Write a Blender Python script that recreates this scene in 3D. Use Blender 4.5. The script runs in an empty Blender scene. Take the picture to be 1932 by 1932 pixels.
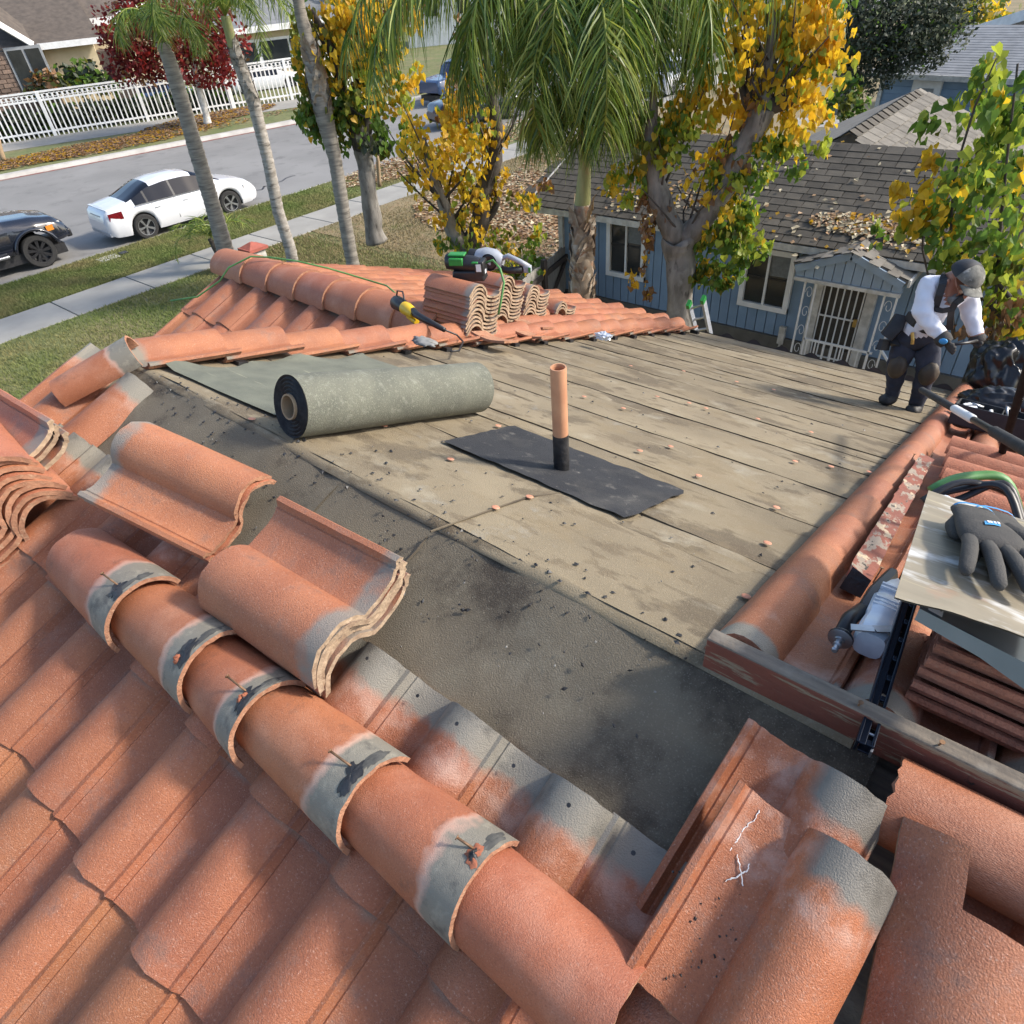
import bpy, bmesh, math, random
import numpy as np
from mathutils import Vector, Matrix, noise
random.seed(7); np.random.seed(7)
SC = bpy.context.scene; COL = SC.collection
R = math.radians
# ------------------------------------------------------------------ camera
F, NX, NY, HC = 659.0, 590.5, 1304.4, 5.6
SLOPE, HR, RAZ, Y0 = 0.369, 1.254, R(-47.03), 0.9468
PITCH = math.atan(SLOPE)
_d = np.array([NX-512, NY-512, F]); _d /= np.linalg.norm(_d)
_f = np.array([0, 0, 1.]) - _d[2]*_d; _f /= np.linalg.norm(_f)
_r = np.cross(_f, -_d); _r = _r if _r[0] > 0 else -_r
_rd = np.array([math.sin(RAZ+math.pi), math.cos(RAZ+math.pi)])
_u = np.array([math.sin(RAZ+math.pi/2), math.cos(RAZ+math.pi/2)])
def _tow(v):
    a, b, c = v@_r, v@_f, -(v@_d)
    return Vector((a*_rd[0]+b*_rd[1], a*_u[0]+b*_u[1], c))
CAM = Vector((0, -Y0, HC))
cam = bpy.data.cameras.new('camera'); camo = bpy.data.objects.new('camera', cam); COL.objects.link(camo)
_x, _y, _z = _tow(np.array([1., 0, 0])), -_tow(np.array([0, 1., 0])), -_tow(np.array([0, 0, 1.]))
camo.matrix_world = Matrix(((_x.x, _y.x, _z.x, CAM.x), (_x.y, _y.y, _z.y, CAM.y), (_x.z, _y.z, _z.z, CAM.z), (0, 0, 0, 1)))
cam.sensor_width = 36; cam.lens = 36*F/1024; cam.clip_start = 0.05; cam.clip_end = 900
SC.camera = camo
# ------------------------------------------------------------------ light
SUN_EL, SUN_AZ = R(36), R(50)          # azimuth from +Y towards +X
w = bpy.data.worlds.new('World'); SC.world = w; w.use_nodes = True
nt = w.node_tree; sky = nt.nodes.new('ShaderNodeTexSky'); sky.sky_type = 'NISHITA'; sky.sun_disc = False
sky.sun_elevation = SUN_EL; sky.sun_rotation = SUN_AZ; sky.air_density = 1.0; sky.dust_density = 2.0
bg = nt.nodes['Background']; bg.inputs[1].default_value = 0.15; nt.links.new(sky.outputs[0], bg.inputs[0])
sl = bpy.data.lights.new('sun', 'SUN'); sl.energy = 2.5; sl.angle = R(6.0); sl.color = (1, 0.93, 0.83)
so = bpy.data.objects.new('sun', sl); COL.objects.link(so)
SV = Vector((math.cos(SUN_EL)*math.sin(SUN_AZ), math.cos(SUN_EL)*math.cos(SUN_AZ), math.sin(SUN_EL)))
so.rotation_euler = SV.to_track_quat('Z', 'Y').to_euler(); so.location = (20, 20, 40)
vs = SC.view_settings; vs.view_transform = 'Standard'; vs.look = 'None'; vs.gamma = 1; vs.exposure = 1.0
try: SC.cycles.max_bounces = 6; SC.cycles.transparent_max_bounces = 6
except Exception: pass
# ------------------------------------------------------------------ helpers: where a line of sight meets a surface of the place
PS = 1024/1932
def sight(px, py): return _tow(np.array([px*PS-512, py*PS-512, F]))
def wz(px, py, z): r = sight(px, py); return CAM + r*((z-HC)/r.z)
def wy(px, py, y): r = sight(px, py); return CAM + r*((y-CAM.y)/r.y)
def wx(px, py, x): r = sight(px, py); return CAM + r*((x-CAM.x)/r.x)
def wd(px, py, d): r = sight(px, py); return CAM + r*(d/math.hypot(r.x, r.y))
def roof(px, py, side=1, off=0.):
    r = sight(px, py); zr = HC-HR+off     # z = zr - side*SLOPE*y
    t = (zr - side*SLOPE*CAM.y - CAM.z)/(r.z + side*SLOPE*r.y)
    return CAM + r*t
def r2(px, py, off=0.): return roof(px, py, 1, off)
def r1(px, py, off=0.): return roof(px, py, -1, off)
ZR = HC-HR
def hz2(y): return ZR-SLOPE*y
def hz1(y): return ZR+SLOPE*y
N2 = Vector((0, SLOPE, 1)).normalized(); N1 = Vector((0, -SLOPE, 1)).normalized()
X = Vector((1, 0, 0)); Zv = Vector((0, 0, 1))
def frame(o, x, y, z): return Matrix(((x.x, y.x, z.x, o.x), (x.y, y.y, z.y, o.y), (x.z, y.z, z.z, o.z), (0, 0, 0, 1)))
# ------------------------------------------------------------------ materials
def S(c): return tuple(((v/255)/12.92 if v/255 <= .04045 else ((v/255+.055)/1.055)**2.4) for v in c)
MATS = {}
def mat(name, c1, c2=None, scale=6, rough=.7, bump=0., bscale=60, metal=0., mid=(.35, .65), detail=6, spec=.5, layers=(), rnd=0., hue=0., coord='Object', trans=0., stretch=None, emit=None, coat=0.):
    m = bpy.data.materials.new(name); m.use_nodes = True; n = m.node_tree.nodes; l = m.node_tree.links
    b = n['Principled BSDF']; b.inputs['Roughness'].default_value = rough; b.inputs['Metallic'].default_value = metal
    b.inputs['Specular IOR Level'].default_value = spec
    if coat: b.inputs['Coat Weight'].default_value = coat; b.inputs['Coat Roughness'].default_value = .05
    tc = n.new('ShaderNodeTexCoord'); vec = tc.outputs[coord]
    oi = n.new('ShaderNodeObjectInfo')
    va = n.new('ShaderNodeVectorMath'); va.operation = 'ADD'
    sc_ = n.new('ShaderNodeMath'); sc_.operation = 'MULTIPLY'; sc_.inputs[1].default_value = 37.
    l.new(oi.outputs['Random'], sc_.inputs[0]); l.new(vec, va.inputs[0]); l.new(sc_.outputs[0], va.inputs[1]); vec = va.outputs[0]
    raw = vec
    if stretch:
        mp = n.new('ShaderNodeMapping'); mp.inputs['Scale'].default_value = stretch; l.new(vec, mp.inputs[0]); vec = mp.outputs[0]
    col = None
    def nz(sc, dt, v=vec, rg=.55):
        t = n.new('ShaderNodeTexNoise'); t.inputs['Scale'].default_value = sc; t.inputs['Detail'].default_value = dt; t.inputs['Roughness'].default_value = rg; l.new(v, t.inputs['Vector']); return t.outputs[0]
    def ramp(v, a, bb):
        r = n.new('ShaderNodeMapRange'); r.inputs[1].default_value = a; r.inputs[2].default_value = bb; l.new(v, r.inputs[0]); return r.outputs[0]
    def mix(f, a, bb, mode='MIX'):
        x = n.new('ShaderNodeMix'); x.data_type = 'RGBA'; x.blend_type = mode
        if isinstance(f, (int, float)): x.inputs[0].default_value = f
        else: l.new(f, x.inputs[0])
        for i, q in ((6, a), (7, bb)):
            if isinstance(q, tuple): x.inputs[i].default_value = (*q[:3], 1)
            else: l.new(q, x.inputs[i])
        return x.outputs[2]
    if c2 is None: c2 = tuple(v*.8 for v in c1)
    col = mix(ramp(nz(scale, detail), *mid), c1, c2)
    for L in layers:      # dict(c, scale, lo, hi, [f]): patches of another colour
        v2 = raw
        if L.get('stretch'):
            mp = n.new('ShaderNodeMapping'); mp.inputs['Scale'].default_value = L['stretch']; l.new(raw, mp.inputs[0]); v2 = mp.outputs[0]
        fac = ramp(nz(L['scale'], L.get('detail', 5), v2, L.get('rg', .6)), L['lo'], L['hi'])
        if L.get('axis') is not None:     # limited to one end of the piece (local coordinate), with a ragged limit
            sx = n.new('ShaderNodeSeparateXYZ'); l.new(tc.outputs['Object'], sx.inputs[0])
            ad = n.new('ShaderNodeMath'); ad.operation = 'MULTIPLY_ADD'; l.new(nz(9, 4), ad.inputs[0]); ad.inputs[1].default_value = L.get('rag', .08); l.new(sx.outputs[L['axis']], ad.inputs[2])
            fx = ramp(ad.outputs[0], *L['at'])
            mm = n.new('ShaderNodeMath'); mm.operation = 'MULTIPLY'; l.new(fac, mm.inputs[0]); l.new(fx, mm.inputs[1]); fac = mm.outputs[0]
        if L.get('x0') is not None:       # only across one part of the piece's width
            sy = n.new('ShaderNodeSeparateXYZ'); l.new(tc.outputs['Object'], sy.inputs[0]); fy = ramp(sy.outputs[0], *L['x0'])
            mm = n.new('ShaderNodeMath'); mm.operation = 'MULTIPLY'; l.new(fac, mm.inputs[0]); l.new(fy, mm.inputs[1]); fac = mm.outputs[0]
        if L.get('f', 1) != 1:
            mm = n.new('ShaderNodeMath'); mm.operation = 'MULTIPLY'; l.new(fac, mm.inputs[0]); mm.inputs[1].default_value = L['f']; fac = mm.outputs[0]
        col = mix(fac, col, L['c'])
    if rnd or hue:
        hs = n.new('ShaderNodeHueSaturation'); l.new(col, hs.inputs['Color'])
        v = n.new('ShaderNodeMapRange'); v.inputs[3].default_value = 1-rnd; v.inputs[4].default_value = 1+rnd; l.new(oi.outputs['Random'], v.inputs[0]); l.new(v.outputs[0], hs.inputs['Value'])
        if hue:
            h1 = n.new('ShaderNodeMath'); h1.operation = 'MULTIPLY'; h1.inputs[1].default_value = 7.31; l.new(oi.outputs['Random'], h1.inputs[0])
            h2 = n.new('ShaderNodeMath'); h2.operation = 'FRACT'; l.new(h1.outputs[0], h2.inputs[0])
            h3 = n.new('ShaderNodeMapRange'); h3.inputs[3].default_value = .5-hue; h3.inputs[4].default_value = .5+hue; l.new(h2.outputs[0], h3.inputs[0]); l.new(h3.outputs[0], hs.inputs['Hue'])
        col = hs.outputs[0]
    l.new(col, b.inputs['Base Color'])
    if bump:
        bp = n.new('ShaderNodeBump'); bp.inputs['Strength'].default_value = bump; bp.inputs['Distance'].default_value = .006
        l.new(nz(bscale, 4, raw), bp.inputs['Height']); l.new(bp.outputs[0], b.inputs['Normal'])
    if trans:
        ts = n.new('ShaderNodeBsdfTranslucent'); l.new(col, ts.inputs[0]); mx = n.new('ShaderNodeMixShader'); mx.inputs[0].default_value = trans
        l.new(b.outputs[0], mx.inputs[1]); l.new(ts.outputs[0], mx.inputs[2]); l.new(mx.outputs[0], n['Material Output'].inputs[0])
    MATS[name] = m; return m
TC1, TC2 = (.375, .137, .060), (.275, .095, .045)
SALT = dict(c=(.60, .38, .28), scale=210, lo=.57, hi=.70, detail=4, rg=.7, f=.6)
GRAIN = dict(c=(.15, .045, .024), scale=190, lo=.50, hi=.70, detail=5, rg=.75, f=.62)
SALT2 = dict(c=(.50, .29, .21), scale=6, lo=.52, hi=.78, detail=9, rg=.78, f=.55)
GRIME = dict(c=(.075, .05, .04), scale=6, lo=.55, hi=.72, detail=11, rg=.80, f=.75)
M_TILE = mat('terracotta_tile', TC1, TC2, 5, .58, .55, 300, layers=[SALT2, GRAIN, SALT, GRIME, dict(c=(.20, .175, .14), scale=3, lo=.1, hi=.2, axis=1, at=(.41, .45), rag=.1)], rnd=.10, hue=.004)
M_TILE_GREY = mat('terracotta_tile_grey_head', TC1, TC2, 5, .58, .55, 300, layers=[SALT2, GRAIN, SALT, GRIME, dict(c=(.52, .35, .27), scale=9, lo=.42, hi=.66, axis=1, at=(.35, .40), rag=.16, f=.7), dict(c=(.235, .215, .172), scale=3, lo=.1, hi=.2, axis=1, at=(.405, .435), rag=.13), dict(c=(.12, .11, .09), scale=10, lo=.52, hi=.66, axis=1, at=(.40, .43), rag=.1, f=.8)], rnd=.10, hue=.004)
M_TILE_CHALK = mat('terracotta_tile_grey_barrel', (.40, .135, .055), (.29, .095, .042), 5, .58, .55, 300, layers=[SALT2, GRAIN, SALT, GRIME, dict(c=(.52, .36, .29), scale=16, lo=.46, hi=.70, axis=1, at=(.31, .38), rag=.16, f=.55), dict(c=(.17, .155, .13), scale=3, lo=.1, hi=.2, axis=1, at=(.40, .43), rag=.13, x0=(.17, .20)), dict(c=(.09, .08, .065), scale=12, lo=.52, hi=.66, axis=1, at=(.40, .43), rag=.1, f=.7, x0=(.17, .2))])
M_TILE_LOOSE = mat('terracotta_loose_tile', (.44, .165, .08), (.34, .12, .06), 5, .58, .55, 300, layers=[SALT2, GRAIN, SALT, GRIME, dict(c=(.24, .20, .165), scale=5, lo=.35, hi=.5, axis=1, at=(.455, .49), rag=.16)], rnd=.08, hue=.004)
M_TILE_RAW = mat('terracotta_raw_edge', (.40, .20, .115), (.27, .125, .072), 30, .9, .8, 90, layers=[dict(c=(.50, .33, .21), scale=60, lo=.55, hi=.7, f=.6)], rnd=.1)
M_TILE_PALE = mat('pale_raw_edge', (.42, .31, .205), (.27, .185, .12), 30, .9, 1.0, 70, layers=[dict(c=(.52, .40, .28), scale=50, lo=.55, hi=.7, f=.7), dict(c=(.15, .10, .07), scale=40, lo=.60, hi=.7, f=.6)], rnd=.12)
M_TILE_REDRAW = mat('red_concrete_edge', (.38, .15, .09), (.25, .10, .065), 40, .9, .9, 120, rnd=.1)
M_TILE_REDT = mat('red_concrete_tile', (.38, .145, .08), (.29, .105, .06), 30, .85, .8, 150, layers=[GRAIN, GRIME, dict(c=(.36, .17, .10), scale=60, lo=.55, hi=.7, f=.6)], rnd=.12)
M_CAP = mat('ridge_cap_clay', (.40, .142, .066), (.32, .108, .052), 4, .58, .42, 310, layers=[dict(c=(.55, .30, .20), scale=5, lo=.5, hi=.8, f=.5), GRAIN, dict(SALT, f=.4)], rnd=.06, hue=.004)
M_CAPG = mat('ridge_cap_grey_head', (.40, .142, .066), (.32, .108, .052), 4, .58, .42, 310, layers=[dict(c=(.55, .30, .20), scale=5, lo=.5, hi=.8, f=.5), GRAIN, dict(SALT, f=.4), GRIME, dict(c=(.50, .31, .235), scale=3, lo=.1, hi=.2, axis=1, at=(.365, .39), rag=.12), dict(c=(.205, .188, .15), scale=3, lo=.1, hi=.2, axis=1, at=(.395, .42), rag=.14), dict(c=(.30, .275, .215), scale=26, lo=.52, hi=.7, axis=1, at=(.395, .41), rag=.1), dict(c=(.085, .08, .07), scale=14, lo=.55, hi=.66, axis=1, at=(.39, .41), rag=.1, f=.8)], rnd=.06, hue=.004)
M_FELT = mat('weathered_felt', (.240, .196, .126), (.165, .132, .084), 2.2, .9, .55, 260, detail=10, layers=[
    dict(c=(.085, .064, .040), scale=2.3, lo=.545, hi=.585, detail=7, rg=.62, stretch=(.85, 1.3, 1), f=.7), dict(c=(.10, .072, .042), scale=7., lo=.58, hi=.62, detail=5, stretch=(.6, 1.4, 1), f=.5), dict(c=(.27, .265, .235), scale=3.1, lo=.60, hi=.68, detail=9, rg=.7, f=.5), dict(c=(.20, .155, .09), scale=3.4, lo=.50, hi=.60, detail=10, rg=.75, stretch=(.8, 1.2, 1), f=.65), dict(c=(.36, .33, .25), scale=5, lo=.58, hi=.75, f=.5), dict(c=(.10, .075, .045), scale=9, lo=.60, hi=.64, stretch=(.4, 1.5, 1), f=.45),
    dict(c=(.36, .31, .22), scale=240, lo=.56, hi=.7, detail=2, f=.35)], rnd=.08)
M_FELT_SHADE = mat('shaded_weathered_felt', (.170, .143, .100), (.098, .081, .057), 2.4, .92, .6, 260, detail=10, layers=[
    dict(c=(.045, .034, .024), scale=2.4, lo=.53, hi=.62, detail=9, rg=.68, f=.8), dict(c=(.21, .185, .135), scale=3.5, lo=.56, hi=.66, detail=9, rg=.7, f=.5), dict(c=(.19, .17, .12), scale=5, lo=.6, hi=.75, f=.5), dict(c=(.3, .27, .21), scale=240, lo=.58, hi=.7, detail=2, f=.4)], rnd=.05)  # darker, dirtier copy of the felt, the slope's shade put into its colour
M_FELT_BLACK = mat('black_felt_patch', (.016, .017, .02), (.026, .027, .03), 6, .8, .5, 220, layers=[dict(c=(.085, .08, .07), scale=5, lo=.48, hi=.75, detail=9, f=.7), dict(c=(.16, .15, .13), scale=20, lo=.60, hi=.75, f=.6), dict(c=(.25, .23, .2), scale=60, lo=.68, hi=.74)])
M_ROLLG = mat('green_mineral_felt', (.150, .152, .118), (.112, .115, .092), 9, .9, .6, 240, layers=[dict(c=(.30, .31, .25), scale=26, lo=.56, hi=.72, f=.45), dict(c=(.25, .27, .20), scale=160, lo=.55, hi=.7, detail=2, f=.6)])
M_ROLLB = mat('black_roll_end', (.012, .012, .013), (.03, .03, .03), 40, .8, .5, 80)
M_CARD = mat('cardboard', (.34, .25, .15), (.28, .2, .12), 20, .85)
M_COPPER = mat('nail_cap_orange', (.56, .25, .15), (.45, .2, .12), 60, .6, rnd=.2)
M_PIPE = mat('tan_vent_pipe', (.54, .28, .155), (.44, .21, .115), 9, .55, .15, 70, layers=[dict(c=(.3, .13, .08), scale=14, lo=.62, hi=.8, f=.5)])
M_TAR = mat('black_tar', (.012, .012, .013), (.03, .03, .032), 20, .45, .5, 60)
M_MORTAR = mat('grey_mortar', (.26, .25, .22), (.18, .17, .15), 30, .9, .6, 90)
M_REDMORTAR = mat('red_crumbs', (.36, .12, .06), (.2, .07, .04), 40, .9, .6, 60)
M_RUST = mat('rusty_nail', (.30, .17, .09), (.12, .07, .04), 60, .6, metal=.4)
M_WOODG = mat('weathered_wood', (.20, .165, .125), (.12, .10, .08), 6, .85, .5, 60, stretch=(1, 12, 12), layers=[dict(c=(.30, .27, .22), scale=9, lo=.55, hi=.7, f=.5)])
M_WOODP = mat('wood_with_peeling_red_paint', (.21, .065, .04), (.15, .05, .033), 6, .7, .5, 60, layers=[dict(c=(.25, .19, .125), scale=9, lo=.54, hi=.58, detail=9, rg=.7, stretch=(.45, 5, 5)), dict(c=(.03, .025, .02), scale=16, lo=.66, hi=.7)])
M_BLACK = mat('black_plastic', (.012, .012, .014), (.02, .02, .022), 20, .42)
M_MATTE = mat('matte_black', (.012, .012, .013), (.02, .02, .02), 20, .85, spec=.08)
M_BLACKM = mat('black_steel', (.012, .017, .03), (.022, .03, .045), 8, .32, metal=.6)
M_RUBBER = mat('black_rubber', (.014, .014, .014), (.03, .03, .03), 30, .75, .2, 100)
M_CHROME = mat('cast_aluminium', (.74, .78, .83), (.60, .64, .70), 20, .32, metal=.25)
M_STEEL = mat('steel', (.45, .46, .48), (.33, .34, .35), 20, .38, metal=.9)
M_GREENT = mat('green_plastic', (.03, .24, .045), (.025, .2, .04), 20, .4)
M_GREENH = mat('green_hose_rubber', (.09, .26, .07), (.07, .2, .05), 20, .5)
M_YEL = mat('yellow_plastic', (.74, .47, .02), (.62, .38, .015), 20, .4)
M_GREYT = mat('grey_plastic', (.36, .38, .42), (.28, .30, .33), 12, .4)
M_WHITE = mat('white_paint', (.78, .78, .77), (.66, .66, .64), 5, .55, .05, 40)
M_WHITED = mat('worn_white_paint', (.62, .60, .55), (.42, .40, .36), 9, .7, .2, 50)
M_LABEL = mat('white_label', (.75, .76, .76), (.66, .66, .66), 40, .5)
M_BAG = mat('black_bag_film', (.008, .008, .009), (.014, .014, .015), 8, .28, .6, 14)
M_LEATHER = mat('black_pouch', (.012, .012, .013), (.02, .02, .022), 20, .55, .2, 60)
M_BLUE = mat('blue_trim', (.05, .30, .62), (.04, .25, .52), 20, .5)
M_SHEET = mat('dusty_sheet_metal', (.29, .25, .18), (.20, .17, .12), 3, .5, .1, 30, metal=.1, stretch=(1, 4, 1), layers=[dict(c=(.62, .62, .60), scale=4, lo=.56, hi=.68, stretch=(1, 3, 1)), dict(c=(.42, .36, .22), scale=6, lo=.6, hi=.7, stretch=(.6, 9, 1), f=.7), dict(c=(.42, .18, .1), scale=3, lo=.66, hi=.74, f=.6)])
M_SHEETB = mat('bluish_sheet_metal', (.20, .235, .26), (.15, .18, .20), 5, .35, metal=.5, layers=[dict(c=(.5, .52, .53), scale=30, lo=.7, hi=.74)])
M_GLOVE = mat('dark_grey_glove', (.035, .034, .032), (.055, .052, .048), 16, .85, .4, 260, layers=[dict(c=(.12, .10, .085), scale=12, lo=.55, hi=.75, f=.5)])
# outdoors
M_ASPH = mat('asphalt', (.235, .228, .215), (.185, .18, .17), .35, .9, .3, 90, layers=[dict(c=(.10, .096, .09), scale=1.3, lo=.55, hi=.75, f=.6), dict(c=(.26, .25, .235), scale=60, lo=.55, hi=.7, f=.4)])
M_CONC = mat('concrete', (.33, .315, .28), (.27, .258, .23), 1.2, .85, .2, 80, layers=[dict(c=(.27, .265, .25), scale=3, lo=.6, hi=.8, f=.5)], rnd=.06)
M_KERB = mat('kerb_concrete', (.46, .44, .40), (.36, .34, .31), 2, .9, .3, 60)
M_KERBR = mat('red_kerb_paint', (.22, .06, .045), (.26, .16, .13), 3, .85)
M_LAWN = mat('lawn_soil', (.12, .145, .042), (.17, .165, .065), .7, .95, .6, 60, layers=[dict(c=(.22, .175, .085), scale=.45, lo=.48, hi=.66, f=.75), dict(c=(.05, .075, .018), scale=4, lo=.5, hi=.7, f=.7)])
M_DRY = mat('dry_lawn', (.25, .19, .10), (.17, .14, .07), .8, .95, .6, 60, layers=[dict(c=(.11, .12, .045), scale=.5, lo=.5, hi=.68, f=.7), dict(c=(.30, .18, .10), scale=6, lo=.52, hi=.7, f=.6)])
M_GRASSD = mat('dry_grass_blades', (.32, .25, .14), (.24, .20, .10), 1.2, .85, trans=.2, layers=[dict(c=(.15, .17, .06), scale=.5, lo=.52, hi=.66, f=.8)])
M_GRASS = mat('grass_blades', (.15, .20, .05), (.23, .23, .085), .8, .8, rnd=0, trans=.25, layers=[dict(c=(.27, .22, .10), scale=.5, lo=.48, hi=.64, f=.75)])
M_STUCCO = mat('cream_stucco', (.58, .49, .33), (.52, .43, .28), 2, .9, .3, 60)
M_BRICK = mat('worn_brick', (.25, .17, .125), (.16, .115, .09), 6, .9, .5, 20, rnd=.25)
M_ROOFB = mat('brown_shingle', (.13, .105, .085), (.085, .07, .058), 3, .95, .5, 90, rnd=.2)
M_ROOFD = mat('dark_shingle', (.088, .077, .060), (.060, .053, .042), 5, .95, .5, 120, rnd=.28)
M_ROOFL = mat('light_shingle', (.185, .168, .14), (.135, .122, .10), 5, .95, .5, 120, rnd=.22)
M_ROOFG = mat('grey_shingle', (.22, .225, .23), (.165, .17, .175), 3, .95, .5, 90, rnd=.2)
M_BLUEW = mat('blue_siding', (.205, .30, .42), (.175, .262, .37), 3, .7, .1, 60, rnd=.08)
M_BLUEG = mat('blue_grey_siding', (.27, .345, .42), (.235, .30, .37), 3, .7, rnd=.06)
M_FOUND = mat('foundation_concrete', (.15, .14, .12), (.10, .092, .08), 4, .95, .4, 40)
M_GLASS = mat('dark_window_glass', (.016, .02, .022), (.03, .035, .036), 2, .08, spec=.6)
M_CURT = mat('pale_blind', (.20, .21, .21), (.14, .15, .15), 20, .8)
M_FENCEW = mat('weathered_fence_wood', (.33, .315, .285), (.22, .21, .19), 4, .9, .4, 40, stretch=(8, 8, 1), rnd=.15)
M_DARKRAIL = mat('dark_brown_rail', (.08, .06, .05), (.05, .04, .035), 6, .8)
M_WOODB = mat('splintered_wood_with_red_paint', (.24, .075, .045), (.17, .055, .036), 6, .75, .6, 60, layers=[dict(c=(.27, .22, .17), scale=6, lo=.50, hi=.54, stretch=(4, 1, 4)), dict(c=(.46, .36, .24), scale=8, lo=.60, hi=.63, stretch=(3, 1, 3)), dict(c=(.03, .025, .02), scale=12, lo=.62, hi=.66, stretch=(4, 1, 4))])
M_BARK = mat('grey_bark', (.26, .24, .21), (.115, .105, .09), 7, .95, 1.0, 30, stretch=(1, 1, .35), layers=[dict(c=(.30, .285, .25), scale=5, lo=.55, hi=.7, f=.7), dict(c=(.035, .03, .026), scale=13, lo=.58, hi=.68, stretch=(1, 1, .25), f=.8)])
M_BARKD = mat('dark_bark', (.085, .072, .06), (.045, .038, .032), 9, .95, 1.0, 30)
M_PALMG = mat('grey_sheathed_palm', (.42, .39, .35), (.24, .215, .185), 5, .95, .8, 25, stretch=(1, 1, 3), layers=[dict(c=(.07, .06, .05), scale=6, lo=.58, hi=.66, stretch=(.5, .5, 3), f=.8)])
M_PALMT = mat('ringed_palm_trunk', (.29, .265, .225), (.17, .153, .132), 4, .95, .7, 25, stretch=(1, 1, 6), layers=[dict(c=(.05, .045, .04), scale=5, lo=.58, hi=.68, stretch=(.4, .4, 5), f=.75)])
M_PALMH = mat('shaggy_palm_boots', (.33, .27, .20), (.18, .12, .08), 6, .9, .9, 20, layers=[dict(c=(.44, .39, .32), scale=5, lo=.52, hi=.64), dict(c=(.26, .115, .05), scale=6, lo=.58, hi=.68, f=.8)], stretch=(1, 1, .4))
M_SHAFT = mat('palm_crownshaft', (.34, .34, .15), (.24, .26, .10), 4, .6, stretch=(4, 4, .6), layers=[dict(c=(.32, .22, .12), scale=5, lo=.55, hi=.7)])
M_FROND = [mat('palm_leaflet_%s' % k, c, None, 3, .4, trans=.42) for k, c in (('dark', (.065, .13, .022)), ('mid', (.17, .25, .038)), ('light', (.36, .41, .08)), ('dry', (.24, .20, .08)))]
LEAFC = dict(yellow=(.78, .52, .03), gold=(.74, .43, .025), lime=(.40, .47, .055), green=(.13, .235, .032), olive=(.20, .21, .03), brown=(.22, .11, .04), red=(.33, .035, .03), darkred=(.17, .022, .022), dark=(.03, .045, .02), grey=(.13, .15, .105), pale=(.62, .52, .33), tan=(.42, .26, .13))
M_LEAF = {k: mat('leaf_' + k, c, tuple(v*.78 for v in c), 2.5, .5, trans=.55 if k not in ('dark', 'tan', 'pale', 'brown') else .15, rnd=.14) for k, c in LEAFC.items()}
M_CARW = mat('white_car_paint', (.66, .67, .69), (.64, .65, .67), 2, .25, coat=.6)
M_CARK = mat('black_car_paint', (.008, .010, .018), (.010, .013, .022), 2, .18, coat=.8)
M_CARB = mat('blue_car_paint', (.03, .06, .14), (.03, .06, .13), 2, .25, coat=.6)
M_CARS = mat('silver_car_paint', (.42, .43, .45), (.40, .41, .43), 2, .3, coat=.5)
M_CGLASS = mat('car_glass', (.006, .008, .014), (.010, .012, .018), 2, .04, spec=.35)
M_TYRE = mat('tyre_rubber', (.018, .018, .018), (.028, .027, .026), 20, .85, .4, 60)
M_REDL = mat('red_lens', (.20, .008, .012), (.12, .006, .01), 20, .12)
M_AMBER = mat('amber_lens', (.6, .22, .03), (.5, .18, .03), 20, .15)
M_LENS = mat('clear_lens', (.5, .5, .48), (.4, .4, .4), 20, .12)
M_SKIN = mat('skin', (.42, .205, .135), (.36, .17, .11), 12, .55)
M_HAIR = mat('grey_hair', (.32, .30, .28), (.2, .19, .18), 40, .8)
M_SHIRT = mat('white_cotton', (.74, .75, .80), (.66, .67, .73), 6, .85, .35, 12)
M_JEAN = mat('navy_denim', (.022, .026, .042), (.035, .04, .06), 10, .85, .3, 80)
M_BOOT = mat('dark_boot', (.02, .018, .016), (.045, .042, .038), 12, .6)
M_KNEE = mat('brown_knee_pad', (.075, .055, .035), (.04, .03, .022), 12, .6)
M_CAMO = mat('grey_camo_cloth', (.19, .185, .16), (.08, .08, .07), 22, .85, layers=[dict(c=(.30, .29, .26), scale=16, lo=.58, hi=.64)])
M_BRASS = mat('brass', (.6, .42, .15), None, 10, .35, metal=.9)
M_CLAYCAP = mat('red_pillar_cap', (.42, .12, .085), (.34, .1, .07), 8, .8)
M_GREYWALL = mat('grey_low_wall', (.30, .32, .33), (.24, .25, .26), 3, .9, .2, 50)
M_MAROON = mat('maroon_coping', (.10, .045, .05), (.07, .035, .04), 6, .8)
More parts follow.
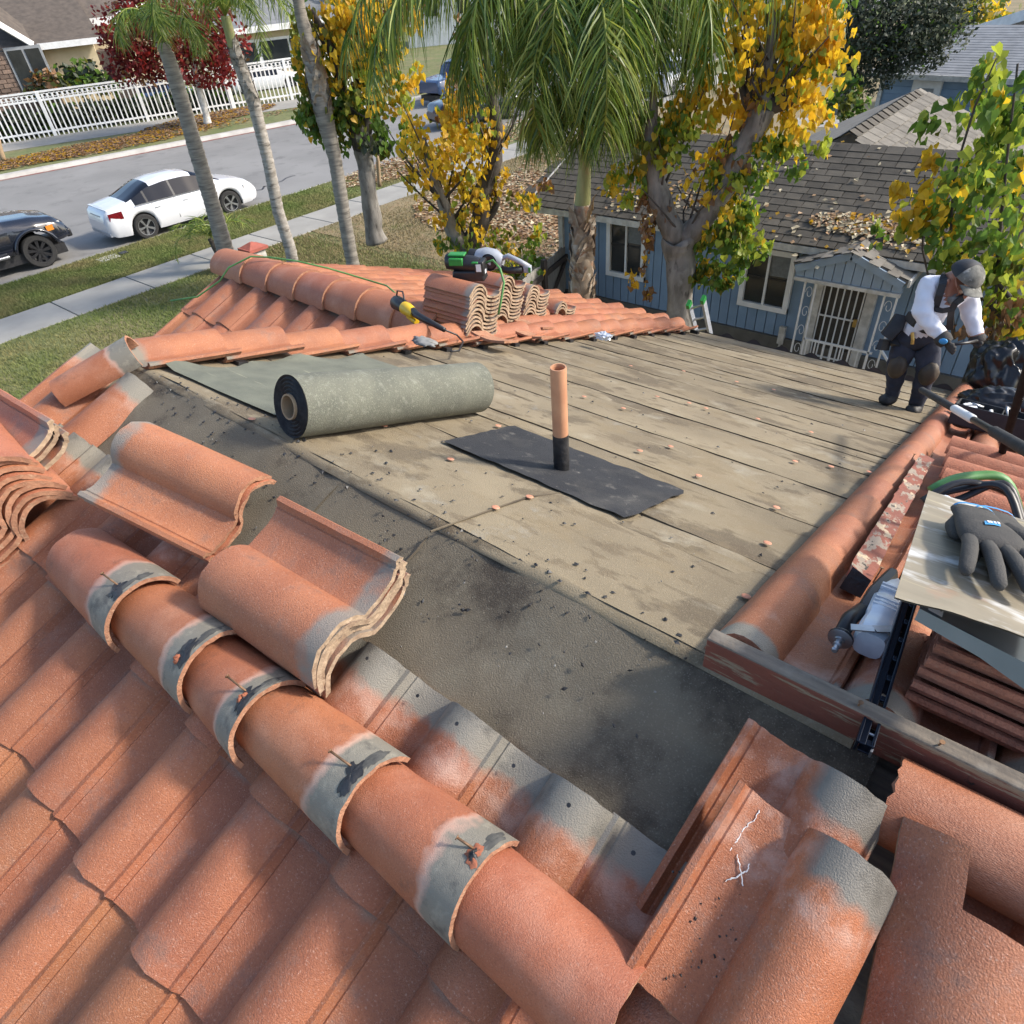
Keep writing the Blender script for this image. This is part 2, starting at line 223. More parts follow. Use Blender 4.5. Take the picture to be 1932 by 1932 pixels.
# ------------------------------------------------------------------ mesh builder
def ploc(o): return o.matrix_basis.translation.copy()
def adopt(o, parent):
    if parent is not None:
        o.parent = parent; o.matrix_parent_inverse = Matrix.Translation(-ploc(parent))
class MB:
    def __init__(s): s.v = []; s.f = []; s.m = []; s.mats = []
    def mi(s, m):
        if m is None: return 0
        if m not in s.mats: s.mats.append(m)
        return s.mats.index(m)
    def add(s, vs, fs, m=None):
        b = len(s.v); s.v += [tuple(p) for p in vs]; k = s.mi(m)
        for f in fs: s.f.append(tuple(i+b for i in f)); s.m.append(k)
        return s
    def quad(s, a, b, c, d, m=None): return s.add([a, b, c, d], [(0, 1, 2, 3)], m)
    def box(s, c, sz, m=None, rot=None, taper=1.):
        M = rot if rot is not None else Matrix.Identity(3); x, y, z = (q/2 for q in sz); P = []
        for dz in (-1, 1):
            t = taper if dz > 0 else 1
            for dx, dy in ((-1, -1), (1, -1), (1, 1), (-1, 1)): P.append(Vector(c)+M@Vector((dx*x*t, dy*y*t, dz*z)))
        return s.add(P, [(3, 2, 1, 0), (4, 5, 6, 7), (0, 1, 5, 4), (1, 2, 6, 5), (2, 3, 7, 6), (3, 0, 4, 7)], m)
    def bar(s, a, b, wd, ht, m=None, up=Zv):
        a = Vector(a); b = Vector(b); y = (b-a); L = y.length; y.normalize(); x = y.cross(up).normalized(); z = x.cross(y)
        return s.box((a+b)/2, (wd, L, ht), m, Matrix((x, y, z)).transposed())
    def tube(s, pts, rad, n=8, m=None, cap=True, flat=1.):
        pts = [Vector(p) for p in pts]; k = len(pts); rs = rad if isinstance(rad, (list, tuple)) else [rad]*k
        ref = None; V = []
        for i, p in enumerate(pts):
            d = (pts[min(i+1, k-1)]-pts[max(i-1, 0)]).normalized()
            if ref is None: ref = d.orthogonal().normalized() if abs(d.z) > .9 else d.cross(Zv).normalized()
            ref = (ref-d*ref.dot(d)).normalized(); q = d.cross(ref)
            for j in range(n): a = 2*math.pi*j/n; V.append(p+ref*math.cos(a)*rs[i]+q*math.sin(a)*rs[i]*flat)
        Fc = [(i*n+j, i*n+(j+1) % n, (i+1)*n+(j+1) % n, (i+1)*n+j) for i in range(k-1) for j in range(n)]
        if cap: Fc += [tuple(range(n-1, -1, -1)), tuple((k-1)*n+j for j in range(n))]
        return s.add(V, Fc, m)
    def lathe(s, prof, o, ax=Zv, n=24, m=None, a0=0., a1=2*math.pi):      # prof: (radius, height along ax)
        ax = Vector(ax).normalized(); x = ax.orthogonal().normalized(); y = ax.cross(x); o = Vector(o); full = abs(a1-a0-2*math.pi) < 1e-6
        V = []; nn = n if full else n+1
        for r, h in prof:
            for j in range(nn): a = a0+(a1-a0)*j/n; V.append(o+ax*h+(x*math.cos(a)+y*math.sin(a))*r)
        Fc = [(i*nn+j, i*nn+(j+1) % nn, (i+1)*nn+(j+1) % nn, (i+1)*nn+j) for i in range(len(prof)-1) for j in range(n)]
        return s.add(V, Fc, m)
    def prism(s, poly, h, m=None):       # poly of Vectors, extruded by vector h
        n = len(poly); P = [Vector(p) for p in poly]; Q = [p+Vector(h) for p in P]
        return s.add(P+Q, [tuple(range(n-1, -1, -1)), tuple(range(n, 2*n))]+[(i, (i+1) % n, n+(i+1) % n, n+i) for i in range(n)], m)
    def grid(s, fn, nu, nv, m=None, keep=None):
        V = [fn(i/nu, j/nv) for j in range(nv+1) for i in range(nu+1)]
        Fc = [(j*(nu+1)+i, j*(nu+1)+i+1, (j+1)*(nu+1)+i+1, (j+1)*(nu+1)+i) for j in range(nv) for i in range(nu) if keep is None or keep(i, j)]
        return s.add(V, Fc, m)
    def blob(s, c, r, m=None, sub=2, amp=.15, fr=2., seed=0):
        bm = bmesh.new(); bmesh.ops.create_icosphere(bm, subdivisions=sub, radius=1); r = Vector(r) if not isinstance(r, (int, float)) else Vector((r, r, r)); c = Vector(c)
        V = []
        for v in bm.verts:
            k = 1+amp*noise.noise(v.co*fr+Vector((seed*7.1, seed*3.3, 1.7*seed))); V.append(c+Vector((v.co.x*r.x*k, v.co.y*r.y*k, v.co.z*r.z*k)))
        bm.verts.index_update(); Fc = [tuple(v.index for v in f.verts) for f in bm.faces]; bm.free()
        return s.add(V, Fc, m)
    def mesh(s, name, mats=None, smooth=False, angle=None):
        me = bpy.data.meshes.new(name); me.from_pydata(s.v, [], s.f)
        for q in (mats or s.mats): me.materials.append(q)
        if s.m and len(me.materials) > 1: me.polygons.foreach_set('material_index', s.m)
        if smooth: me.polygons.foreach_set('use_smooth', [True]*len(me.polygons))
        if angle is not None: me.set_sharp_from_angle(angle=R(angle))
        me.update(); return me
    def build(s, name, m=None, parent=None, smooth=False, bevel=0., angle=None, **tags):
        mats = [m] if (m is not None and not s.mats) else (s.mats or None)
        me = s.mesh(name, mats, smooth or angle is not None, angle)
        o = bpy.data.objects.new(name, me); COL.objects.link(o); adopt(o, parent)
        if bevel:
            bv = o.modifiers.new('b', 'BEVEL'); bv.width = bevel; bv.segments = 2; bv.limit_method = 'ANGLE'
            me.polygons.foreach_set('use_smooth', [True]*len(me.polygons)); me.set_sharp_from_angle(angle=R(40))
        for k, v in tags.items(): o[k] = v
        return o
def thing(name, loc, label, cat, group=None):
    o = bpy.data.objects.new(name, None); COL.objects.link(o); o.location = loc; o.empty_display_size = .1
    o['label'] = label; o['category'] = cat
    if group: o['group'] = group
    return o
def put(name, me, M, parent=None, **tags):
    o = bpy.data.objects.new(name, me); COL.objects.link(o)
    if parent is not None: o.parent = parent; o.matrix_parent_inverse = Matrix.Translation(-ploc(parent))
    o.matrix_basis = M
    for k, v in tags.items(): o[k] = v
    return o
def lerp(a, b, t): return a+(b-a)*t
# ------------------------------------------------------------------ clay tile shapes (local: x across, y from nose 0 to head, z up)
TW, TL = .335, .435
PROF = [(0, .026), (.004, .038), (.018, .039), (.023, .027), (.029, .018), (.034, .020), (.040, .015), (.055, .009), (.08, .005), (.105, .004), (.130, .006), (.150, .011), (.154, .020), (.162, .038), (.176, .056), (.196, .071), (.22, .080), (.245, .082), (.268, .077), (.29, .064), (.308, .045), (.321, .025), (.33, .008), (.335, -.004)]
def tile_mesh(name, seed, top, edge, notch=None, wsc=1., L=TL, rough=.0035, ny=7):
    rng = random.Random(seed); pr = [(x*wsc, z) for x, z in PROF]; n = len(pr); th = .014
    nr = []
    for i in range(n):
        a = Vector(pr[max(i-1, 0)]); b = Vector(pr[min(i+1, n-1)]); t = (b-a).normalized(); nr.append((t.y, -t.x))
    ys = [0, .012]+[L*k/ny for k in range(1, ny)]+[L]
    V = []; Fc = []; Mi = []
    def P(i, y, bot):
        x, z = pr[i]; jx = noise.noise(Vector((x*30, y*9, seed)))*.0015; q = noise.noise(Vector((x*22, y*6, seed+9)))*.0016
        yy = y
        if y == 0: yy += (noise.noise(Vector((x*60, seed*3.1, bot*2.)))+.5*noise.noise(Vector((x*170, seed, 5.))))*rough
        if y == L: yy += noise.noise(Vector((x*40, seed*2.1, 3.)))*rough
        bow = -.004*math.sin(math.pi*y/L)
        if bot: return (x+nr[i][0]*th+jx, yy, z+nr[i][1]*th+q)
        return (x+jx, yy, z+q)
    m = len(ys)
    for bot in (0, 1):
        for y in ys:
            for i in range(n): V.append(P(i, y, bot))
    idx = lambda bot, j, i: bot*m*n+j*n+i
    for j in range(m-1):
        for i in range(n-1):
            if notch and notch(pr[i][0], ys[j]): continue
            Fc.append((idx(0, j, i), idx(0, j, i+1), idx(0, j+1, i+1), idx(0, j+1, i))); Mi.append(0)
            Fc.append((idx(1, j+1, i), idx(1, j+1, i+1), idx(1, j, i+1), idx(1, j, i))); Mi.append(1)
    if notch:
        for j in range(m-1):
            for i in range(n-1):
                if not notch(pr[i][0], ys[j]): continue
                for dj, di, e in ((-1, 0, ((j, i), (j, i+1))), (1, 0, ((j+1, i+1), (j+1, i))), (0, -1, ((j+1, i), (j, i))), (0, 1, ((j, i+1), (j+1, i+1)))):
                    jj, ii = j+dj, i+di
                    if 0 <= jj < m-1 and 0 <= ii < n-1 and not notch(pr[ii][0], ys[jj]):
                        (a, b), (c, d) = e; Fc.append((idx(0, a, b), idx(0, c, d), idx(1, c, d), idx(1, a, b))); Mi.append(1)
    for i in range(n-1):
        if not (notch and notch(pr[i][0], ys[0])): Fc.append((idx(0, 0, i+1), idx(0, 0, i), idx(1, 0, i), idx(1, 0, i+1))); Mi.append(1)
        if not (notch and notch(pr[i][0], ys[m-2])): Fc.append((idx(0, m-1, i), idx(0, m-1, i+1), idx(1, m-1, i+1), idx(1, m-1, i))); Mi.append(1)
    for j in range(m-1):
        Fc.append((idx(0, j, 0), idx(0, j+1, 0), idx(1, j+1, 0), idx(1, j, 0))); Mi.append(1)
        Fc.append((idx(0, j+1, n-1), idx(0, j, n-1), idx(1, j, n-1), idx(1, j+1, n-1))); Mi.append(1)
    me = bpy.data.meshes.new(name); me.from_pydata(V, [], Fc); me.materials.append(top); me.materials.append(edge)
    me.polygons.foreach_set('material_index', Mi); me.polygons.foreach_set('use_smooth', [True]*len(Fc)); me.set_sharp_from_angle(angle=R(38)); me.update()
    return me
def cap_mesh(name, seed, top, edge, r0=.125, r1=.145, L=.44, h=.125, span=88):
    n = 18; th = .015; ys = [0, .012]+[L*k/8 for k in range(1, 8)]+[L-.012, L]; V = []; Fc = []; Mi = []; m = len(ys)
    for bot in (0, 1):
        for y in ys:
            rr = lerp(r0, r1, y/L)
            for i in range(n+1):
                a = R(-span+2*span*i/n); k = 1-bot*th/rr
                q = noise.noise(Vector((i*.35, y*5, seed)))*.002; yy = y
                if y in (0, L): yy += (noise.noise(Vector((i*.9, seed*3.1, bot*1.)))+.5*noise.noise(Vector((i*2.3, seed*2., 7.))))*.004
                V.append((math.sin(a)*(rr*k+q), yy, math.cos(a)*(h/.13*rr*k*.95+q)))
    idx = lambda b, j, i: b*m*(n+1)+j*(n+1)+i
    for j in range(m-1):
        for i in range(n):
            Fc.append((idx(0, j, i), idx(0, j, i+1), idx(0, j+1, i+1), idx(0, j+1, i))); Mi.append(0)
            Fc.append((idx(1, j+1, i), idx(1, j+1, i+1), idx(1, j, i+1), idx(1, j, i))); Mi.append(1)
        Fc.append((idx(0, j, 0), idx(0, j+1, 0), idx(1, j+1, 0), idx(1, j, 0))); Mi.append(1)
        Fc.append((idx(0, j+1, n), idx(0, j, n), idx(1, j, n), idx(1, j+1, n))); Mi.append(1)
    for i in range(n):
        Fc.append((idx(0, 0, i+1), idx(0, 0, i), idx(1, 0, i), idx(1, 0, i+1))); Mi.append(1)
        Fc.append((idx(0, m-1, i), idx(0, m-1, i+1), idx(1, m-1, i+1), idx(1, m-1, i))); Mi.append(1)
    me = bpy.data.meshes.new(name); me.from_pydata(V, [], Fc); me.materials.append(top); me.materials.append(edge)
    me.polygons.foreach_set('material_index', Mi); me.polygons.foreach_set('use_smooth', [True]*len(Fc)); me.set_sharp_from_angle(angle=R(40)); me.update()
    return me
T_FIELD = [tile_mesh('roof_tile', k, M_TILE, M_TILE_RAW) for k in range(5)]
T_GREY = [tile_mesh('roof_tile', 10+k, M_TILE_GREY, M_TILE_RAW) for k in range(3)]
T_LOOSE = [tile_mesh('loose_tile', 20+k, M_TILE_LOOSE, M_TILE_PALE, rough=.007) for k in range(5)]
T_NOSE = [tile_mesh('loose_tile', 60+k, M_TILE_LOOSE, M_TILE_RAW, rough=.006) for k in range(4)]
T_CHALK = [tile_mesh('loose_tile', 70+k, M_TILE_CHALK, M_TILE_RAW, rough=.006) for k in range(2)]
T_RED = [tile_mesh('loose_tile', 30+k, M_TILE_REDT, M_TILE_REDRAW, rough=.005) for k in range(3)]
C_PLAIN = [cap_mesh('ridge_cap', 40+k, M_CAP, M_TILE_RAW) for k in range(3)]
C_STR = cap_mesh('ridge_cap', 47, M_CAP, M_TILE_RAW, .128, .130)
C_GREY = [cap_mesh('ridge_cap', 50+k, M_CAPG, M_TILE_RAW) for k in range(4)]
# ------------------------------------------------------------------ the tiled house under repair
house = thing('tiled_house', (-2, 2, 0), 'house with terracotta tiled roof, its middle stripped to weathered tan felt', 'house')
XL, XR, YE = -2.93, -.30, 5.62      # stripped field: left edge, right edge, eave
def pl2(x, y, o=0.): return Vector((x, y, hz2(y)))+N2*o
def pl1(x, y, o=0.): return Vector((x, y, hz1(y)))+N1*o
def quadstrip(fn, x0, x1, y0, y1, nx, ny): return lambda u, v: fn(lerp(x0, x1, u), lerp(y0, y1, v))
b = MB(); dk = -.03          # timber deck just under the felt, both slopes, and the street wing
b.grid(lambda u, v: pl2(lerp(-3.0, 3.2, u), lerp(0, YE, v), dk), 2, 2); b.grid(lambda u, v: pl1(lerp(-3.3, 3.2, u), lerp(0, -3.4, 1-v), dk), 2, 2)
b.grid(lambda u, v: pl2(lerp(-6.2, -3.0, u), lerp(2.15, YE, v), dk), 2, 2)
ZW = hz2(2.15)
b.grid(lambda u, v: Vector((lerp(-6.2, -2.95, u), lerp(2.15, -1.2, 1-v), ZW-SLOPE*(2.15-lerp(2.15, -1.2, 1-v))*1.0+dk)), 2, 2)
b.build('roof_deck', M_WOODG, house)
b = MB()
for (x0, y0, x1, y1) in ((-2.9, YE-.45, 3.2, YE-.45), (-2.9, -3, -2.9, 1.9), (-6.0, -1.0, -6.0, YE-.45), (-6.0, YE-.45, -2.9, YE-.45), (-6.0, -1.0, -2.9, -1.0), (3.2, YE-.45, 3.2, -3), (-2.9, -3, 3.2, -3)):
    d = Vector((x1-x0, y1-y0, 0)); L = d.length; zt = 2.15
    b.box(((x0+x1)/2, (y0+y1)/2, zt/2), (abs(x1-x0)+.15, abs(y1-y0)+.15, zt))
b.build('wall', M_STUCCO, house)
b = MB(); g = 1.2; b.quad((-2.97, 0.02, ZR-.06), (-2.97, 2.0, hz2(2)-.06), (-2.97, 2.0, 2.0), (-2.97, -.6, 2.0)); b.quad((-2.97, .02, ZR-.06), (-2.97, -.6, 2.0), (-2.97, -3.2, 2.0), (-2.97, -3.2, hz1(-3.2)-.06)); b.build('gable_wall', M_STUCCO, house)
M_LAP = mat('dark_lap_line', (.07, .055, .038), (.13, .105, .068), 5, .9)  # dark colour of the thin strips added along the felt laps and seam
# felt: lapped strips, each its own piece, laid over the one below
def felt(fn, x0, x1, y0, y1, o, seed, name='felt_strip', m=M_FELT, nx=46, ny=10, wav=.006, lapdark=True):
    def f(u, v):
        x = lerp(x0, x1, u); y = lerp(y0, y1, v)
        e = .012*noise.noise(Vector((x*1.7, seed, 0)))+.004*noise.noise(Vector((x*9, seed, 4)))
        yy = y+(e if v > .95 else 0)
        h = o+wav*noise.noise(Vector((x*3.1, y*6, seed*.7)))+(.5*wav)*noise.noise(Vector((x*9, y*15, seed)))+ (.004*max(0, v-.85)/.15 if v > .85 else 0)
        return fn(x, yy, h)
    bb = MB(); bb.grid(f, nx, ny)
    return bb.build(name, m, house, smooth=True)
laps = [.0, .53, .98, 1.42, 1.86, 2.28, 2.70, 3.12, 3.54, 3.95, 4.36, 4.76, 5.16, 5.60]
foff = lambda i: .002+.0011*(len(laps)-i)
for i in range(len(laps)-1):
    felt(pl2, -3.12, XR+.3, laps[i]-(.10 if i else .0), laps[i+1]+.02, foff(i), i)
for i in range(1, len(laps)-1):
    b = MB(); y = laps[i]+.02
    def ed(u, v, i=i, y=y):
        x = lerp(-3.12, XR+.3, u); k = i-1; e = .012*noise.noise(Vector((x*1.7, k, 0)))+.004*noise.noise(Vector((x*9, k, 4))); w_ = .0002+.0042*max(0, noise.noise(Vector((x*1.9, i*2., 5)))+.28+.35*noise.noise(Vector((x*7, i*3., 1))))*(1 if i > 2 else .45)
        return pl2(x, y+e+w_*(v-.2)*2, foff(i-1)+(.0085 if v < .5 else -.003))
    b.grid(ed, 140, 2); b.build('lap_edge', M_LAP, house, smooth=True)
# the far slope: one sheet from the ridge with a seam, then loose grain
felt(pl1, -1.62, XR+.35, -.62, .0, .006, 31, m=M_FELT_SHADE, ny=16, wav=.010); felt(pl1, -3.15, -1.60, -.62, .0, .010, 32, m=M_FELT_SHADE, ny=16, wav=.012)
# rounded fold of felt over the ridge
b = MB(); b.grid(lambda u, v: (lambda a, x: Vector((x, .03*math.sin(a), ZR-.062+.095*math.cos(a)**.5*1.0 if False else ZR-.004+.016*math.cos(a)*1.2+.006*noise.noise(Vector((x*6, a, 2))))))(R(lerp(-75, 75, v)), lerp(-3.1, XR+.3, u)), 60, 8)
b.build('ridge_fold', M_FELT, house, smooth=True)
disc = MB(); disc.lathe([(.0001, .0025), (.010, .0025), (.013, .0015), (.014, 0)], (0, 0, 0), n=12); DISC = disc.mesh('nail_cap', [M_COPPER], True)
for px, py in [(985,825),(850,866),(935,957),(999,937),(1241,934),(1448,1024),(1465,957),(1408,1125),(1318,897),(940,803),(725,803),(1102,748),(1176,770),(1240,748),(1332,770),(1430,790),(1530,815),(1568,880),(1500,870),(1265,842),(1207,850),(1390,720),(1290,700),(1190,690),(1460,735),(1300,760),(475,790),(1640,890)]:
    p = r2(px, py, .029); put('nail_cap', DISC, frame(p, X, N2.cross(X), N2), house)
# field tiles that are still on the roof
ntile = 0
def lay(fn, side, x, y_nose, me, dz=.012, w=1., tilt=.045, ln=1., jit=.003, parent=house, name='roof_tile', yaw=0.):
    """A tile on a slope: x is its pan edge, y_nose its low end; it climbs towards the ridge."""
    Nn = N1 if side < 0 else N2; upd = Vector((0, 1 if side < 0 else -1, SLOPE)).normalized(); xd = X if side < 0 else -X
    up = (upd - Nn*tilt).normalized(); n2 = xd.cross(up).normalized(); rng = random
    if yaw: q = Matrix.Rotation(yaw, 3, n2); xd = q@xd; up = q@up
    o = fn(x, y_nose, dz+rng.uniform(0, jit))+X*rng.uniform(-.003, .003)
    M = frame(o, xd*w, up*ln, n2)
    return put(name, me, M, parent)
EX = .333
joints = [-1.245+.305*k for k in range(-7, 6)]
for r, yn in enumerate([-.775, -1.13, -1.465, -1.80, -2.135]):
    for k, xj in enumerate(joints):
        if xj < -3.2 or xj > .35: continue
        if r < 1 and xj > -.3: continue
        lay(pl1, -1, xj, yn+random.uniform(-.006, .006), random.choice(T_GREY if r == 0 else T_FIELD), .012+.018)
# left edge column: three barrels still in place up to the ridge
for x, yn in ((-3.17, -.47), (-3.47, -.42), (-3.17, -.80), (-3.47, -.75)):
    lay(pl1, -1, x, yn, random.choice(T_GREY), .02, w=1.12)
hole = MB(); hole.lathe([(.0001, .001), (.0045, .001), (.005, .0002)], (0, 0, 0), n=8); HOLE = hole.mesh('nail_hole', [M_TAR])
for k, xj in enumerate(joints):
    if -1.3 < xj < -.3:
        for dx, dz_ in ((.075, .036), (.245, .112)): put('nail_hole', HOLE, frame(pl1(xj+dx, -.405, dz_+.012), X, N1.cross(X), N1), house)
# columns on the near slope's right-hand end
# P2: columns at the street side
for c in range(11):
    x0 = XL-.0-.305*c; k = 0
    y = .40 if c == 0 else 2.64
    while y < YE+.12:
        lay(pl2, 1, x0+.0, y, random.choice(T_FIELD), .05 if c == 0 else .03, tilt=.10 if c == 0 else .045, jit=.012)
        if c == 0: b = MB(); q = pl2(x0-.02, y-.012, .018); b.box(q, (.09, .05, .035), None, Matrix((X, Vector((0, 1, -SLOPE)).normalized(), N2)).transposed()); b.build('batten_end', M_TAR, house)
        y += .335
# right side columns on P2 (narrow in view): barrels run down beside the felt
for c in range(4):
    x0 = -.055+.285*c; y = .365
    while y < YE+.1:
        lay(pl2, 1, x0-.018*y if c < 2 else x0-.018*y, y, random.choice(T_GREY if y < .4 else T_FIELD), .03, w=.86, ln=.86, tilt=.06, jit=.010); y += .295
# street wing: near slope tiles and its ridge
def plw(x, y, o=0.): return Vector((x, y, ZW-SLOPE*(2.15-y)))+N1*o
for r in range(7):
    for c in range(9):
        xj = -6.20+.40*c
        if xj > -3.25: continue
        lay(plw, -1, xj, 1.55-.44*r, random.choice(T_FIELD), .03, w=1.31, ln=1.31, tilt=.03)
for i in range(7):
    x = -6.30+.40*i; M = frame(Vector((x, 2.15, ZW+.02)), Vector((0, -1.38, 0)), Vector((1.22, 0, -.02)), Vector((.02, 0, 1.45)))
    put('ridge_cap', C_PLAIN[i % 3], M, house)
b = MB(); P = [r2(1062, 930, .022), r2(1000, 937, .023), r2(940, 957, .023), r2(870, 982, .023), r2(812, 1003, .022)]; b.tube(P, .0035, 5); P = [r1(806, 1012, .02), r1(790, 1035, .022), r1(765, 1062, .022)]; b.tube(P, .0035, 5); b.build('felt_seam', M_LAP, house)
# eave closure with waves along the far edge of the stripped field
b = MB()
for i in range(12):
    pass
b.grid(lambda u, v: (lambda x: Vector((x, YE+.01+.012*v, hz2(YE)-.05+v*(.055+.045*max(0, math.sin(x*2*math.pi/.305))))))(lerp(XL, XR+.9, u)), 150, 1)
b.grid(lambda u, v: (lambda x: Vector((x, YE+.03, hz2(YE)-.05+v*(.055+.045*max(0, math.sin(x*2*math.pi/.305))))))(lerp(XL, XR+.9, u)), 150, 1)
b.build('eave_closure', mat('dark_eave_closure', (.075, .055, .05), (.05, .04, .036), 8, .8), house)
# ------------------------------------------------------------------ vent pipe and its patch
pb = r2(1060, 893, .01)
vp = thing('vent_pipe', pb, 'tan plastic vent pipe with black tarred foot standing in the stripped roof', 'pipe')
b = MB(); zb = .2; b.lathe([(.028, .17), (.028, .437), (.0275, .44), (.0235, .44), (.023, .43), (.023, .17)], pb, n=28); b.build('pipe', M_PIPE, vp, smooth=True, angle=35)
b = MB(); b.lathe([(.0295, -.03), (.0292, .055), (.0305, .06), (.0292, .068), (.0292, .17), (.0285, .176)], pb, n=28); b.build('tarred_foot', M_TAR, vp, smooth=True, angle=35)
b = MB(); b.quad(pb+Vector((.03, -.05, .035)), pb+Vector((.10, -.01, .012)), pb+Vector((.085, .03, .004)), pb+Vector((.02, .0, .02))); b.build('flashing_flap', M_WHITED, vp)
pc = [r2(*q, .0) for q in ((838, 845), (968, 815), (1288, 940), (1185, 1000))]; c0 = (pc[0]+pc[2])/2
fp = thing('felt_patch', c0, 'rectangular black felt patch around the vent pipe', 'patch')
xs0, xs1, ya, yb = pc[0].x-.0, pc[2].x+.0, (pc[0].y+pc[3].y)/2, (pc[1].y+pc[2].y)/2
def fpp(u, v):
    x = lerp(xs0, xs1, u); y = lerp(ya, yb, v)
    if u in (0., 1.) : x += .02*noise.noise(Vector((y*14, u, 3)))
    if v in (0., 1.) : y += .012*noise.noise(Vector((x*12, v, 5)))
    return pl2(x, y, .031+.003*noise.noise(Vector((x*8, y*8, 1))))
b = MB(); b.grid(fpp, 30, 12); b.build('felt', M_FELT_BLACK, fp, smooth=True)
def crumbs(name, pts, m, s0, s1):      # torn flecks of tar, felt and tile lying about
    V = []; Fc = []
    for p, n_ in pts:
        s = random.uniform(s0, s1); t = Vector((random.gauss(0, 1), random.gauss(0, 1), random.gauss(0, 1))); t = (t-n_*t.dot(n_)).normalized(); q = n_.cross(t); k = len(V)
        V += [p-t*s, p+q*s*random.uniform(.3, .9), p+t*s*random.uniform(.5, 1.2), p-q*s*random.uniform(.3, .9), p+n_*s*random.uniform(.3, .8)]; Fc += [(k, k+1, k+4), (k+1, k+2, k+4), (k+2, k+3, k+4), (k+3, k, k+4)]
    me = bpy.data.meshes.new(name); me.from_pydata(V, [], Fc); me.materials.append(m); o = bpy.data.objects.new(name, me); COL.objects.link(o); o['kind'] = 'stuff'; return o
rc = random.Random(5)
crumbs('roof_debris', [(pl2(rc.uniform(-2.9, -.4), abs(rc.gauss(0, 1.6))+.02, .022), N2) for _ in range(170)]+[(pl1(rc.uniform(-2.9, -.3), -rc.random()**1.5*.36-.02, .016), N1) for _ in range(130)]+[(pl2(rc.uniform(-2.9, -.35), rc.gauss(.01, .03), .022), N2) for _ in range(70)], M_TAR, .003, .011)
crumbs('pale_debris', [(pl2(rc.uniform(-2.9, -.4), rc.uniform(.05, 5), .022), N2) for _ in range(110)]+[(pl1(rc.uniform(-2.9, -.3), -rc.random()*.36-.02, .016), N1) for _ in range(30)], M_MORTAR, .002, .005)
# ------------------------------------------------------------------ roll of underlayment and its loose end
ra, rb = r2(548, 822, .01), r2(915, 770, .01); rad = .112
rt = thing('underlayment_roll', (ra+rb)/2, 'thick roll of green grey underlayment felt with black rolled end', 'roll')
ax = (Vector((-2.18, 1.05, hz2(1.05)))-Vector((-2.16, .1, hz2(.1)))).normalized()
_a, _b = r2(548, 824, .02), r2(893, 776, .02); ax = (_b-_a).normalized(); RL = (_b-_a).length; ra = _a+N2*rad; rb = _b+N2*rad
b = MB()
sp = []
b.lathe([(rad, 0), (rad*1.005, .1), (rad*.985, .5), (rad*1.0, RL)], ra, ax, 40); b.build('outer_wrap', M_ROLLG, rt, smooth=True)
b = MB()
pr = []
for k in range(11):
    r_ = lerp(.045, rad, k/10); pr.append((r_, .004 if k % 2 else -.003))
b.lathe(pr, ra, ax, 40); b.build('wound_end', M_ROLLB, rt, smooth=False); b = MB(); b.lathe([(.045, RL), (rad, RL)], ra, ax, 40); b.build('wound_end', M_ROLLB, rt)
b = MB(); b.lathe([(.046, -.012), (.040, -.012), (.040, RL+.005), (.046, RL+.005), (.046, -.012)], ra, ax, 28); b.build('cardboard_core', M_CARD, rt, angle=40)
q1, q2 = r2(372, 725), r2(742, 700)
def shf(u, v):
    x = lerp(-2.92, -2.16, u); y = lerp(.09, 1.07, v)-.10*(1-u)*(1-v)*.4
    o = .031+.004*noise.noise(Vector((x*4, y*4, 2)))+(.05*max(0, .07-u)/.07*noise.noise(Vector((y*5, 0, 0))) if u < .07 else 0)
    return pl2(x+(.02*noise.noise(Vector((y*6, 1, 2))) if u == 0 else 0), y, o)
b = MB(); b.grid(shf, 24, 24); b.build('loose_end', mat('green_mineral_felt_flat', (.15, .158, .12), (.115, .122, .095), 9, .9, .5, 240, layers=[dict(c=(.30, .29, .2), scale=6, lo=.63, hi=.66, stretch=(.5, 5, 1), f=.6)]), rt, smooth=True)
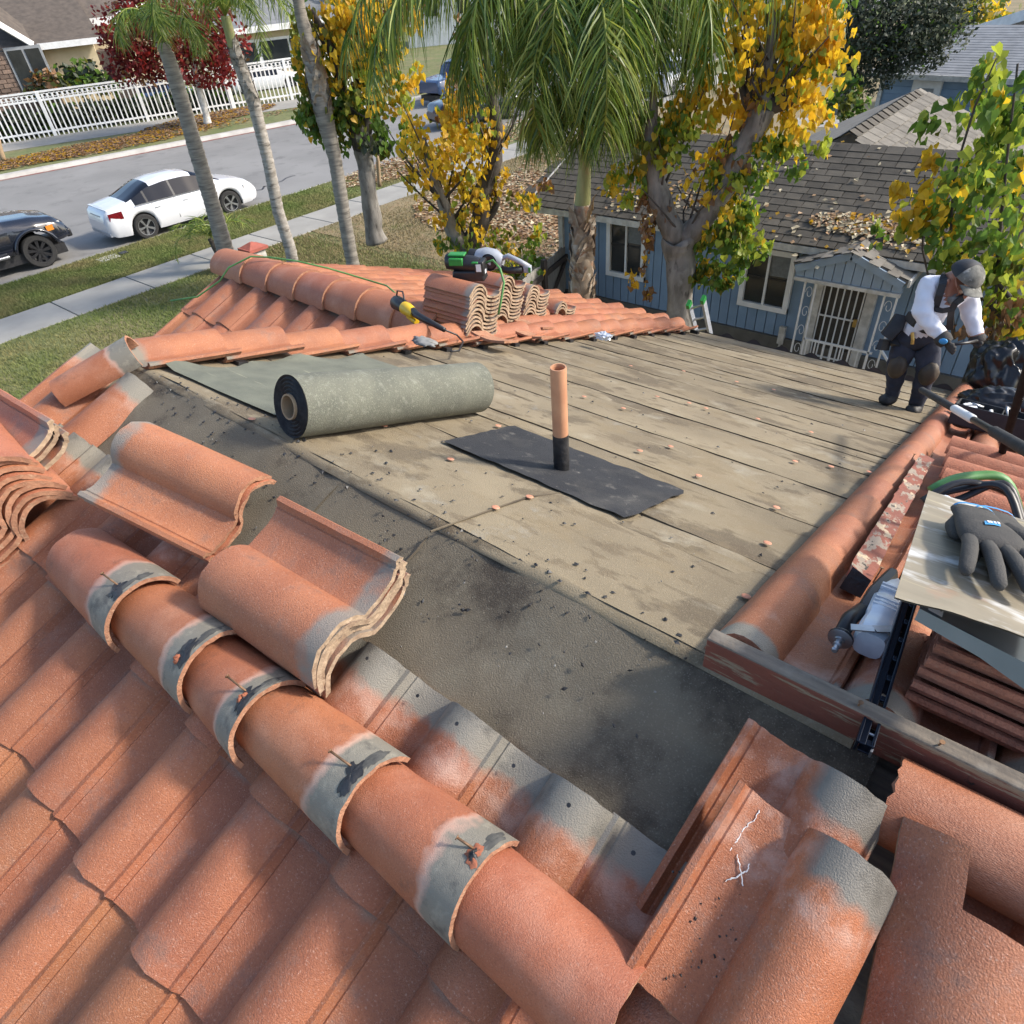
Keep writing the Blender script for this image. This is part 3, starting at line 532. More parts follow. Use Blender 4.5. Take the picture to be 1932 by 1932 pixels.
# ------------------------------------------------------------------ six loose ridge caps laid in a row across the tiles
XE = [-1.735, -1.36, -1.11, -.745, -.435, -.13]
LB = ['leftmost loose ridge cap, sticking out nail and oval black tar on its grey head', 'second loose ridge cap from the left, black tar and red crumbs on its grey head', 'third loose ridge cap from the left, streaked tar smear on grey head', 'fourth loose ridge cap from the left, ragged black tar lump and bent nail', 'fifth loose ridge cap from the left, red mortar crumbs round its nail hole', 'rightmost loose ridge cap, running under the chalk marked tile']
yc = -.66
for i, xe in enumerate(XE):
    L = .44; x0 = (XE[i-1]-.05) if i else -2.23; ln = (xe-x0)/L
    lift = .078 if i < 5 else .092
    yf = lambda x: lerp(-.665, -.605, (x+2.2)/2.2); o0 = pl1(x0, yf(x0), lift-.004); o1 = pl1(xe, yf(xe)+(0.008*math.sin(i*2.2)), lift+(.024 if i < 5 else .004))
    yv = (o1-o0).normalized(); xv = yv.cross(N1).normalized(); zv = xv.cross(yv)
    t = thing('ridge_cap', o0, LB[i], 'ridge tile', 'loose ridge caps in the foreground row')
    M = frame(o0, xv*1.02, yv*ln, zv)
    cw = [.90, .87, .84, .79, .76, .76][i]; M = frame(o0, xv*cw, yv*ln, zv*.92); put('cap', C_GREY[i % 4] if i < 5 else C_STR, M, t)
    if i < 5:      # bedding remains on the head end, moulded to the curve
        def on(a, s, h=0.): rr = lerp(.125, .145, s)+h; return o0+yv*(s*.44*ln)+xv*(math.sin(a)*rr*cw)+zv*(math.cos(a)*rr*.841)
        ac = [-.05, .0, -.12, -.22, -.45][i]; b = MB()
        def smear(ac, s0, wa, ws, sl, sd, hh):
            def g(u, v):
                th = 2*math.pi*v; q = u*(1+.75*noise.noise(Vector((math.cos(th)*1.6, math.sin(th)*1.6, sd)))+.35*noise.noise(Vector((math.cos(th)*4, math.sin(th)*4, sd+5)))); c_, s_ = math.cos(th)*q, math.sin(th)*q
                return on(ac+wa*c_, min(.999, s0+ws*s_+sl*c_), .0006+hh*(1-u*u)*(1+.8*noise.noise(Vector((c_*5, s_*5, sd)))))
            return g
        wa = (.26, .36, .34, .30, .20)[i]
        b.grid(smear(ac, .935, wa, .05, .015, i*3.1, .005), 6, 30); b.build('tar_patch', M_TAR if i != 4 else M_REDMORTAR, t, smooth=True)
        b = MB(); b.grid(smear(ac-.55, .945, .36, .028, .01, i*3.1+9, .002), 4, 30); b.build('tar_streak', mat('thin_tar_%d' % i, (.10, .098, .088), (.05, .05, .047), 30, .8), t, smooth=True)
        if i in (1, 2, 4):
            b = MB()
            def fl2_(u, v, ac=ac, i=i):
                a = ac+(.30 if i == 1 else -.02)+.2*(2*u-1); s = .90+.05*(2*v-1)+.02*noise.noise(Vector((u*6, i, 1))); e = max(0, 1-((2*u-1)**2+(2*v-1)**2)); return on(a, s, .010*e+.006*e*noise.noise(Vector((u*9+i, v*9, 3)))-.001)
            b.grid(smear(ac+(.22 if i == 1 else -.02), .91 if i != 4 else .935, .14, .022, 0, i*5.7, .012), 5, 24); b.build('mortar_crumb', M_REDMORTAR if i != 4 else M_TAR, t, smooth=True)
        if i in (0, 2, 3, 4):
            p0 = on(ac-.15, .93, -.01); p1 = p0-yv*.07*[1, 0, 1.0, .9, .5][i]+zv*.035-xv*.0; b = MB(); b.tube([p0, lerp(p0, p1, .5)+zv*.003, p1], .0028, 6); b.tube([p1, p1-yv*.002+zv*.001], .0055, 8); b.build('nail', M_RUST, t, smooth=True)
        for s_, a_ in ((.95, .55), (.955, -.75)):
            pass
# ------------------------------------------------------------------ tiles stacked on the roof: every tile is a thing
def tile_on(o, xd, yd, me, label, group, scale=1., zsc=None):
    xd = Vector(xd).normalized(); yd = Vector(yd); yd = (yd-xd*yd.dot(xd)).normalized(); zd = xd.cross(yd)
    t = put('loose_tile', me, frame(Vector(o), xd*scale, yd*scale, zd*(zsc or scale)))
    t['label'] = label; t['category'] = 'roof tile'
    if group: t['group'] = group
    return t
UP1 = Vector((0, 1, SLOPE)).normalized()
ORD = ['lowest', 'second', 'third', 'fourth', 'fifth', 'sixth', 'seventh', 'eighth', 'ninth', 'tenth', 'eleventh', 'twelfth']
def stack(base, xd, yd, n, step, top_label, low_label, group, mes, scale=1., jit=.012, drift=(0, 0), zsc=None):
    xd = Vector(xd).normalized(); yd = Vector(yd).normalized(); zd = xd.cross(yd).normalized()
    for k in range(n):
        o = Vector(base)+zd*(step*k)+xd*(random.uniform(-jit, jit)+drift[0]*k)+yd*(random.uniform(-jit, jit)+drift[1]*k)
        q = Matrix.Rotation(random.uniform(-.02, .02), 3, zd)
        tile_on(o, q@xd, q@yd, mes[k % len(mes)], top_label if k == n-1 else (ORD[k]+' tile '+('from the bottom ' if k else '')+low_label), group, scale, zsc)
# pair on the ridge caps (heads towards the street): noses to the right
o = r1(388, 1058, .115); a = r1(152, 940, .26); yd = (a-o); sc_ = yd.length/.435; yd.normalize(); nq = (N1+yd*-(N1.dot(yd))).normalized()
def two(dz, me, lab):
    xd = yd.cross(nq).normalized(); t = put('loose_tile', me, frame(o+nq*dz+yd*random.uniform(-.006, .006), xd*1.0, yd*sc_, nq*.92)); t['label'] = lab; t['category'] = 'roof tile'; t['group'] = 'pair of tiles on the caps'
two(-.040, T_NOSE[3], 'lower tile of the pair lying across the leftmost ridge cap'); two(-.014, T_NOSE[0], 'upper tile of the pair, rust stain in its pan, on the leftmost ridge cap')
# stack of five, heads towards the right
o = r1(532, 938, .20); a = r1(748, 1050, .20); yd = (a-o).normalized()
stack(o-N1*.105, yd.cross(N1), yd, 5, .021, 'top tile of the five-high stack behind the third ridge cap', 'in the five-high stack behind the ridge caps', 'five stacked tiles in front of the dark felt', T_LOOSE, 1.13, .008, zsc=.95)
# tall stack at the street-side edge, noses towards the camera's right, three tiles turned the other way on top
yd = Vector((-1, .06, 0)); o = r1(150, 938, .10)-yd.cross(N1).normalized()*.335*1.22
stack(o, yd.cross(N1), yd, 8, .027, 'top tile of the tall street-edge stack, under the turned ones', 'in the tall street-edge stack with ragged noses', 'tall stack of tiles at the street edge', T_NOSE, 1.22, .006, (.001, .009))
yd2 = Vector((1, .03, 0)).normalized(); x2 = yd2.cross(N1); o2 = r1(100, 792, .31)-yd2*.435*1.15-N1*.10
stack(o2, x2, yd2, 3, .033, 'topmost tile of the street-edge stack, turned with its head towards the ridge caps', 'of the turned three on the street-edge stack', 'tiles turned round on the street-edge stack', T_LOOSE, 1.15, .008)
# loose caps lying on the street-side rake
p = r1(105, 735, .12); q = r1(250, 655, .11); t = thing('ridge_cap', p, 'loose cap tile lying over the street-side edge, black tar on its grey upper end', 'ridge tile'); yv = (q-p).normalized(); xv = yv.cross(N1)
put('cap', C_GREY[1], frame(p-N1*.05, xv*.62, yv*((q-p).length/.44), xv.cross(yv)*.75), t)
b = MB(); b.grid(lambda u, v: q-yv*.045+xv*(.05*(2*u-1)-.02)+yv*.03*(2*v-1)+N1*(.030-.03*(2*u-1.2)**2*.5), 8, 6); b.build('tar_patch', M_TAR, t, smooth=True)
# ------------------------------------------------------------------ right-hand side of the ridge: nailer board, loose tiles, tools
bo = Vector((-.31, 0.0, ZR+.0)); be = Vector((.42, .03, ZR+.0))
t = thing('nailer_board', bo, 'weathered ridge nailer board on edge with red paint remains', 'board')
b = MB(); b.bar(Vector((-.325, -.005, ZR+.05)), Vector((.45, .01, ZR+.05)), .034, .098, M_WOODP); b.bar(Vector((-.326, -.005, ZR+.1015)), Vector((.451, .01, ZR+.1015)), .0345, .005, M_WOODG); b.build('board', None, t, bevel=.003)
for x in (-.02, .12, .33):
    b = MB(); b.tube([(x, -.002, ZR+.09), (x+.004, -.006, ZR+.118)], .002, 6); b.tube([(x+.004, -.006, ZR+.118), (x+.004, -.006, ZR+.1195)], .005, 8); b.build('nail', M_RUST, t)
# two chalk-marked tiles in the near slope's top courses, right of the row of caps
wsc = .86
def loose(o, head, me, label, group, wscale, lscale, nrm=N1, name='loose_tile'):
    yd = (Vector(head)-Vector(o)).normalized(); xd = yd.cross(nrm).normalized(); zd = xd.cross(yd)
    t = put(name, me, frame(Vector(o), xd*wscale, yd*lscale, zd*1.0)); t['label'] = label; t['category'] = 'roof tile'
    if group: t['group'] = group
    return t
h1 = r1(1422, 1345, .085); n1 = h1+(pl1(h1.x-.03, h1.y-.40, -.055)-pl1(h1.x, h1.y))
ta = loose(n1, h1, T_CHALK[0], 'grey headed tile against the ridge board, half covered by the chalk-marked one', None, .84, .95)
h2 = r1(1393, 1478, .125); n2 = r1(1178, 1828, .14)
L2 = (h2-n2).length
tb = loose(n2, h2, T_CHALK[1], 'large tile with a white chalk cross scribbled in its pan', None, .86, L2/.435)
yd = (h2-n2).normalized(); xd = yd.cross(N1).normalized(); zd = xd.cross(yd)
def ont(px, py, o=.004):     # a point on that tile's pan from a line of sight
    r = sight(px, py); q = n2+zd*.008; return CAM+r*(((q-CAM).dot(zd))/r.dot(zd))+zd*o
def chalk(pts, rad=.0012):
    bb = MB(); P = []
    for k in range(len(pts)-1):
        for s in range(6):
            u = s/6; q = ont(lerp(pts[k][0], pts[k+1][0], u), lerp(pts[k][1], pts[k+1][1], u), .0008); P.append(q+Vector((random.gauss(0, .0008), random.gauss(0, .0008), 0)))
    P.append(ont(*pts[-1], .0008)); bb.tube(P, [rad*random.uniform(.5, 1.2) for _ in P], 5); o = bb.build('chalk_mark', M_WHITE, None); adopt2(o, tb); return o
def adopt2(o, par):      # child of a turned tile: keep the child's world place
    o.parent = par; o.matrix_parent_inverse = par.matrix_basis.inverted()
chalk([(1432, 1528), (1425, 1545), (1405, 1560), (1392, 1585), (1380, 1600), (1365, 1622)]); chalk([(1390, 1612), (1396, 1640), (1402, 1672)]); chalk([(1368, 1662), (1390, 1655), (1408, 1645), (1414, 1630)])
# dark strip of underlayment and a tile under the gap
b = MB(); o = thing('felt_scrap', r1(1185, 1905, .02), 'scrap of black felt with a roofing nail under the right end of the ridge caps', 'felt')
p = r1(1185, 1900, .075); b.grid(lambda u, v: p+X*(.11*(u-.5))+Vector((0, 1, SLOPE))*.16*(v-.7)+N1*(.01*noise.noise(Vector((u*4, v*4, 1)))), 10, 8); b.build('felt', M_TAR, o, smooth=True)
b = MB(); q = p+N1*.008+X*.0; b.lathe([(.0001, .004), (.006, .003), (.007, 0)], q, N1, 10); b.build('nail_head', M_STEEL, o)
# broken tile with a square notch, far right
NT = tile_mesh('notched_tile', 77, M_TILE, M_TILE_RAW, notch=lambda x, y: x > .155 and y > .205, ny=13)
h3 = r1(1700, 1548, .10); n3 = r1(1590, 2150, .10)
def slab(label, o, xa, ya, w, l, prof, m, ed, th=.016, group=None, n=12, ny=10, keep=None, name='broken_tile'):
    xa = Vector(xa).normalized(); ya = Vector(ya).normalized(); za = xa.cross(ya).normalized(); t = thing(name, o, label, 'roof tile', group)
    b = MB()
    def f(u, v, k=0.): return Vector(o)+xa*(u*w)+ya*(v*l)+za*(prof(u)-k)+Vector((noise.noise(Vector((u*9, v*7, k))), noise.noise(Vector((u*6, v*9, 3+k))), 0))*.002
    kp = keep or (lambda i, j: True)
    b.grid(lambda u, v: f(u, v), n, ny, m, kp); b.grid(lambda u, v: f(1-u, v, th), n, ny, ed, lambda i, j: kp(n-1-i, j))
    for i in range(n):
        for j in range(ny):
            if not kp(i, j): continue
            for (di, dj, e0, e1) in ((-1, 0, (i, j), (i, j+1)), (1, 0, (i+1, j+1), (i+1, j)), (0, -1, (i+1, j), (i, j)), (0, 1, (i, j+1), (i+1, j+1))):
                a, c = i+di, j+dj
                if 0 <= a < n and 0 <= c < ny and kp(a, c): continue
                A, B_ = f(e0[0]/n, e0[1]/ny), f(e1[0]/n, e1[1]/ny); b.quad(B_, A, f(e0[0]/n, e0[1]/ny, th), f(e1[0]/n, e1[1]/ny, th), ed)
    b.build('body', None, t, angle=40); return t
ug = UP1; o3 = r1(1632, 1960, .135)
bt = slab('cut terracotta tile with a square notch broken out of its upper right corner', r1(1608, 2010, .11), X, (r1(1705, 1540, .12)-r1(1608, 2010, .11)), .30, (r1(1705, 1540, .12)-r1(1608, 2010, .11)).length, lambda u: .085*math.sin(math.pi*min(1, u*.86+.12))-.03, M_TILE, M_TILE_PALE, n=16, ny=16, keep=lambda i, j: not (i >= 5 and i < 14 and j >= 12), th=.018)
yv = (X+Vector((0, .03, 0))).normalized(); xv = yv.cross(N1).normalized(); t = put('trim_tile', C_STR, frame(r1(1672, 1505, .05), xv*.66, yv*1.5, N1*.55)); t['label'] = 'half round terracotta tile lying crossways above the notched tile'; t['category'] = 'roof tile'
t = lay(pl1, -1, r1(1640, 1900, .0).x+.0, r1(1640, 1900, .0).y-.10, T_LOOSE[2], .012, w=.9, ln=1.12, parent=None, name='under_tile'); t['label'] = 'paler terracotta tile showing through the square notch'; t['category'] = 'roof tile'
crumbs('tile_debris', [(ont(random.uniform(1240, 1400), random.uniform(1640, 1900), .001), N1) for _ in range(46)], M_TAR, .0015, .0045)
# second barrel head beside the board is part of the roof field. Broken painted board lying in the pan of the tiles
pa_, pb_ = r2(1612, 1100, .085), r2(1742, 872, .105)
t = thing('broken_board', (pa_+pb_)/2, 'splintered old fascia board with peeling red brown paint lying between the barrels', 'board')
b = MB(); y = (pb_-pa_).normalized(); x = y.cross(N2).normalized()
def bd(u, v):     # rough box section swept along
    a = [(-.030, -.03), (.028, -.035), (.034, .022), (-.026, .034), (-.030, -.03)]; k = min(int(v*4), 3); f = v*4-k; px_, pz_ = lerp(a[k][0], a[k+1][0], f), lerp(a[k][1], a[k+1][1], f)
    e = .006*noise.noise(Vector((u*24, v*3, 1)))+(.02*noise.noise(Vector((v*7, 9, 1))) if u in (0., 1.) else 0)
    return lerp(pa_, pb_, u)+y*(e*2 if u in (0., 1.) else 0)+x*(px_+e)+N2*(pz_+e*.6)
b.grid(bd, 40, 4, M_WOODB); b.quad(*[bd(0., k/4) for k in (0, 1, 2, 3)], M_TAR); b.build('board', None, t, angle=30)
for q in ((1718, 868), (1752, 868), (1652, 1088), (1640, 1118)):
    p = r2(*q, .11); b = MB(); b.tube([p-N2*.02, p+N2*.03+x*.006], .0022, 6); b.tube([p+N2*.03+x*.006, p+N2*.032+x*.006], .006, 8); b.build('nail', M_RUST, t)
# pile of tiles at the right edge (long sides towards the camera)
zt = N2; base = r2(1692, 1322, .085)
stack(base+Vector((.375, .0, -.012)), Vector((0, 1, -SLOPE)), Vector((-1, .0, 0)), 8, .0300, 'top tile of the tall pile under the metal sheet', 'in the pile under the metal sheet and gloves', 'pile of tiles under the metal sheet', T_RED, .86, .008, (.003, -.004))
stack(base+Vector((.755, .015, -.012)), Vector((0, 1, -SLOPE)), Vector((-1, .0, 0)), 8, .0300, 'top tile of the pile that runs out at the right beside the metal sheet', 'in the pile running out at the right edge', 'second pile of tiles at the right edge', T_RED, .86, .008, (.003, -.004))
# sheets on the pile
c4 = [r2(1690, 1122, .385), r2(1752, 925, .385), r2(2010, 1005, .385), r2(2000, 1215, .385)]
t = thing('metal_sheet', c4[0], 'dusty tan metal sheet with white smears lying under the gloves', 'sheet')
def sh(u, v, o=0.): p = lerp(lerp(c4[0], c4[3], u), lerp(c4[1], c4[2], u), v); return p+N2*(.006*noise.noise(Vector((u*3, v*3, 1)))-.012*(1-v)*abs(u-.4)+o)
b = MB(); b.grid(lambda u, v: sh(u, v), 14, 10); b.grid(lambda u, v: sh(1-u, v, -.003), 14, 10); b.build('sheet', M_SHEET, t, smooth=True)
c5 = [r2(1735, 1148, .325), r2(1760, 1040, .325), r2(2020, 1150, .325), r2(2010, 1290, .325)]
t2 = thing('flashing_sheet', c5[0], 'bluish metal flashing sheet with a white sticker under the tan sheet', 'sheet')
def sh2(u, v, o=0.): p = lerp(lerp(c5[0], c5[3], u), lerp(c5[1], c5[2], u), v); return p+N2*(.004*noise.noise(Vector((u*4, v*3, 4)))+o)
b = MB(); b.grid(sh2, 10, 6); b.grid(lambda u, v: sh2(1-u, v, -.003), 10, 6); b.quad(sh2(0, 0), sh2(.5, 0), sh2(.5, 0)-N2*.03, sh2(0, 0)-N2*.025); b.quad(sh2(.5, 0), sh2(1, 0), sh2(1, 0)-N2*.05, sh2(.5, 0)-N2*.03); b.build('sheet', M_SHEETB, t2, smooth=True)
b = MB(); b.quad(sh2(.06, .02, .003), sh2(.17, .02, .003), sh2(.17, .28, .003), sh2(.06, .28, .003)); o = b.build('sticker', M_LABEL, t2)
b = MB()
for i in range(4): b.quad(sh2(.08+.022*i, .08, .0036), sh2(.09+.022*i, .08, .0036), sh2(.09+.022*i, .16, .0036), sh2(.08+.022*i, .16, .0036))
b.build('sticker_code', M_BLACK, t2)
# gloves: palm plus five bent fingers each
def glove(name, label, wrist, tip, nrm, m, scale=1., thumb=1, parts=True, spread=1.):
    W = Vector(wrist); y = Vector(tip)-W; L = y.length; y.normalize(); x = y.cross(nrm).normalized(); z = x.cross(y); t = thing(name, W, label, 'glove', 'pair of work gloves')
    P = lambda a, b_, c: W+x*(a*L*.74)+y*(b_*L)+z*(c*L*.8)
    b = MB(); n = 16
    secs = [(0, .15, .045), (.06, .15, .05), (.16, .16, .055), (.28, .185, .065), (.40, .20, .07), (.50, .195, .065), (.56, .15, .045)]
    V = []
    for s, wd_, ht in secs:
        for j in range(n): a = 2*math.pi*j/n; ca, sa = math.cos(a), math.sin(a); V.append(P(math.copysign(abs(ca)**.7, ca)*wd_, s, ht+sa*ht*(1+.12*noise.noise(Vector((a, s*9, 2))))))
    F_ = [(i*n+j, i*n+(j+1) % n, (i+1)*n+(j+1) % n, (i+1)*n+j) for i in range(len(secs)-1) for j in range(n)]+[tuple(range(n-1, -1, -1)), tuple((len(secs)-1)*n+j for j in range(n))]
    b.add(V, F_)
    for k, (ax_, ln_, r_, sp) in enumerate(((-.155, .33, .040, -.09), (-.052, .43, .043, -.03), (.052, .46, .043, .03), (.152, .40, .042, .09))):
        sp *= spread; pts = [P(ax_*.9, .46, .065), P(ax_+sp*.3, .50+ln_*.35, .08), P(ax_+sp*.7, .50+ln_*.68, .07), P(ax_+sp, .50+ln_*.93, .05), P(ax_+sp*1.05, .50+ln_, .035)]
        b.tube(pts, [r_*L*.86, r_*L*.86, r_*L*.82, r_*L*.74, r_*L*.4], 10, flat=.85)
    b.tube([P(.14*thumb, .20, .06), P(.24*thumb, .30, .06), P(.29*thumb, .42, .05), P(.29*thumb, .52, .045), P(.285*thumb, .555, .045)], [.05*L, .052*L, .048*L, .04*L, .02*L], 10, flat=.85)
    b.build('knit', m, t, smooth=True)
    b = MB()
    V = [];
    for s in (-.012, .012):
        for j in range(n): a = 2*math.pi*j/n; ca, sa = math.cos(a), math.sin(a); V.append(P(math.copysign(abs(ca)**.7, ca)*.139, s, .05+sa*.055))
    b.add(V, [(j, (j+1) % n, n+(j+1) % n, n+j) for j in range(n)]); b.build('cuff_edge', M_BLUE, t, smooth=True)
    return t, P
up_ = .37
g1, GP = glove('work_glove', 'upper dark grey work glove with blue cuff edge and blue badge', r2(1830, 978, .415), r2(1915, 1138, .40), N2, M_GLOVE, 1., -1)
glove('work_glove', 'lower dark grey work glove mostly hidden beneath the badged one', r2(1868, 985, .39), r2(1920, 1120, .388), N2, M_GLOVE, 1., 1, spread=1.1)
b = MB(); b.grid(lambda u, v: GP(.0+.10*(u-.5)+.01*v, .34+.055*(v-.5)+.03*u, .142+.004*math.sin(math.pi*u)), 8, 3); b.build('badge', M_BLUE, g1, smooth=True)
b = MB()
for k, a in enumerate((-.035, -.012, .012, .03)): b.grid(lambda u, v, a=a: GP(a+.014*(u-.5), .345+.03*(v-.5)+.3*a, .1485), 2, 2)
b.build('badge_print', M_LABEL, g1)
# coil of black and green cable behind the sheet
t = thing('cable_bundle', r2(1850, 945, .3), 'black cable loops and green strap heaped behind the metal sheet', 'cable')
for k, (x0, y0, x1, y1, m) in enumerate(((1740, 945, 1930, 985, M_BLACK), (1755, 930, 1925, 962, M_GREENH), (1765, 940, 1935, 1005, M_BLACK), (1790, 950, 1940, 1000, M_BLACK))):
    A_, B_ = r2(x0, y0, .27), r2(x1, y1, .27); b = MB(); P = [lerp(A_, B_, u)+N2*(.07*math.sin(math.pi*u)+.01*math.sin(u*9+k))+Vector((0, .05*math.sin(math.pi*u), 0)) for u in [i/14 for i in range(15)]]
    b.tube(P, .012 if m is M_BLACK else .018, 8, flat=.7); b.build('cable', m, t, smooth=True)
for k, q in enumerate(((1808, 948), (1845, 958), (1862, 965), (1880, 975), (1785, 940))):
    b = MB(); b.blob(r2(*q, .33), (.014, .010, .009), seed=k); b.build('connector', M_CHROME if k else M_LABEL, t, smooth=True)
# slotted black rail
A_, B_ = r1(1628, 1412, .105), r2(1728, 1090, .25)
t = thing('slotted_rail', A_, 'black slotted metal rail resting on the ridge board and running under the sheet', 'rail')
y = (B_-A_).normalized(); x = y.cross(Zv).normalized(); z = x.cross(y); L = (B_-A_).length; RW, RH = .026, .034
b = MB()
b.bar(A_+z*.012-x*RW*.22, B_+z*.012-x*RW*.22, RW*.56, .006, None, z); b.bar(A_-x*RW*.47, B_-x*RW*.47, .005, RH, None, z); b.bar(A_-z*.012+x*.003, B_-z*.012+x*.003, RW*.8, .005, None, z)
n = 9
for k in range(n+1):
    c = lerp(A_, B_, (k+.02)/n) if k < n else B_-y*.01
    b.box(c+x*RW*.5+y*(L/n*.12), (.005, L/n*.24, RH), None, Matrix((x, y, z)).transposed()); b.box(c+x*RW*.27+z*.012+y*(L/n*.12), (RW*.42, L/n*.22, .005), None, Matrix((x, y, z)).transposed())
b.bar(A_+x*RW*.5+z*.013, B_+x*RW*.5+z*.013, .0055, .008, None, z); b.bar(A_+x*RW*.5-z*.013, B_+x*RW*.5-z*.013, .0055, .008, None, z)
b.build('rail', M_BLACKM, t, bevel=.0015)
b = MB(); b.bar(A_+x*RW*.54-y*.006, A_+x*RW*.54+y*.12, .004, .020, None, z); b.build('pale_guide', M_LABEL if False else M_STEEL, t)
for s in (.01, .03):
    b = MB(); b.tube([A_+y*s-x*RW*.55+z*.01, A_+y*s+x*RW*.6+z*.01], .003, 8); b.build('screw', M_STEEL, t)
# pneumatic nailer: silver body, hook, coupling
C_ = r2(1655, 1165, .13); G1, G2 = r2(1682, 1108, .16), r2(1632, 1215, .12)
t = thing('nail_gun', C_, 'silver pneumatic nail gun with belt hook and air coupling', 'nail gun')
y = (G2-G1).normalized(); x = y.cross(N2).normalized(); z = x.cross(y); L = (G2-G1).length
Q = lambda a, b_, c: G1+x*a+y*b_+z*c
b = MB()
def body(secs, n=14):
    V = []
    for s, a, w_, h_, c in secs:
        for j in range(n): th = 2*math.pi*j/n; ca, sa = math.cos(th), math.sin(th); V.append(Q(a+math.copysign(abs(ca)**.6, ca)*w_, s*L, c+math.copysign(abs(sa)**.6, sa)*h_))
    return V, [(i*n+j, i*n+(j+1) % n, (i+1)*n+(j+1) % n, (i+1)*n+j) for i in range(len(secs)-1) for j in range(n)]+[tuple(range(n-1, -1, -1)), tuple((len(secs)-1)*n+j for j in range(n))]
b.add(*body([(-.1, .0, .012, .016, .0), (.0, 0, .02, .022, 0), (.12, 0, .026, .026, 0), (.3, -.004, .030, .028, 0), (.34, -.004, .034, .032, 0), (.6, -.008, .036, .034, 0), (.64, -.008, .033, .030, 0), (.8, -.008, .037, .036, 0), (.95, -.008, .036, .036, 0), (1.0, -.008, .030, .03, 0)]))
for s in (.18, .24, .42, .48, .54): b.box(Q(-.004, s*L, .030), (.05, .006, .008), None, Matrix((x, y, z)).transposed())
b.build('housing', M_CHROME, t, angle=30)
b = MB(); b.tube([Q(.034, .5*L, .0), Q(.05, .75*L, .0), Q(.05, 1.02*L, -.004)], [.016, .018, .016], 10); b.build('grip', M_BLACK, t, smooth=True)
b = MB(); e = Q(.048, 1.02*L, -.002)
b.lathe([(.0001, 0), (.024, 0), (.026, .004), (.026, .012), (.020, .014), (.012, .016), (.011, .02), (.0075, .021), (.0075, .03), (.0095, .031), (.0095, .035), (.006, .037), (.006, .048), (.0075, .050), (.005, .055), (.0001, .055)], e, y-N2*.15, 20); b.build('air_coupling', M_STEEL, t, angle=30)
b = MB(); b.lathe([(.0262, .003), (.027, .005), (.0262, .011)], e, y-N2*.15, 20); b.build('seal_ring', M_BLACK, t)
b = MB(); hk = [Q(.038, 1.02*L, .03), Q(-.005, .98*L, .042), Q(-.05, .86*L, .045), Q(-.052, .74*L, .05), Q(-.04, .58*L, .052)]
for i in range(len(hk)-1): b.bar(hk[i], hk[i+1], .022, .003, None, z)
b.build('belt_hook', M_STEEL, t)
b = MB(); b.add(*body([(-.22, .012, .012, .02, 0), (-.1, .012, .018, .026, 0), (.25, .03, .016, .026, -.004), (.5, .034, .014, .024, -.004), (.62, .034, .006, .012, -.004)], 10)); b.build('magazine', M_BLACK, t, angle=30)
# telescopic pole, dark stick
A_, B_ = r2(1738, 735, .36), r2(1990, 880, .50)
t = thing('telescopic_pole', A_, 'long black pole with a white middle sleeve lying across the caps', 'pole')
for k, (u0, u1, r_, m) in enumerate(((0, .40, .0165, M_RUBBER), (.395, .40+.17, .0175, M_WHITE), (.56, .72, .013, M_BLACK), (.70, 1.0, .019, M_RUBBER))):
    b = MB(); b.tube([lerp(A_, B_, u0), lerp(A_, B_, u0+.012), lerp(A_, B_, u1-.012), lerp(A_, B_, u1)], [r_*.75, r_, r_, r_*.75], 14); b.build(('foam_end', 'white_sleeve', 'inner_tube', 'foam_grip')[k], m, t, smooth=True, angle=50)
A_, B_ = r2(1888, 862, .15), r2(1950, 660, .75)
t = thing('pry_bar', A_, 'straight black bar leaning on the trash bag at the right edge', 'bar'); b = MB(); b.tube([A_, B_], .016, 8, flat=.6); b.build('shaft', M_MATTE, t, smooth=True, angle=50)
# small tiles lying sideways down-slope of the sheet, in a fanned row
for k in range(5):
    o = r2(1780+4*k, 915-20*k, .12); yd = X+Vector((0, -.02*k, 0))
    tile_on(o+Vector((0, -.0, .0)), Vector((0, -1, SLOPE)), yd, T_RED[k % 3], ('nearest', 'second nearest', 'middle', 'second farthest', 'farthest')[k]+' of the five tiles laid crossways beyond the cable loops', 'tiles laid crossways beyond the sheet', .9)
    o2 = o+X*.40; tile_on(o2, Vector((0, -1, SLOPE)), yd, T_RED[(k+1) % 3], ('nearest', 'second nearest', 'middle', 'second farthest', 'farthest')[k]+' outer tile at the right edge of the crossways row', 'tiles at the right edge beyond the sheet', .9)
# open tool tray
c = r2(1870, 810, .12); t = thing('tool_tray', c, 'black open tool tray full of metal fittings behind the pole', 'tool tray'); x, y, z = X, Vector((0, 1, -SLOPE)).normalized(), N2; MR = Matrix((x, y, z)).transposed()
b = MB(); w_, d_, h_ = .44, .30, .12
b.box(c, (w_, d_, .012), None, MR)
for s in (-1, 1): b.box(c+x*s*w_/2+z*h_/2, (.012, d_, h_), None, MR); b.box(c+y*s*d_/2+z*h_/2, (w_, .012, h_), None, MR)
b.box(c+x*.02+z*h_/2, (.008, d_, h_*.9), None, MR); b.build('tray', M_BLACK, t, bevel=.003)
for k in range(12):
    p = c+x*random.uniform(-.19, .12)+y*random.uniform(-.12, .12)+z*random.uniform(.05, .13); b = MB(); dvec = Vector((random.uniform(-1, 1), random.uniform(-1, 1), random.uniform(-.2, .5))).normalized()*.05
    if k % 2: b.tube([p-dvec*.6, p, p+dvec*.8], random.uniform(.006, .012), 8)
    else: b.box(p, (.05, .02, .025), None, Matrix.Rotation(k, 3, 'Z'))
    b.build('fitting', (M_STEEL, M_LABEL, M_BLACK)[k % 3], t, smooth=bool(k % 2))
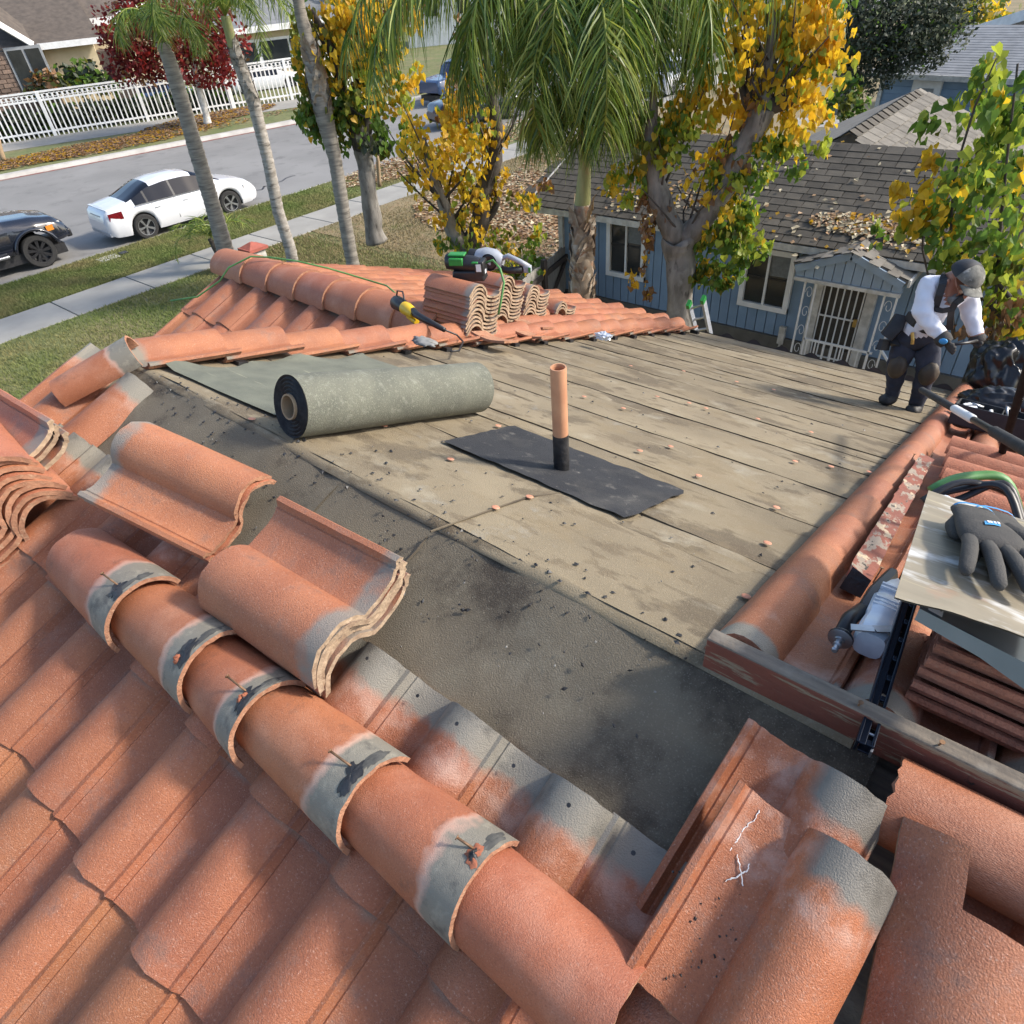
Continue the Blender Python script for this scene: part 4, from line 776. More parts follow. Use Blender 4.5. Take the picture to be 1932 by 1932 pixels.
b = MB(); b.box(c+x*.25+z*.03+y*.05, (.10, .22, .10), None, MR); b.build('grey_case', M_GREYT, t, bevel=.01)
o = r2(1800, 775, .10); tile_on(o, Vector((0, -1, SLOPE)), X, T_RED[0], 'single tile lying crossways in front of the black bag', None, .9); 
# black rubbish bag: crumpled film
pc = r2(1862, 728, .22); t = thing('rubbish_bag', pc, 'glossy black rubbish bag bulging in front of the worker', 'bag')
def bagf(c, rx, ry, rz, sd, top=0.):
    bm = bmesh.new(); bmesh.ops.create_icosphere(bm, subdivisions=5, radius=1); V = []
    for v in bm.verts:
        n1_ = noise.noise(v.co*1.3+Vector((sd, 0, 0))); a = abs(noise.noise(Vector((v.co.x*2.6+v.co.z*1.3, v.co.y*2.6, v.co.z*.9))+Vector((sd, 3, 1)))); c_ = abs(noise.noise(Vector((v.co.x*6, v.co.y*6-v.co.z*3, v.co.z*2.5))+Vector((sd, 8, 1)))); k = 1.08+.25*n1_-.34*a-.13*c_
        z_ = v.co.z*rz*k*(1+top*max(0, v.co.z)); V.append(c+Vector((v.co.x*rx*k, v.co.y*ry*k, max(z_, -rz*.55))))
    bm.verts.index_update(); Fc = [tuple(v.index for v in f.verts) for f in bm.faces]; bm.free(); return V, Fc
b = MB(); b.add(*bagf(r2(1885, 700, .27), .26, .28, .29, 3.)); b.build('film', M_BAG, t, smooth=True); b = MB(); b.add(*bagf(r2(1885, 765, .14), .25, .16, .12, 8.)); b.build('lower_fold', M_BAG, t, smooth=True)
# ------------------------------------------------------------------ stacks on the street-side field with three tools on them
grpA = 'front stack under the green tool'
oA = r2(877, 634, .07); y_ = X; x_ = Vector((0, -1, SLOPE)).normalized()
oA = oA-x_*.335-y_*.43
stack(oA, x_, y_, 11, .0265, 'top tile of the front stack, carrying the green and black tool', 'in the front stack under the green tool', grpA, T_LOOSE, 1., .008, (0, -.001))
oB = r2(930, 612, .07)-x_*.335-y_*.43
stack(oB, x_, y_, 12, .0265, 'top tile of the middle stack, under the grey blower', 'in the middle stack below the grey blower', 'middle stack under the blower', T_LOOSE, 1., .008)
oC = r2(985, 604, .07)-x_*.335-y_*.43
stack(oC, x_, y_, 9, .0265, 'top tile of the right-hand stack beside the fence', 'in the right-hand stack beside the fence', 'right-hand stack by the fence', T_LOOSE, 1., .008)
oD = r2(1047, 596, .07)-x_*.335-y_*.43
stack(oD, x_, y_, 3, .0265, 'top tile of the low pile nearest the blue house', 'in the low pile nearest the blue house', 'low pile nearest the blue house', T_LOOSE, 1., .008)
for k, (q, lb) in enumerate((((960, 628), 'curved fragment of broken tile leaning before the middle stack'), ((1035, 606), 'flat grey-edged piece of broken tile at the foot of the low pile'), ((1030, 622), 'lowest grey scrap of broken tile on the roof by the low pile'))):
    slab(lb, r2(q[0]-45, q[1], .10-.01*k), X, x_, .30, .15, lambda u: .02*math.sin(math.pi*u), M_TILE_LOOSE, M_TILE_RAW, name='tile_fragment', n=8, ny=5)
# green and black cordless tool on its battery
def topof(o, n): return o+x_.cross(y_)*(.0265*n+.08)
TA = topof(oA, 10)+x_*.13+y_*.20
t = thing('cordless_inflator', TA, 'green and black cordless tool standing on the front tile stack', 'power tool')
ez = Zv; ex = sight(820, 550).cross(Zv); ex = (ex.normalized()*.93-Vector((sight(820, 550).x, sight(820, 550).y, 0)).normalized()*.36).normalized(); ey = Zv.cross(ex); MR = Matrix((ex, ey, ez)).transposed(); TQ = lambda a, b_, c: TA+ex*a+ey*b_+ez*c
b = MB(); b.box(TQ(0.03, 0, .035), (.24, .11, .07), None, MR, .92); b.build('battery_base', M_BLACK, t, bevel=.012)
b = MB(); b.tube([TQ(-.13, 0, .125), TQ(-.12, 0, .125), TQ(.06, 0, .105), TQ(.11, 0, .10)], [.045, .055, .055, .045], 16); b.build('motor_housing', M_BLACK, t, smooth=True, angle=50)
b = MB(); b.box(TQ(-.045, -.046, .135), (.10, .03, .05), None, MR); b.box(TQ(-.045, .0, .172), (.12, .07, .014), None, MR); b.box(TQ(.09, -.045, .128), (.05, .02, .014), None, MR); b.build('green_panel', M_GREENT, t, bevel=.006)
b = MB(); b.box(TQ(.115, 0, .085), (.07, .105, .10), None, MR); b.build('front_block', M_BLACK, t, bevel=.01)
b = MB(); b.box(TQ(.115, -.0545, .095), (.035, .003, .05), None, MR); b.build('gauge_label', M_LABEL, t)
b = MB(); b.box(TQ(.152, -.01, .06), (.003, .04, .025), None, MR); b.build('white_mark', M_LABEL, t)
b = MB(); P = [TQ(.13, .02, .10), TQ(.20, .03, .12), TQ(.26, -.02, .08), TQ(.29, -.06, .0), TQ(.27, -.12, -.12), TQ(.25, -.14, -.2)]; b.tube(P, .008, 8); b.build('air_hose', M_GREENH, t, smooth=True)
# grey blower
TB = topof(oB, 11)+x_*.08+y_*.20
t = thing('leaf_blower', TB, 'grey and black cordless blower lying on the middle tile stack', 'blower')
ex = (sight(900, 520).cross(Zv).normalized()*.90-Vector((sight(900, 520).x, sight(900, 520).y, 0)).normalized()*.42).normalized(); ey = Zv.cross(ex); MR = Matrix((ex, ey, ez)).transposed(); TQ = lambda a, b_, c: TB+ex*a+ey*b_+ez*c
b = MB(); b.tube([TQ(-.24, .02, .11), TQ(-.18, .02, .11), TQ(-.17, .02, .10)], [.055, .052, .05], 16); b.build('nozzle', M_BLACK, t, smooth=True, angle=50)
b = MB(); b.tube([TQ(-.17, .02, .10), TQ(-.10, .01, .10), TQ(-.02, 0, .09), TQ(.05, 0, .075)], [.065, .085, .085, .05], 18); b.build('fan_housing', M_GREYT, t, smooth=True, angle=50)
b = MB(); b.lathe([(.0001, .0), (.05, .0), (.062, -.008), (.068, .002)], TQ(-.035, -.082, .10), -ey, 20); b.build('intake_grille', M_BLACK, t)
b = MB(); b.tube([TQ(.03, 0, .10), TQ(.10, 0, .13), TQ(.20, 0, .09), TQ(.27, 0, .05)], [.018, .02, .02, .024], 10); b.build('handle', M_GREYT, t, smooth=True)
b = MB(); b.tube([TQ(.0, -.01, .04), TQ(.10, -.02, .02), TQ(.22, -.01, .03)], [.03, .025, .03], 10); b.build('lower_grip', M_BLACK, t, smooth=True)
b = MB(); b.box(TQ(.26, 0, .035), (.06, .05, .055), None, MR); b.build('battery', M_GREYT, t, bevel=.008)
b = MB(); b.box(TQ(.285, -.026, .035), (.02, .004, .04), None, MR); b.box(TQ(-.0, -.035, .035), (.05, .02, .02), None, MR); b.build('green_accent', M_GREENT, t)
# yellow angle grinder with its cord
GA, GB_ = r2(745, 575, .18), r2(838, 622, .15)
t = thing('angle_grinder', (GA+GB_)/2, 'yellow and black power tool with cord lying against the front tile stack', 'power tool')
d_ = (GB_-GA); Lg = d_.length; d_.normalize(); up2 = N2
b = MB(); b.tube([GA+up2*.02, GA+d_*.02+up2*.02, GA+d_*.10+up2*.02, GA+d_*.16+up2*.01], [.04, .05, .048, .036], 14); b.build('motor_end', M_BLACK, t, smooth=True, angle=50)
b = MB(); b.tube([GA+d_*.15+up2*.012, GA+d_*.19+up2*.012, GA+d_*.26+up2*.005, GA+d_*.29], [.044, .045, .04, .03], 14); b.tube([GA+d_*.20-Vector((0, 0, .03)), GA+d_*.31-Vector((0, 0, .05))], [.022, .020], 10); b.build('body', M_YEL, t, smooth=True, angle=50)
b = MB(); b.tube([GA+d_*.27+up2*.02, GA+d_*.33+up2*.005, GA+d_*(Lg+.0)], [.026, .025, .016], 12); b.build('grip', M_BLACK, t, smooth=True)
b = MB(); b.tube([GB_, r2(862, 632, .10), r2(874, 645, .09), r2(866, 662, .085), r2(850, 663, .085)], .006, 7); b.build('cord', M_BLACK, t, smooth=True)
b = MB(); b.tube([GA+d_*.01, GA+d_*.02+up2*.10, GA+d_*.10+up2*.11, GA+d_*.16+up2*.03], .006, 7); b.build('loop_cord', M_BLACK, t, smooth=True)
# green air hose over the wing
t = thing('air_hose', plw(-5.8, 1.6, .1), 'thin green air hose trailing over the wing ridge', 'hose')
P = [plw(-6.25, 1.55, .16), plw(-6.05, 1.70, .12), plw(-5.9, 1.9, .16), plw(-5.8, 2.0, .24), Vector((-5.70, 2.1, ZW+.225)), Vector((-5.5, 2.17, ZW+.228)), Vector((-5.2, 2.25, ZW+.215)), Vector((-5.0, 2.40, ZW+.14)), pl2(-4.9, 2.6, .16), pl2(-4.6, 2.62, .15), pl2(-4.2, 2.45, .11), pl2(-3.9, 2.4, .12), pl2(-3.6, 2.45, .12), pl2(-3.5, 2.6, .13)]
b = MB(); b.tube(P, .0075, 7); b.build('hose', M_GREENH, t, smooth=True)
P = [pl2(-4.3, 2.30, .10), pl2(-3.95, 2.25, .11), pl2(-3.7, 2.32, .11), pl2(-3.5, 2.4, .11)]; b = MB(); b.tube(P, .0075, 7); b.build('hose_end', M_GREENH, t, smooth=True)
# mortar smear where the wing ridge meets the field; crumpled foil
p = r2(800, 645, .12); t = thing('mortar_smear', p, 'grey mortar smear at the end of the wing ridge caps', 'mortar')
b = MB(); b.blob(p, (.085, .045, .014), amp=.6, fr=2.5, sub=3); b.build('smear', mat('pale_mortar', (.27, .265, .25), (.18, .18, .17), 20, .9, .5, 60), t, smooth=True)
p = r2(1138, 634, .13); t = thing('foil_scrap', p, 'crumpled silver foil scrap on the edge tiles', 'foil'); b = MB(); b.blob(p, (.065, .04, .03), amp=.8, fr=4, sub=3); b.build('foil', M_CHROME, t)
# ------------------------------------------------------------------ ground, street, pavements
ZG = .12
def sheet(name, x0, x1, y0, y1, z, m, nx=1, ny=1, amp=0., fr=.3, smooth=True, kind='structure', parent=None):
    b = MB(); b.grid(lambda u, v: Vector((lerp(x0, x1, u), lerp(y0, y1, v), z+amp*noise.noise(Vector((lerp(x0, x1, u)*fr, lerp(y0, y1, v)*fr, 1))))), nx, ny); o = b.build(name, m, parent, smooth=smooth); o['kind'] = kind; return o
XK, XS0, XS1 = -21.75, -18.95, -17.35       # kerb, pavement edges
XF = -36.6                                   # far kerb
sheet('ground', -400, 400, -400, 400, -.02, M_DRY)
sheet('street', -70, XK, -60, 120, 0, M_ASPH)
b = MB(); b.box((XK+.075, 30, .055), (.15, 180, .13)); b.build('kerb', M_KERB, None, bevel=.02, kind='structure')
sheet('parkway_lawn', XK+.14, XS0, -60, 120, ZG, M_LAWN, 8, 260, .03, .6)
sheet('front_lawn', XS1, -3.0, -60, 12, ZG, M_LAWN, 10, 60, .03, .5)
sheet('neighbour_lawn', XS1, -8.0, 10.4, 60, ZG+.01, M_DRY, 10, 60, .04, .5)
sheet('side_yard', -9, 40, 5.4, 10, ZG+.0, M_DRY, 30, 6, .03, 1.)
pv = sheet('pavement', XS0, XS1, -60, 120, ZG-.03, M_KERB)
for k in range(26):       # slabs with open joints
    y = -13.2+1.88*k; b = MB(); b.box(((XS0+XS1)/2, y+.93, ZG-.015), (XS1-XS0, 1.85, .07)); b.build('slab', M_CONC, pv, bevel=.012)
def far_strip(name, A, B, z, m):       # ground between two lines of points
    (a0, a1), (b0, b1) = A, B; ex = lambda p, q, t: p+(q-p)*t; b = MB(); n = 24
    b.grid(lambda u, v: (lambda q: Vector((q.x, q.y, z+.02*noise.noise(Vector((q.x*.5, q.y*.5, 0))))))(lerp(ex(a0, a1, lerp(-1.2, 2.6, u)), ex(b0, b1, lerp(-1.2, 2.6, u)), v)), n, 3); o = b.build(name, m, None, smooth=True); o['kind'] = 'structure'; return o
KL = (wz(0, 331, .14), wz(562, 225, .14)); VL = (wz(0, 288, .14), wz(562, 202, .14)); FL = (wz(0, 272, .14), wz(572, 185, .14))
fdir = (FL[1]-FL[0]); fdir.z = 0; fdir.normalize(); fnm = Vector((-fdir.y, fdir.x, 0)); fnm = fnm if fnm.x < 0 else -fnm
def FP(px, py, o=0.):      # where a line of sight meets the upright plane o metres behind the fence
    r = sight(px, py); q = FL[0]+fnm*o; return CAM+r*((q-CAM).dot(fnm)/r.dot(fnm))
far_strip('far_parkway', KL, VL, .14, M_LAWN); far_strip('far_pavement', VL, FL, .15, M_CONC); BL = (FL[0]+fnm*60, FL[1]+fnm*60); far_strip('far_yard', FL, BL, .12, M_LAWN)
b = MB(); kd = (KL[1]-KL[0]).normalized(); kn = Vector((kd.y, -kd.x, 0)); kn = kn if kn.x > 0 else -kn
b.grid(lambda u, v: (lambda q: Vector((q.x, q.y, .005+.15*(1-abs(2*u-1)**3) if u > .5 else .155)))(KL[0]+kd*lerp(-40, 60, v)+kn*(.45*u-.2)), 8, 2); b.build('far_kerb', M_KERB, None, smooth=True, kind='structure')
b = MB(); b.grid(lambda u, v: KL[0]+kd*lerp(-9, 14, v)+kn*(.27+.25*u)-Zv*.134, 1, 1); b.build('red_kerb_line', M_KERBR, None, kind='structure')
b = MB(); b.quad(wz(1478, 240, .14), wz(1615, 240, .14), wz(1625, 222, .14), wz(1505, 222, .14)); b.build('driveway', M_CONC, None, kind='structure')
# road cracks
b = MB()
for pts in (((450, 405-30), (500, 352), (560, 330)), ((760, 390), (800, 380), (830, 372)), ((670, 340), (700, 348), (740, 362)), ((220, 545), (180, 560), (120, 540))):
    P = [wz(x, y, .006) for x, y in pts]; P = [lerp(P[i], P[i+1], s/6)+Vector((random.gauss(0, .06), random.gauss(0, .06), 0)) for i in range(len(P)-1) for s in range(7)]
    for i in range(len(P)-1):
        n = Vector((P[i+1].y-P[i].y, P[i].x-P[i+1].x, 0)).normalized()*.035; b.quad(P[i]-n, P[i+1]-n, P[i+1]+n, P[i]+n)
b.build('road_crack', M_TAR, None, kind='structure')
def blades(name, n, area, m, h=(.03, .07), w_=.012, label=None, dens=None, zf=ZG):
    V = []; Fc = []
    for _ in range(n):
        x, y = area()
        if dens and not dens(x, y): continue
        a = random.uniform(0, 6.28); hh = random.uniform(*h); lx, ly = math.cos(a), math.sin(a); t = random.uniform(-.03, .03); k = len(V)
        V += [(x-lx*w_, y-ly*w_, zf-.01), (x+lx*w_, y+ly*w_, zf-.01), (x+t*1.2-ly*.02, y+t+lx*.02, zf+hh)]; Fc.append((k, k+1, k+2))
    me = bpy.data.meshes.new(name); me.from_pydata(V, [], Fc); me.materials.append(m); o = bpy.data.objects.new(name, me); COL.objects.link(o); o['kind'] = 'stuff'; return o
blades('grass', 90000, lambda: (random.uniform(XK+.15, XS0-.02), random.triangular(-1, 17, 5)), M_GRASS, (.03, .08), .016)
blades('grass', 130000, lambda: (random.uniform(XS1+.02, -6.2), random.uniform(-4, 10)), M_GRASS, (.03, .08), .013)
blades('grass', 60000, lambda: (random.uniform(XS1+.02, -9), random.uniform(8.5, 20)), M_GRASSD, (.03, .07), .016)
# fallen leaves: flat litter by the thousand
def litter(name, spots, cols, size=(.03, .055), zoff=.015, fn=None):
    V = []; Fc = []; Mi = []; ms = [M_LEAF[c] for c in cols]
    for (c, rx, ry, n) in spots:
        for _ in range(n):
            a = random.uniform(0, 6.28); r = math.sqrt(random.random()); x = c[0]+math.cos(a)*r*rx; y = c[1]+math.sin(a)*r*ry
            if fn: p, nrm = fn(x, y)
            else: p, nrm = Vector((x, y, c[2])), Zv
            s = random.uniform(*size); t = Vector((random.gauss(0, 1), random.gauss(0, 1), random.gauss(0, .35))); t = (t-nrm*t.dot(nrm)*.8).normalized(); q = nrm.cross(t).normalized(); p = p+nrm*(zoff*random.uniform(.6, 2.)); k = len(V); cu = nrm*s*random.uniform(-.2, .5)
            V += [p-t*s, p+q*s*.75+cu, p+t*s, p-q*s*.75+cu]; Fc += [(k, k+1, k+2), (k, k+2, k+3)]; m = random.randrange(len(ms)); Mi += [m, m]
    me = bpy.data.meshes.new(name); me.from_pydata(V, [], Fc)
    for m in ms: me.materials.append(m)
    me.polygons.foreach_set('material_index', Mi); o = bpy.data.objects.new(name, me); COL.objects.link(o); o['kind'] = 'stuff'; return o
litter('fallen_leaves', [((-13.2, 15.5, ZG+.02), 3.8, 3.4, 5200), ((-11, 13, ZG+.02), 2.6, 1.6, 900), ((-20.6, 17.5, ZG+.02), 1.4, 3.5, 2200), ((-20.5, 25, ZG+.02), 1.5, 6, 1500), ((-14, 22, ZG+.02), 3, 5, 1500), ((-7.2, 9.0, ZG+.02), 1.6, .7, 500)], ['tan', 'tan', 'brown', 'pale'], (.05, .10))
def fl_(px, py): q = wz(px, py, .165); return (q.x, q.y, .17)
litter('fallen_leaves', [(fl_(400, 222), 1.9, 4.2, 2600), (fl_(270, 262), 1.6, 5, 2000), (fl_(60, 300), 1.6, 5, 1800), (fl_(150, 283), 1.6, 5, 1500), (fl_(420, 236), .8, 6, 300)], ['tan', 'brown', 'brown', 'gold'], (.06, .11))
# utility cover in the parkway grass
p = wz(205, 652/1.0*.99-0, ZG) if False else wz(205, 483+4, ZG+.02); t = thing('meter_cover', p, 'broken pale utility cover lying in the parkway grass by the black pickup', 'cover')
b = MB(); b.box(p, (.45, .55, .03)); b.build('lid', M_WHITED, t, bevel=.01); b = MB(); b.box(p+Vector((.05, .42, .02)), (.22, .20, .05)); b.build('open_pit', M_TAR, t)
# ------------------------------------------------------------------ white picket fence across the street
def at_h(px, py, base): # height of a sight line above a ground point's distance
    r = sight(px, py); return HC+r.z/math.hypot(r.x, r.y)*math.hypot(base.x-CAM.x, base.y-CAM.y)
fa = FL[0]; fence = thing('white_picket_fence', fa, 'long white metal picket fence along the far pavement', 'fence'); d = fdir
FH = FP(0, 187).z-.14; a0 = fa-d*5.; tot = (FL[1]-FL[0]).length+9; sp = .25; n = int(tot/sp)
MF = frame(Vector((0, 0, 0)), d, fnm, Zv)
pk = MB(); pk.box((0, 0, FH/2), (.07, .05, FH)); PK = pk.mesh('picket', [M_WHITE]); pm = MB(); pm.box((0, 0, (FH+.1)/2), (.17, .13, FH+.12)); PM = pm.mesh('post', [M_WHITE])
for k in range(n): put('picket', PK, Matrix.Translation(a0+d*(sp*k))@MF, fence)
for px in (80, 270, 440, 555, 657, -60): q = FP(px, 200); q.z = .14; put('post', PM, Matrix.Translation(q)@MF, fence)
for h in (.12, FH-.42, FH-.04): b = MB(); b.bar(a0+Zv*(h+.14), a0+d*tot+Zv*(h+.14), .06, .09); b.build('rail', M_WHITE, fence)
b = MB()
for k in range(int(tot/sp)): b.lathe([(.075, -.01), (.11, -.01), (.11, .01), (.075, .01), (.075, -.01)], a0+d*(sp*(k+.5))+Zv*(FH-.09), fnm, 8)
o = b.build('ring_row', M_WHITE, fence); o['kind'] = 'stuff'
# ------------------------------------------------------------------ house across the street: cream stucco with brown shingles
def lb(q): return (q-FL[0]).dot(d)          # distance along the fence line
def at(l, o, z): p = FL[0]+d*l+fnm*o; return Vector((p.x, p.y, z))
def fbox(b, l0, l1, o0, o1, z0, z1, m=None): b.box(at((l0+l1)/2, (o0+o1)/2, (z0+z1)/2), (abs(l1-l0), abs(o1-o0), z1-z0), m, MF.to_3x3())
OH = 6.0; e0, e1 = FP(68, 80, OH-.7), FP(192, 74, OH-.7); ze = (e0.z+e1.z)/2
l0, l1 = lb(FP(88, 120, OH)), lb(FP(186, 110, OH)); le = lb(e1)
hc = thing('cream_house', at(l0, OH+3, 0), 'cream stucco house with brown shingle roof and brick front across the street', 'house')
b = MB(); fbox(b, l0, l1, OH, OH+9, 0, ze+.2); b.build('stucco_wall', M_STUCCO, hc)
b = MB(); fbox(b, l0-13, l0-.02, OH-.9, OH+8, 0, ze-.15); b.build('brick_wall', M_BRICK, hc)
bm_ = MB(); bm_.box((0, 0, 0), (.47, .10, .19)); BRM = bm_.mesh('brick', [M_BRICK])
for r_ in range(16):
    for c_ in range(18):
        z_ = .6+.22*r_
        if z_ > ze-.4: continue
        put('brick', BRM, Matrix.Translation(at(l0-.30-.51*c_-(.25 if r_ % 2 else 0), OH-.92+random.uniform(-.02, .02), z_))@MF, hc)
def roof_slab(bb, c, th=.12): bb.add([p for p in c]+[p-Zv*th for p in c], [(0, 1, 2, 3), (7, 6, 5, 4), (0, 4, 5, 1), (1, 5, 6, 2), (2, 6, 7, 3), (3, 7, 4, 0)])
rs = .45; b = MB(); dp = 7.
roof_slab(b, [at(l0-14, OH-.7, ze), at(le, OH-.7, ze), at(le-1.0, OH+dp, ze+rs*dp), at(l0-14, OH+dp, ze+rs*dp)]); b.build('roof', M_ROOFB, hc)
b = MB()
for k in range(22): u = k/22; b.quad(at(l0-14, OH-.7+dp*u*1.1, ze+.01+rs*dp*u), at(le-u, OH-.7+dp*u*1.1, ze+.01+rs*dp*u), at(le-u-.04, OH-.7+dp*1.1*(u+.05), ze+.07+rs*dp*(u+.042)), at(l0-14, OH-.7+dp*1.1*(u+.05), ze+.07+rs*dp*(u+.042)))
o = b.build('shingle_rows', M_ROOFB, hc); o['kind'] = 'stuff'
b = MB(); fbox(b, lb(e0), le+.05, OH-.78, OH-.68, ze-.28, ze+.03); b.build('fascia', M_WHITE, hc)
b = MB(); b.bar(FP(-12, 40, OH-1.8), FP(62, 84, OH-.8), .15, .3); b.build('gable_trim', M_WHITE, hc)
b = MB(); q = [FP(-40, 20, OH-1.7), FP(64, 84, OH-.7), FP(60, 60, OH+1.5), FP(-30, -10, OH+1.5)]; b.quad(*q); b.build('gable_roof', M_ROOFB, hc)
wq = FP(60, 132, OH-.95); wl = lb(wq); b = MB(); fbox(b, wl-.95, wl+.95, OH-1.04, OH-.88, wq.z-1.1, wq.z+1.15); wf = b.build('window', M_GREYWALL, hc)
for s in (-1, 1): b = MB(); fbox(b, wl+s*.45-.38, wl+s*.45+.38, OH-1.07, OH-1.03, wq.z-.95, wq.z+1.0); b.build('pane', M_GLASS, wf)
O2 = OH+2.5; g0, g1 = FP(156, 32, O2), FP(216, 38, O2); gz = (g0.z+g1.z)/2
b = MB(); fbox(b, l1+.02, lb(FP(300, 80, O2)), O2+.6, O2+8, 0, gz-.1); b.build('wing_wall', M_STUCCO, hc)
b = MB(); roof_slab(b, [at(lb(g0), O2, gz), at(lb(g1), O2, gz), at(lb(g1)+3, O2+5, gz+2.6), at(lb(g0)-1, O2+5, gz+2.6)]); b.build('wing_roof', M_ROOFB, hc)
b = MB(); fbox(b, lb(g0), lb(g1), O2-.06, O2+.02, gz-.35, gz+.05); b.bar(at(lb(g1), O2, gz-.15), FP(275, -6, O2+2), .12, .4); b.build('wing_trim', M_WHITE, hc)
b = MB(); fbox(b, lb(FP(190, 120, OH+.2)), lb(FP(236, 120, OH+.2)), OH+.3, OH+3, 0, 3.4); b.build('entry_recess', M_DARKRAIL, hc)
# second cream house behind the palms, partly hidden
O3 = 7.5; s0, s1 = lb(FP(430, 120, O3)), lb(FP(640, 90, O3)); z1_ = FP(480, 50, O3).z
h2_ = thing('cream_bungalow', at(s0, O3, 0), 'pale cream house half hidden behind the left palms and the white fence', 'house')
b = MB(); fbox(b, s0, s1, O3, O3+8, 0, z1_); b.build('wall', M_STUCCO, h2_)
b = MB(); roof_slab(b, [at(s0-.8, O3-.8, z1_), at(s1+.8, O3-.8, z1_), at(s1-1, O3+5, z1_+2.4), at(s0+1, O3+5, z1_+2.4)]); b.build('roof', M_ROOFG, h2_)
b = MB(); fbox(b, s0-.8, s1+.8, O3-.88, O3-.78, z1_-.3, z1_+.04); b.build('fascia', M_WHITE, h2_)
for px in (462, 524, 580): wq = FP(px, 112, O3); wl = lb(wq); b = MB(); fbox(b, wl-1.1, wl+1.1, O3-.08, O3+.02, 1.2, 3.0); wf = b.build('window', M_WHITE, h2_); b = MB(); fbox(b, wl-.95, wl+.95, O3-.11, O3-.07, 1.35, 2.85); b.build('pane', M_GLASS, wf)
# white building at the far end of the street
q = wd(878, 40, 78); q0, q1 = wd(800, 60, 78), wd(965, 60, 78); t = thing('white_building', Vector((q.x, q.y, 0)), 'plain white building far down the street behind the drooping fronds', 'building')
b = MB(); ex = (q1-q0); ex.z = 0; wl = ex.length; ex.normalize(); ey = Zv.cross(ex); MR = Matrix((ex, ey, Zv)).transposed(); zt_ = 5.2
b.box(Vector((q.x, q.y, zt_/2))+ey*4, (wl*1.35, 8, zt_), None, MR); b.build('wall', M_WHITE, t)
b = MB(); b.box(Vector((q.x, q.y, zt_+.15))+ey*4, (wl*1.45, 9, .3), None, MR); b.build('roof', M_ROOFG, t)
for k in range(3): b = MB(); b.box(Vector((q.x, q.y, 3))-ey*.03+ex*(k-1)*3.1, (1.2, .08, 1.2), None, MR); b.build('window', M_GLASS, t)
# ------------------------------------------------------------------ the blue house next door
YN = 9.75
nh = thing('blue_house', (-2, YN+3, 0), 'blue board-sided house with dark shingle roof and white windows next door', 'house')
cz = wy(*[(850+1235*.44)*1932/2541, 1100*.44*1932/2541], YN).z       # wall top at the corner
xc = wy(1062, 480, YN).x; xe_ = xc+16
ZE = wy(1455, 452, YN-.45).z                  # eave edge height
zf = .42
b = MB(); b.box(((xc+xe_)/2, YN+.05+1.6, (ZE+.08)/2), (xe_-xc-.02, 3.2, ZE+.08)); b.build('wall', M_BLUEW, nh)
b = MB(); b.box(((xc+xe_)/2, YN-.005, zf/2+.02), (xe_-xc, .10, zf)); b.build('foundation', M_FOUND, nh)
bw = .168; bb_ = MB(); bb_.box((0, 0, (ZE-zf+.1)/2), (bw-.014, .03, ZE-zf+.1)); BM = bb_.mesh('siding_board', [M_BLUEW])
def W2(px, py, y=YN-.03): return wy(px, py, y)
wins = [((1147, 403), (1222, 530)), ((1399, 467), (1496, 592))]
doorx = (W2(1508, 560).x, W2(1668, 600).x)
k = 0; x = xc+bw/2
while x < xe_-5: put('siding_board', BM, Matrix.Translation((x, YN+.02, zf)), nh); x += bw
b = MB(); b.box((xc-.0, YN-.01, (ZE+zf)/2), (.10, .10, ZE-zf)); b.build('corner_trim', M_WHITED, nh)
def window(xa, xb, za, zb, y, par, split=.5):
    b = MB(); fw = .085
    b.box(((xa+xb)/2, y-.04, za+fw/2), (xb-xa, .08, fw)); b.box(((xa+xb)/2, y-.04, zb-fw/2), (xb-xa, .08, fw)); b.box((xa+fw/2, y-.041, (za+zb)/2), (fw, .08, zb-za-.004)); b.box((xb-fw/2, y-.041, (za+zb)/2), (fw, .08, zb-za-.004))
    f = b.build('window', M_WHITE, par, bevel=.006)
    b = MB(); xm = lerp(xa, xb, split); b.box((xm, y-.035, (za+zb)/2), (.035, .05, zb-za-2*fw)); b.build('mullion', M_WHITE, f)
    for s in (0, 1):
        x0, x1 = (xa+fw, xm-.017) if not s else (xm+.017, xb-fw)
        b = MB(); b.box(((x0+x1)/2, y-.012, (za+zb)/2), (x1-x0, .02, zb-za-2*fw)); b.build('pane', M_GLASS, f)
        b = MB(); zc = za+(zb-za)*.52; b.box(((x0+x1)/2, y-.025, zc), (x1-x0, .02, .03)); b.build('sash_rail', M_BLACK, f)
        if s: b = MB(); b.box(((x0+x1)/2, y-.0235, lerp(za, zb, .74)), ((x1-x0)*.96, .004, (zb-za)*.34)); b.build('blind', M_CURT, f)
    return f
xs = [W2(1146, 465).x, W2(1219, 480).x, W2(1398, 530).x, W2(1494, 545).x]
zs = [W2(1180, 404).z, W2(1180, 524).z, W2(1450, 468).z, W2(1450, 585).z]
window(xs[0], xs[1], zs[1], zs[0], YN, nh); window(xs[2], xs[3], zs[3], zs[2], YN, nh)
# crawl space vent, wall box, conduit
q = W2(1175, 592, YN-.06); b = MB(); b.box(q, (.24, .03, .13)); b.build('crawl_vent', M_BLACK, nh)
q = W2(1475, 632, YN-.05); b = MB(); b.box(q, (.10, .07, .30)); b.build('wall_box', M_WHITED, nh); b = MB(); b.tube([q-Zv*.15, q-Zv*.5-X*.06, q-Zv*1.0-X*.1], .02, 8); b.build('conduit', M_WHITED, nh)
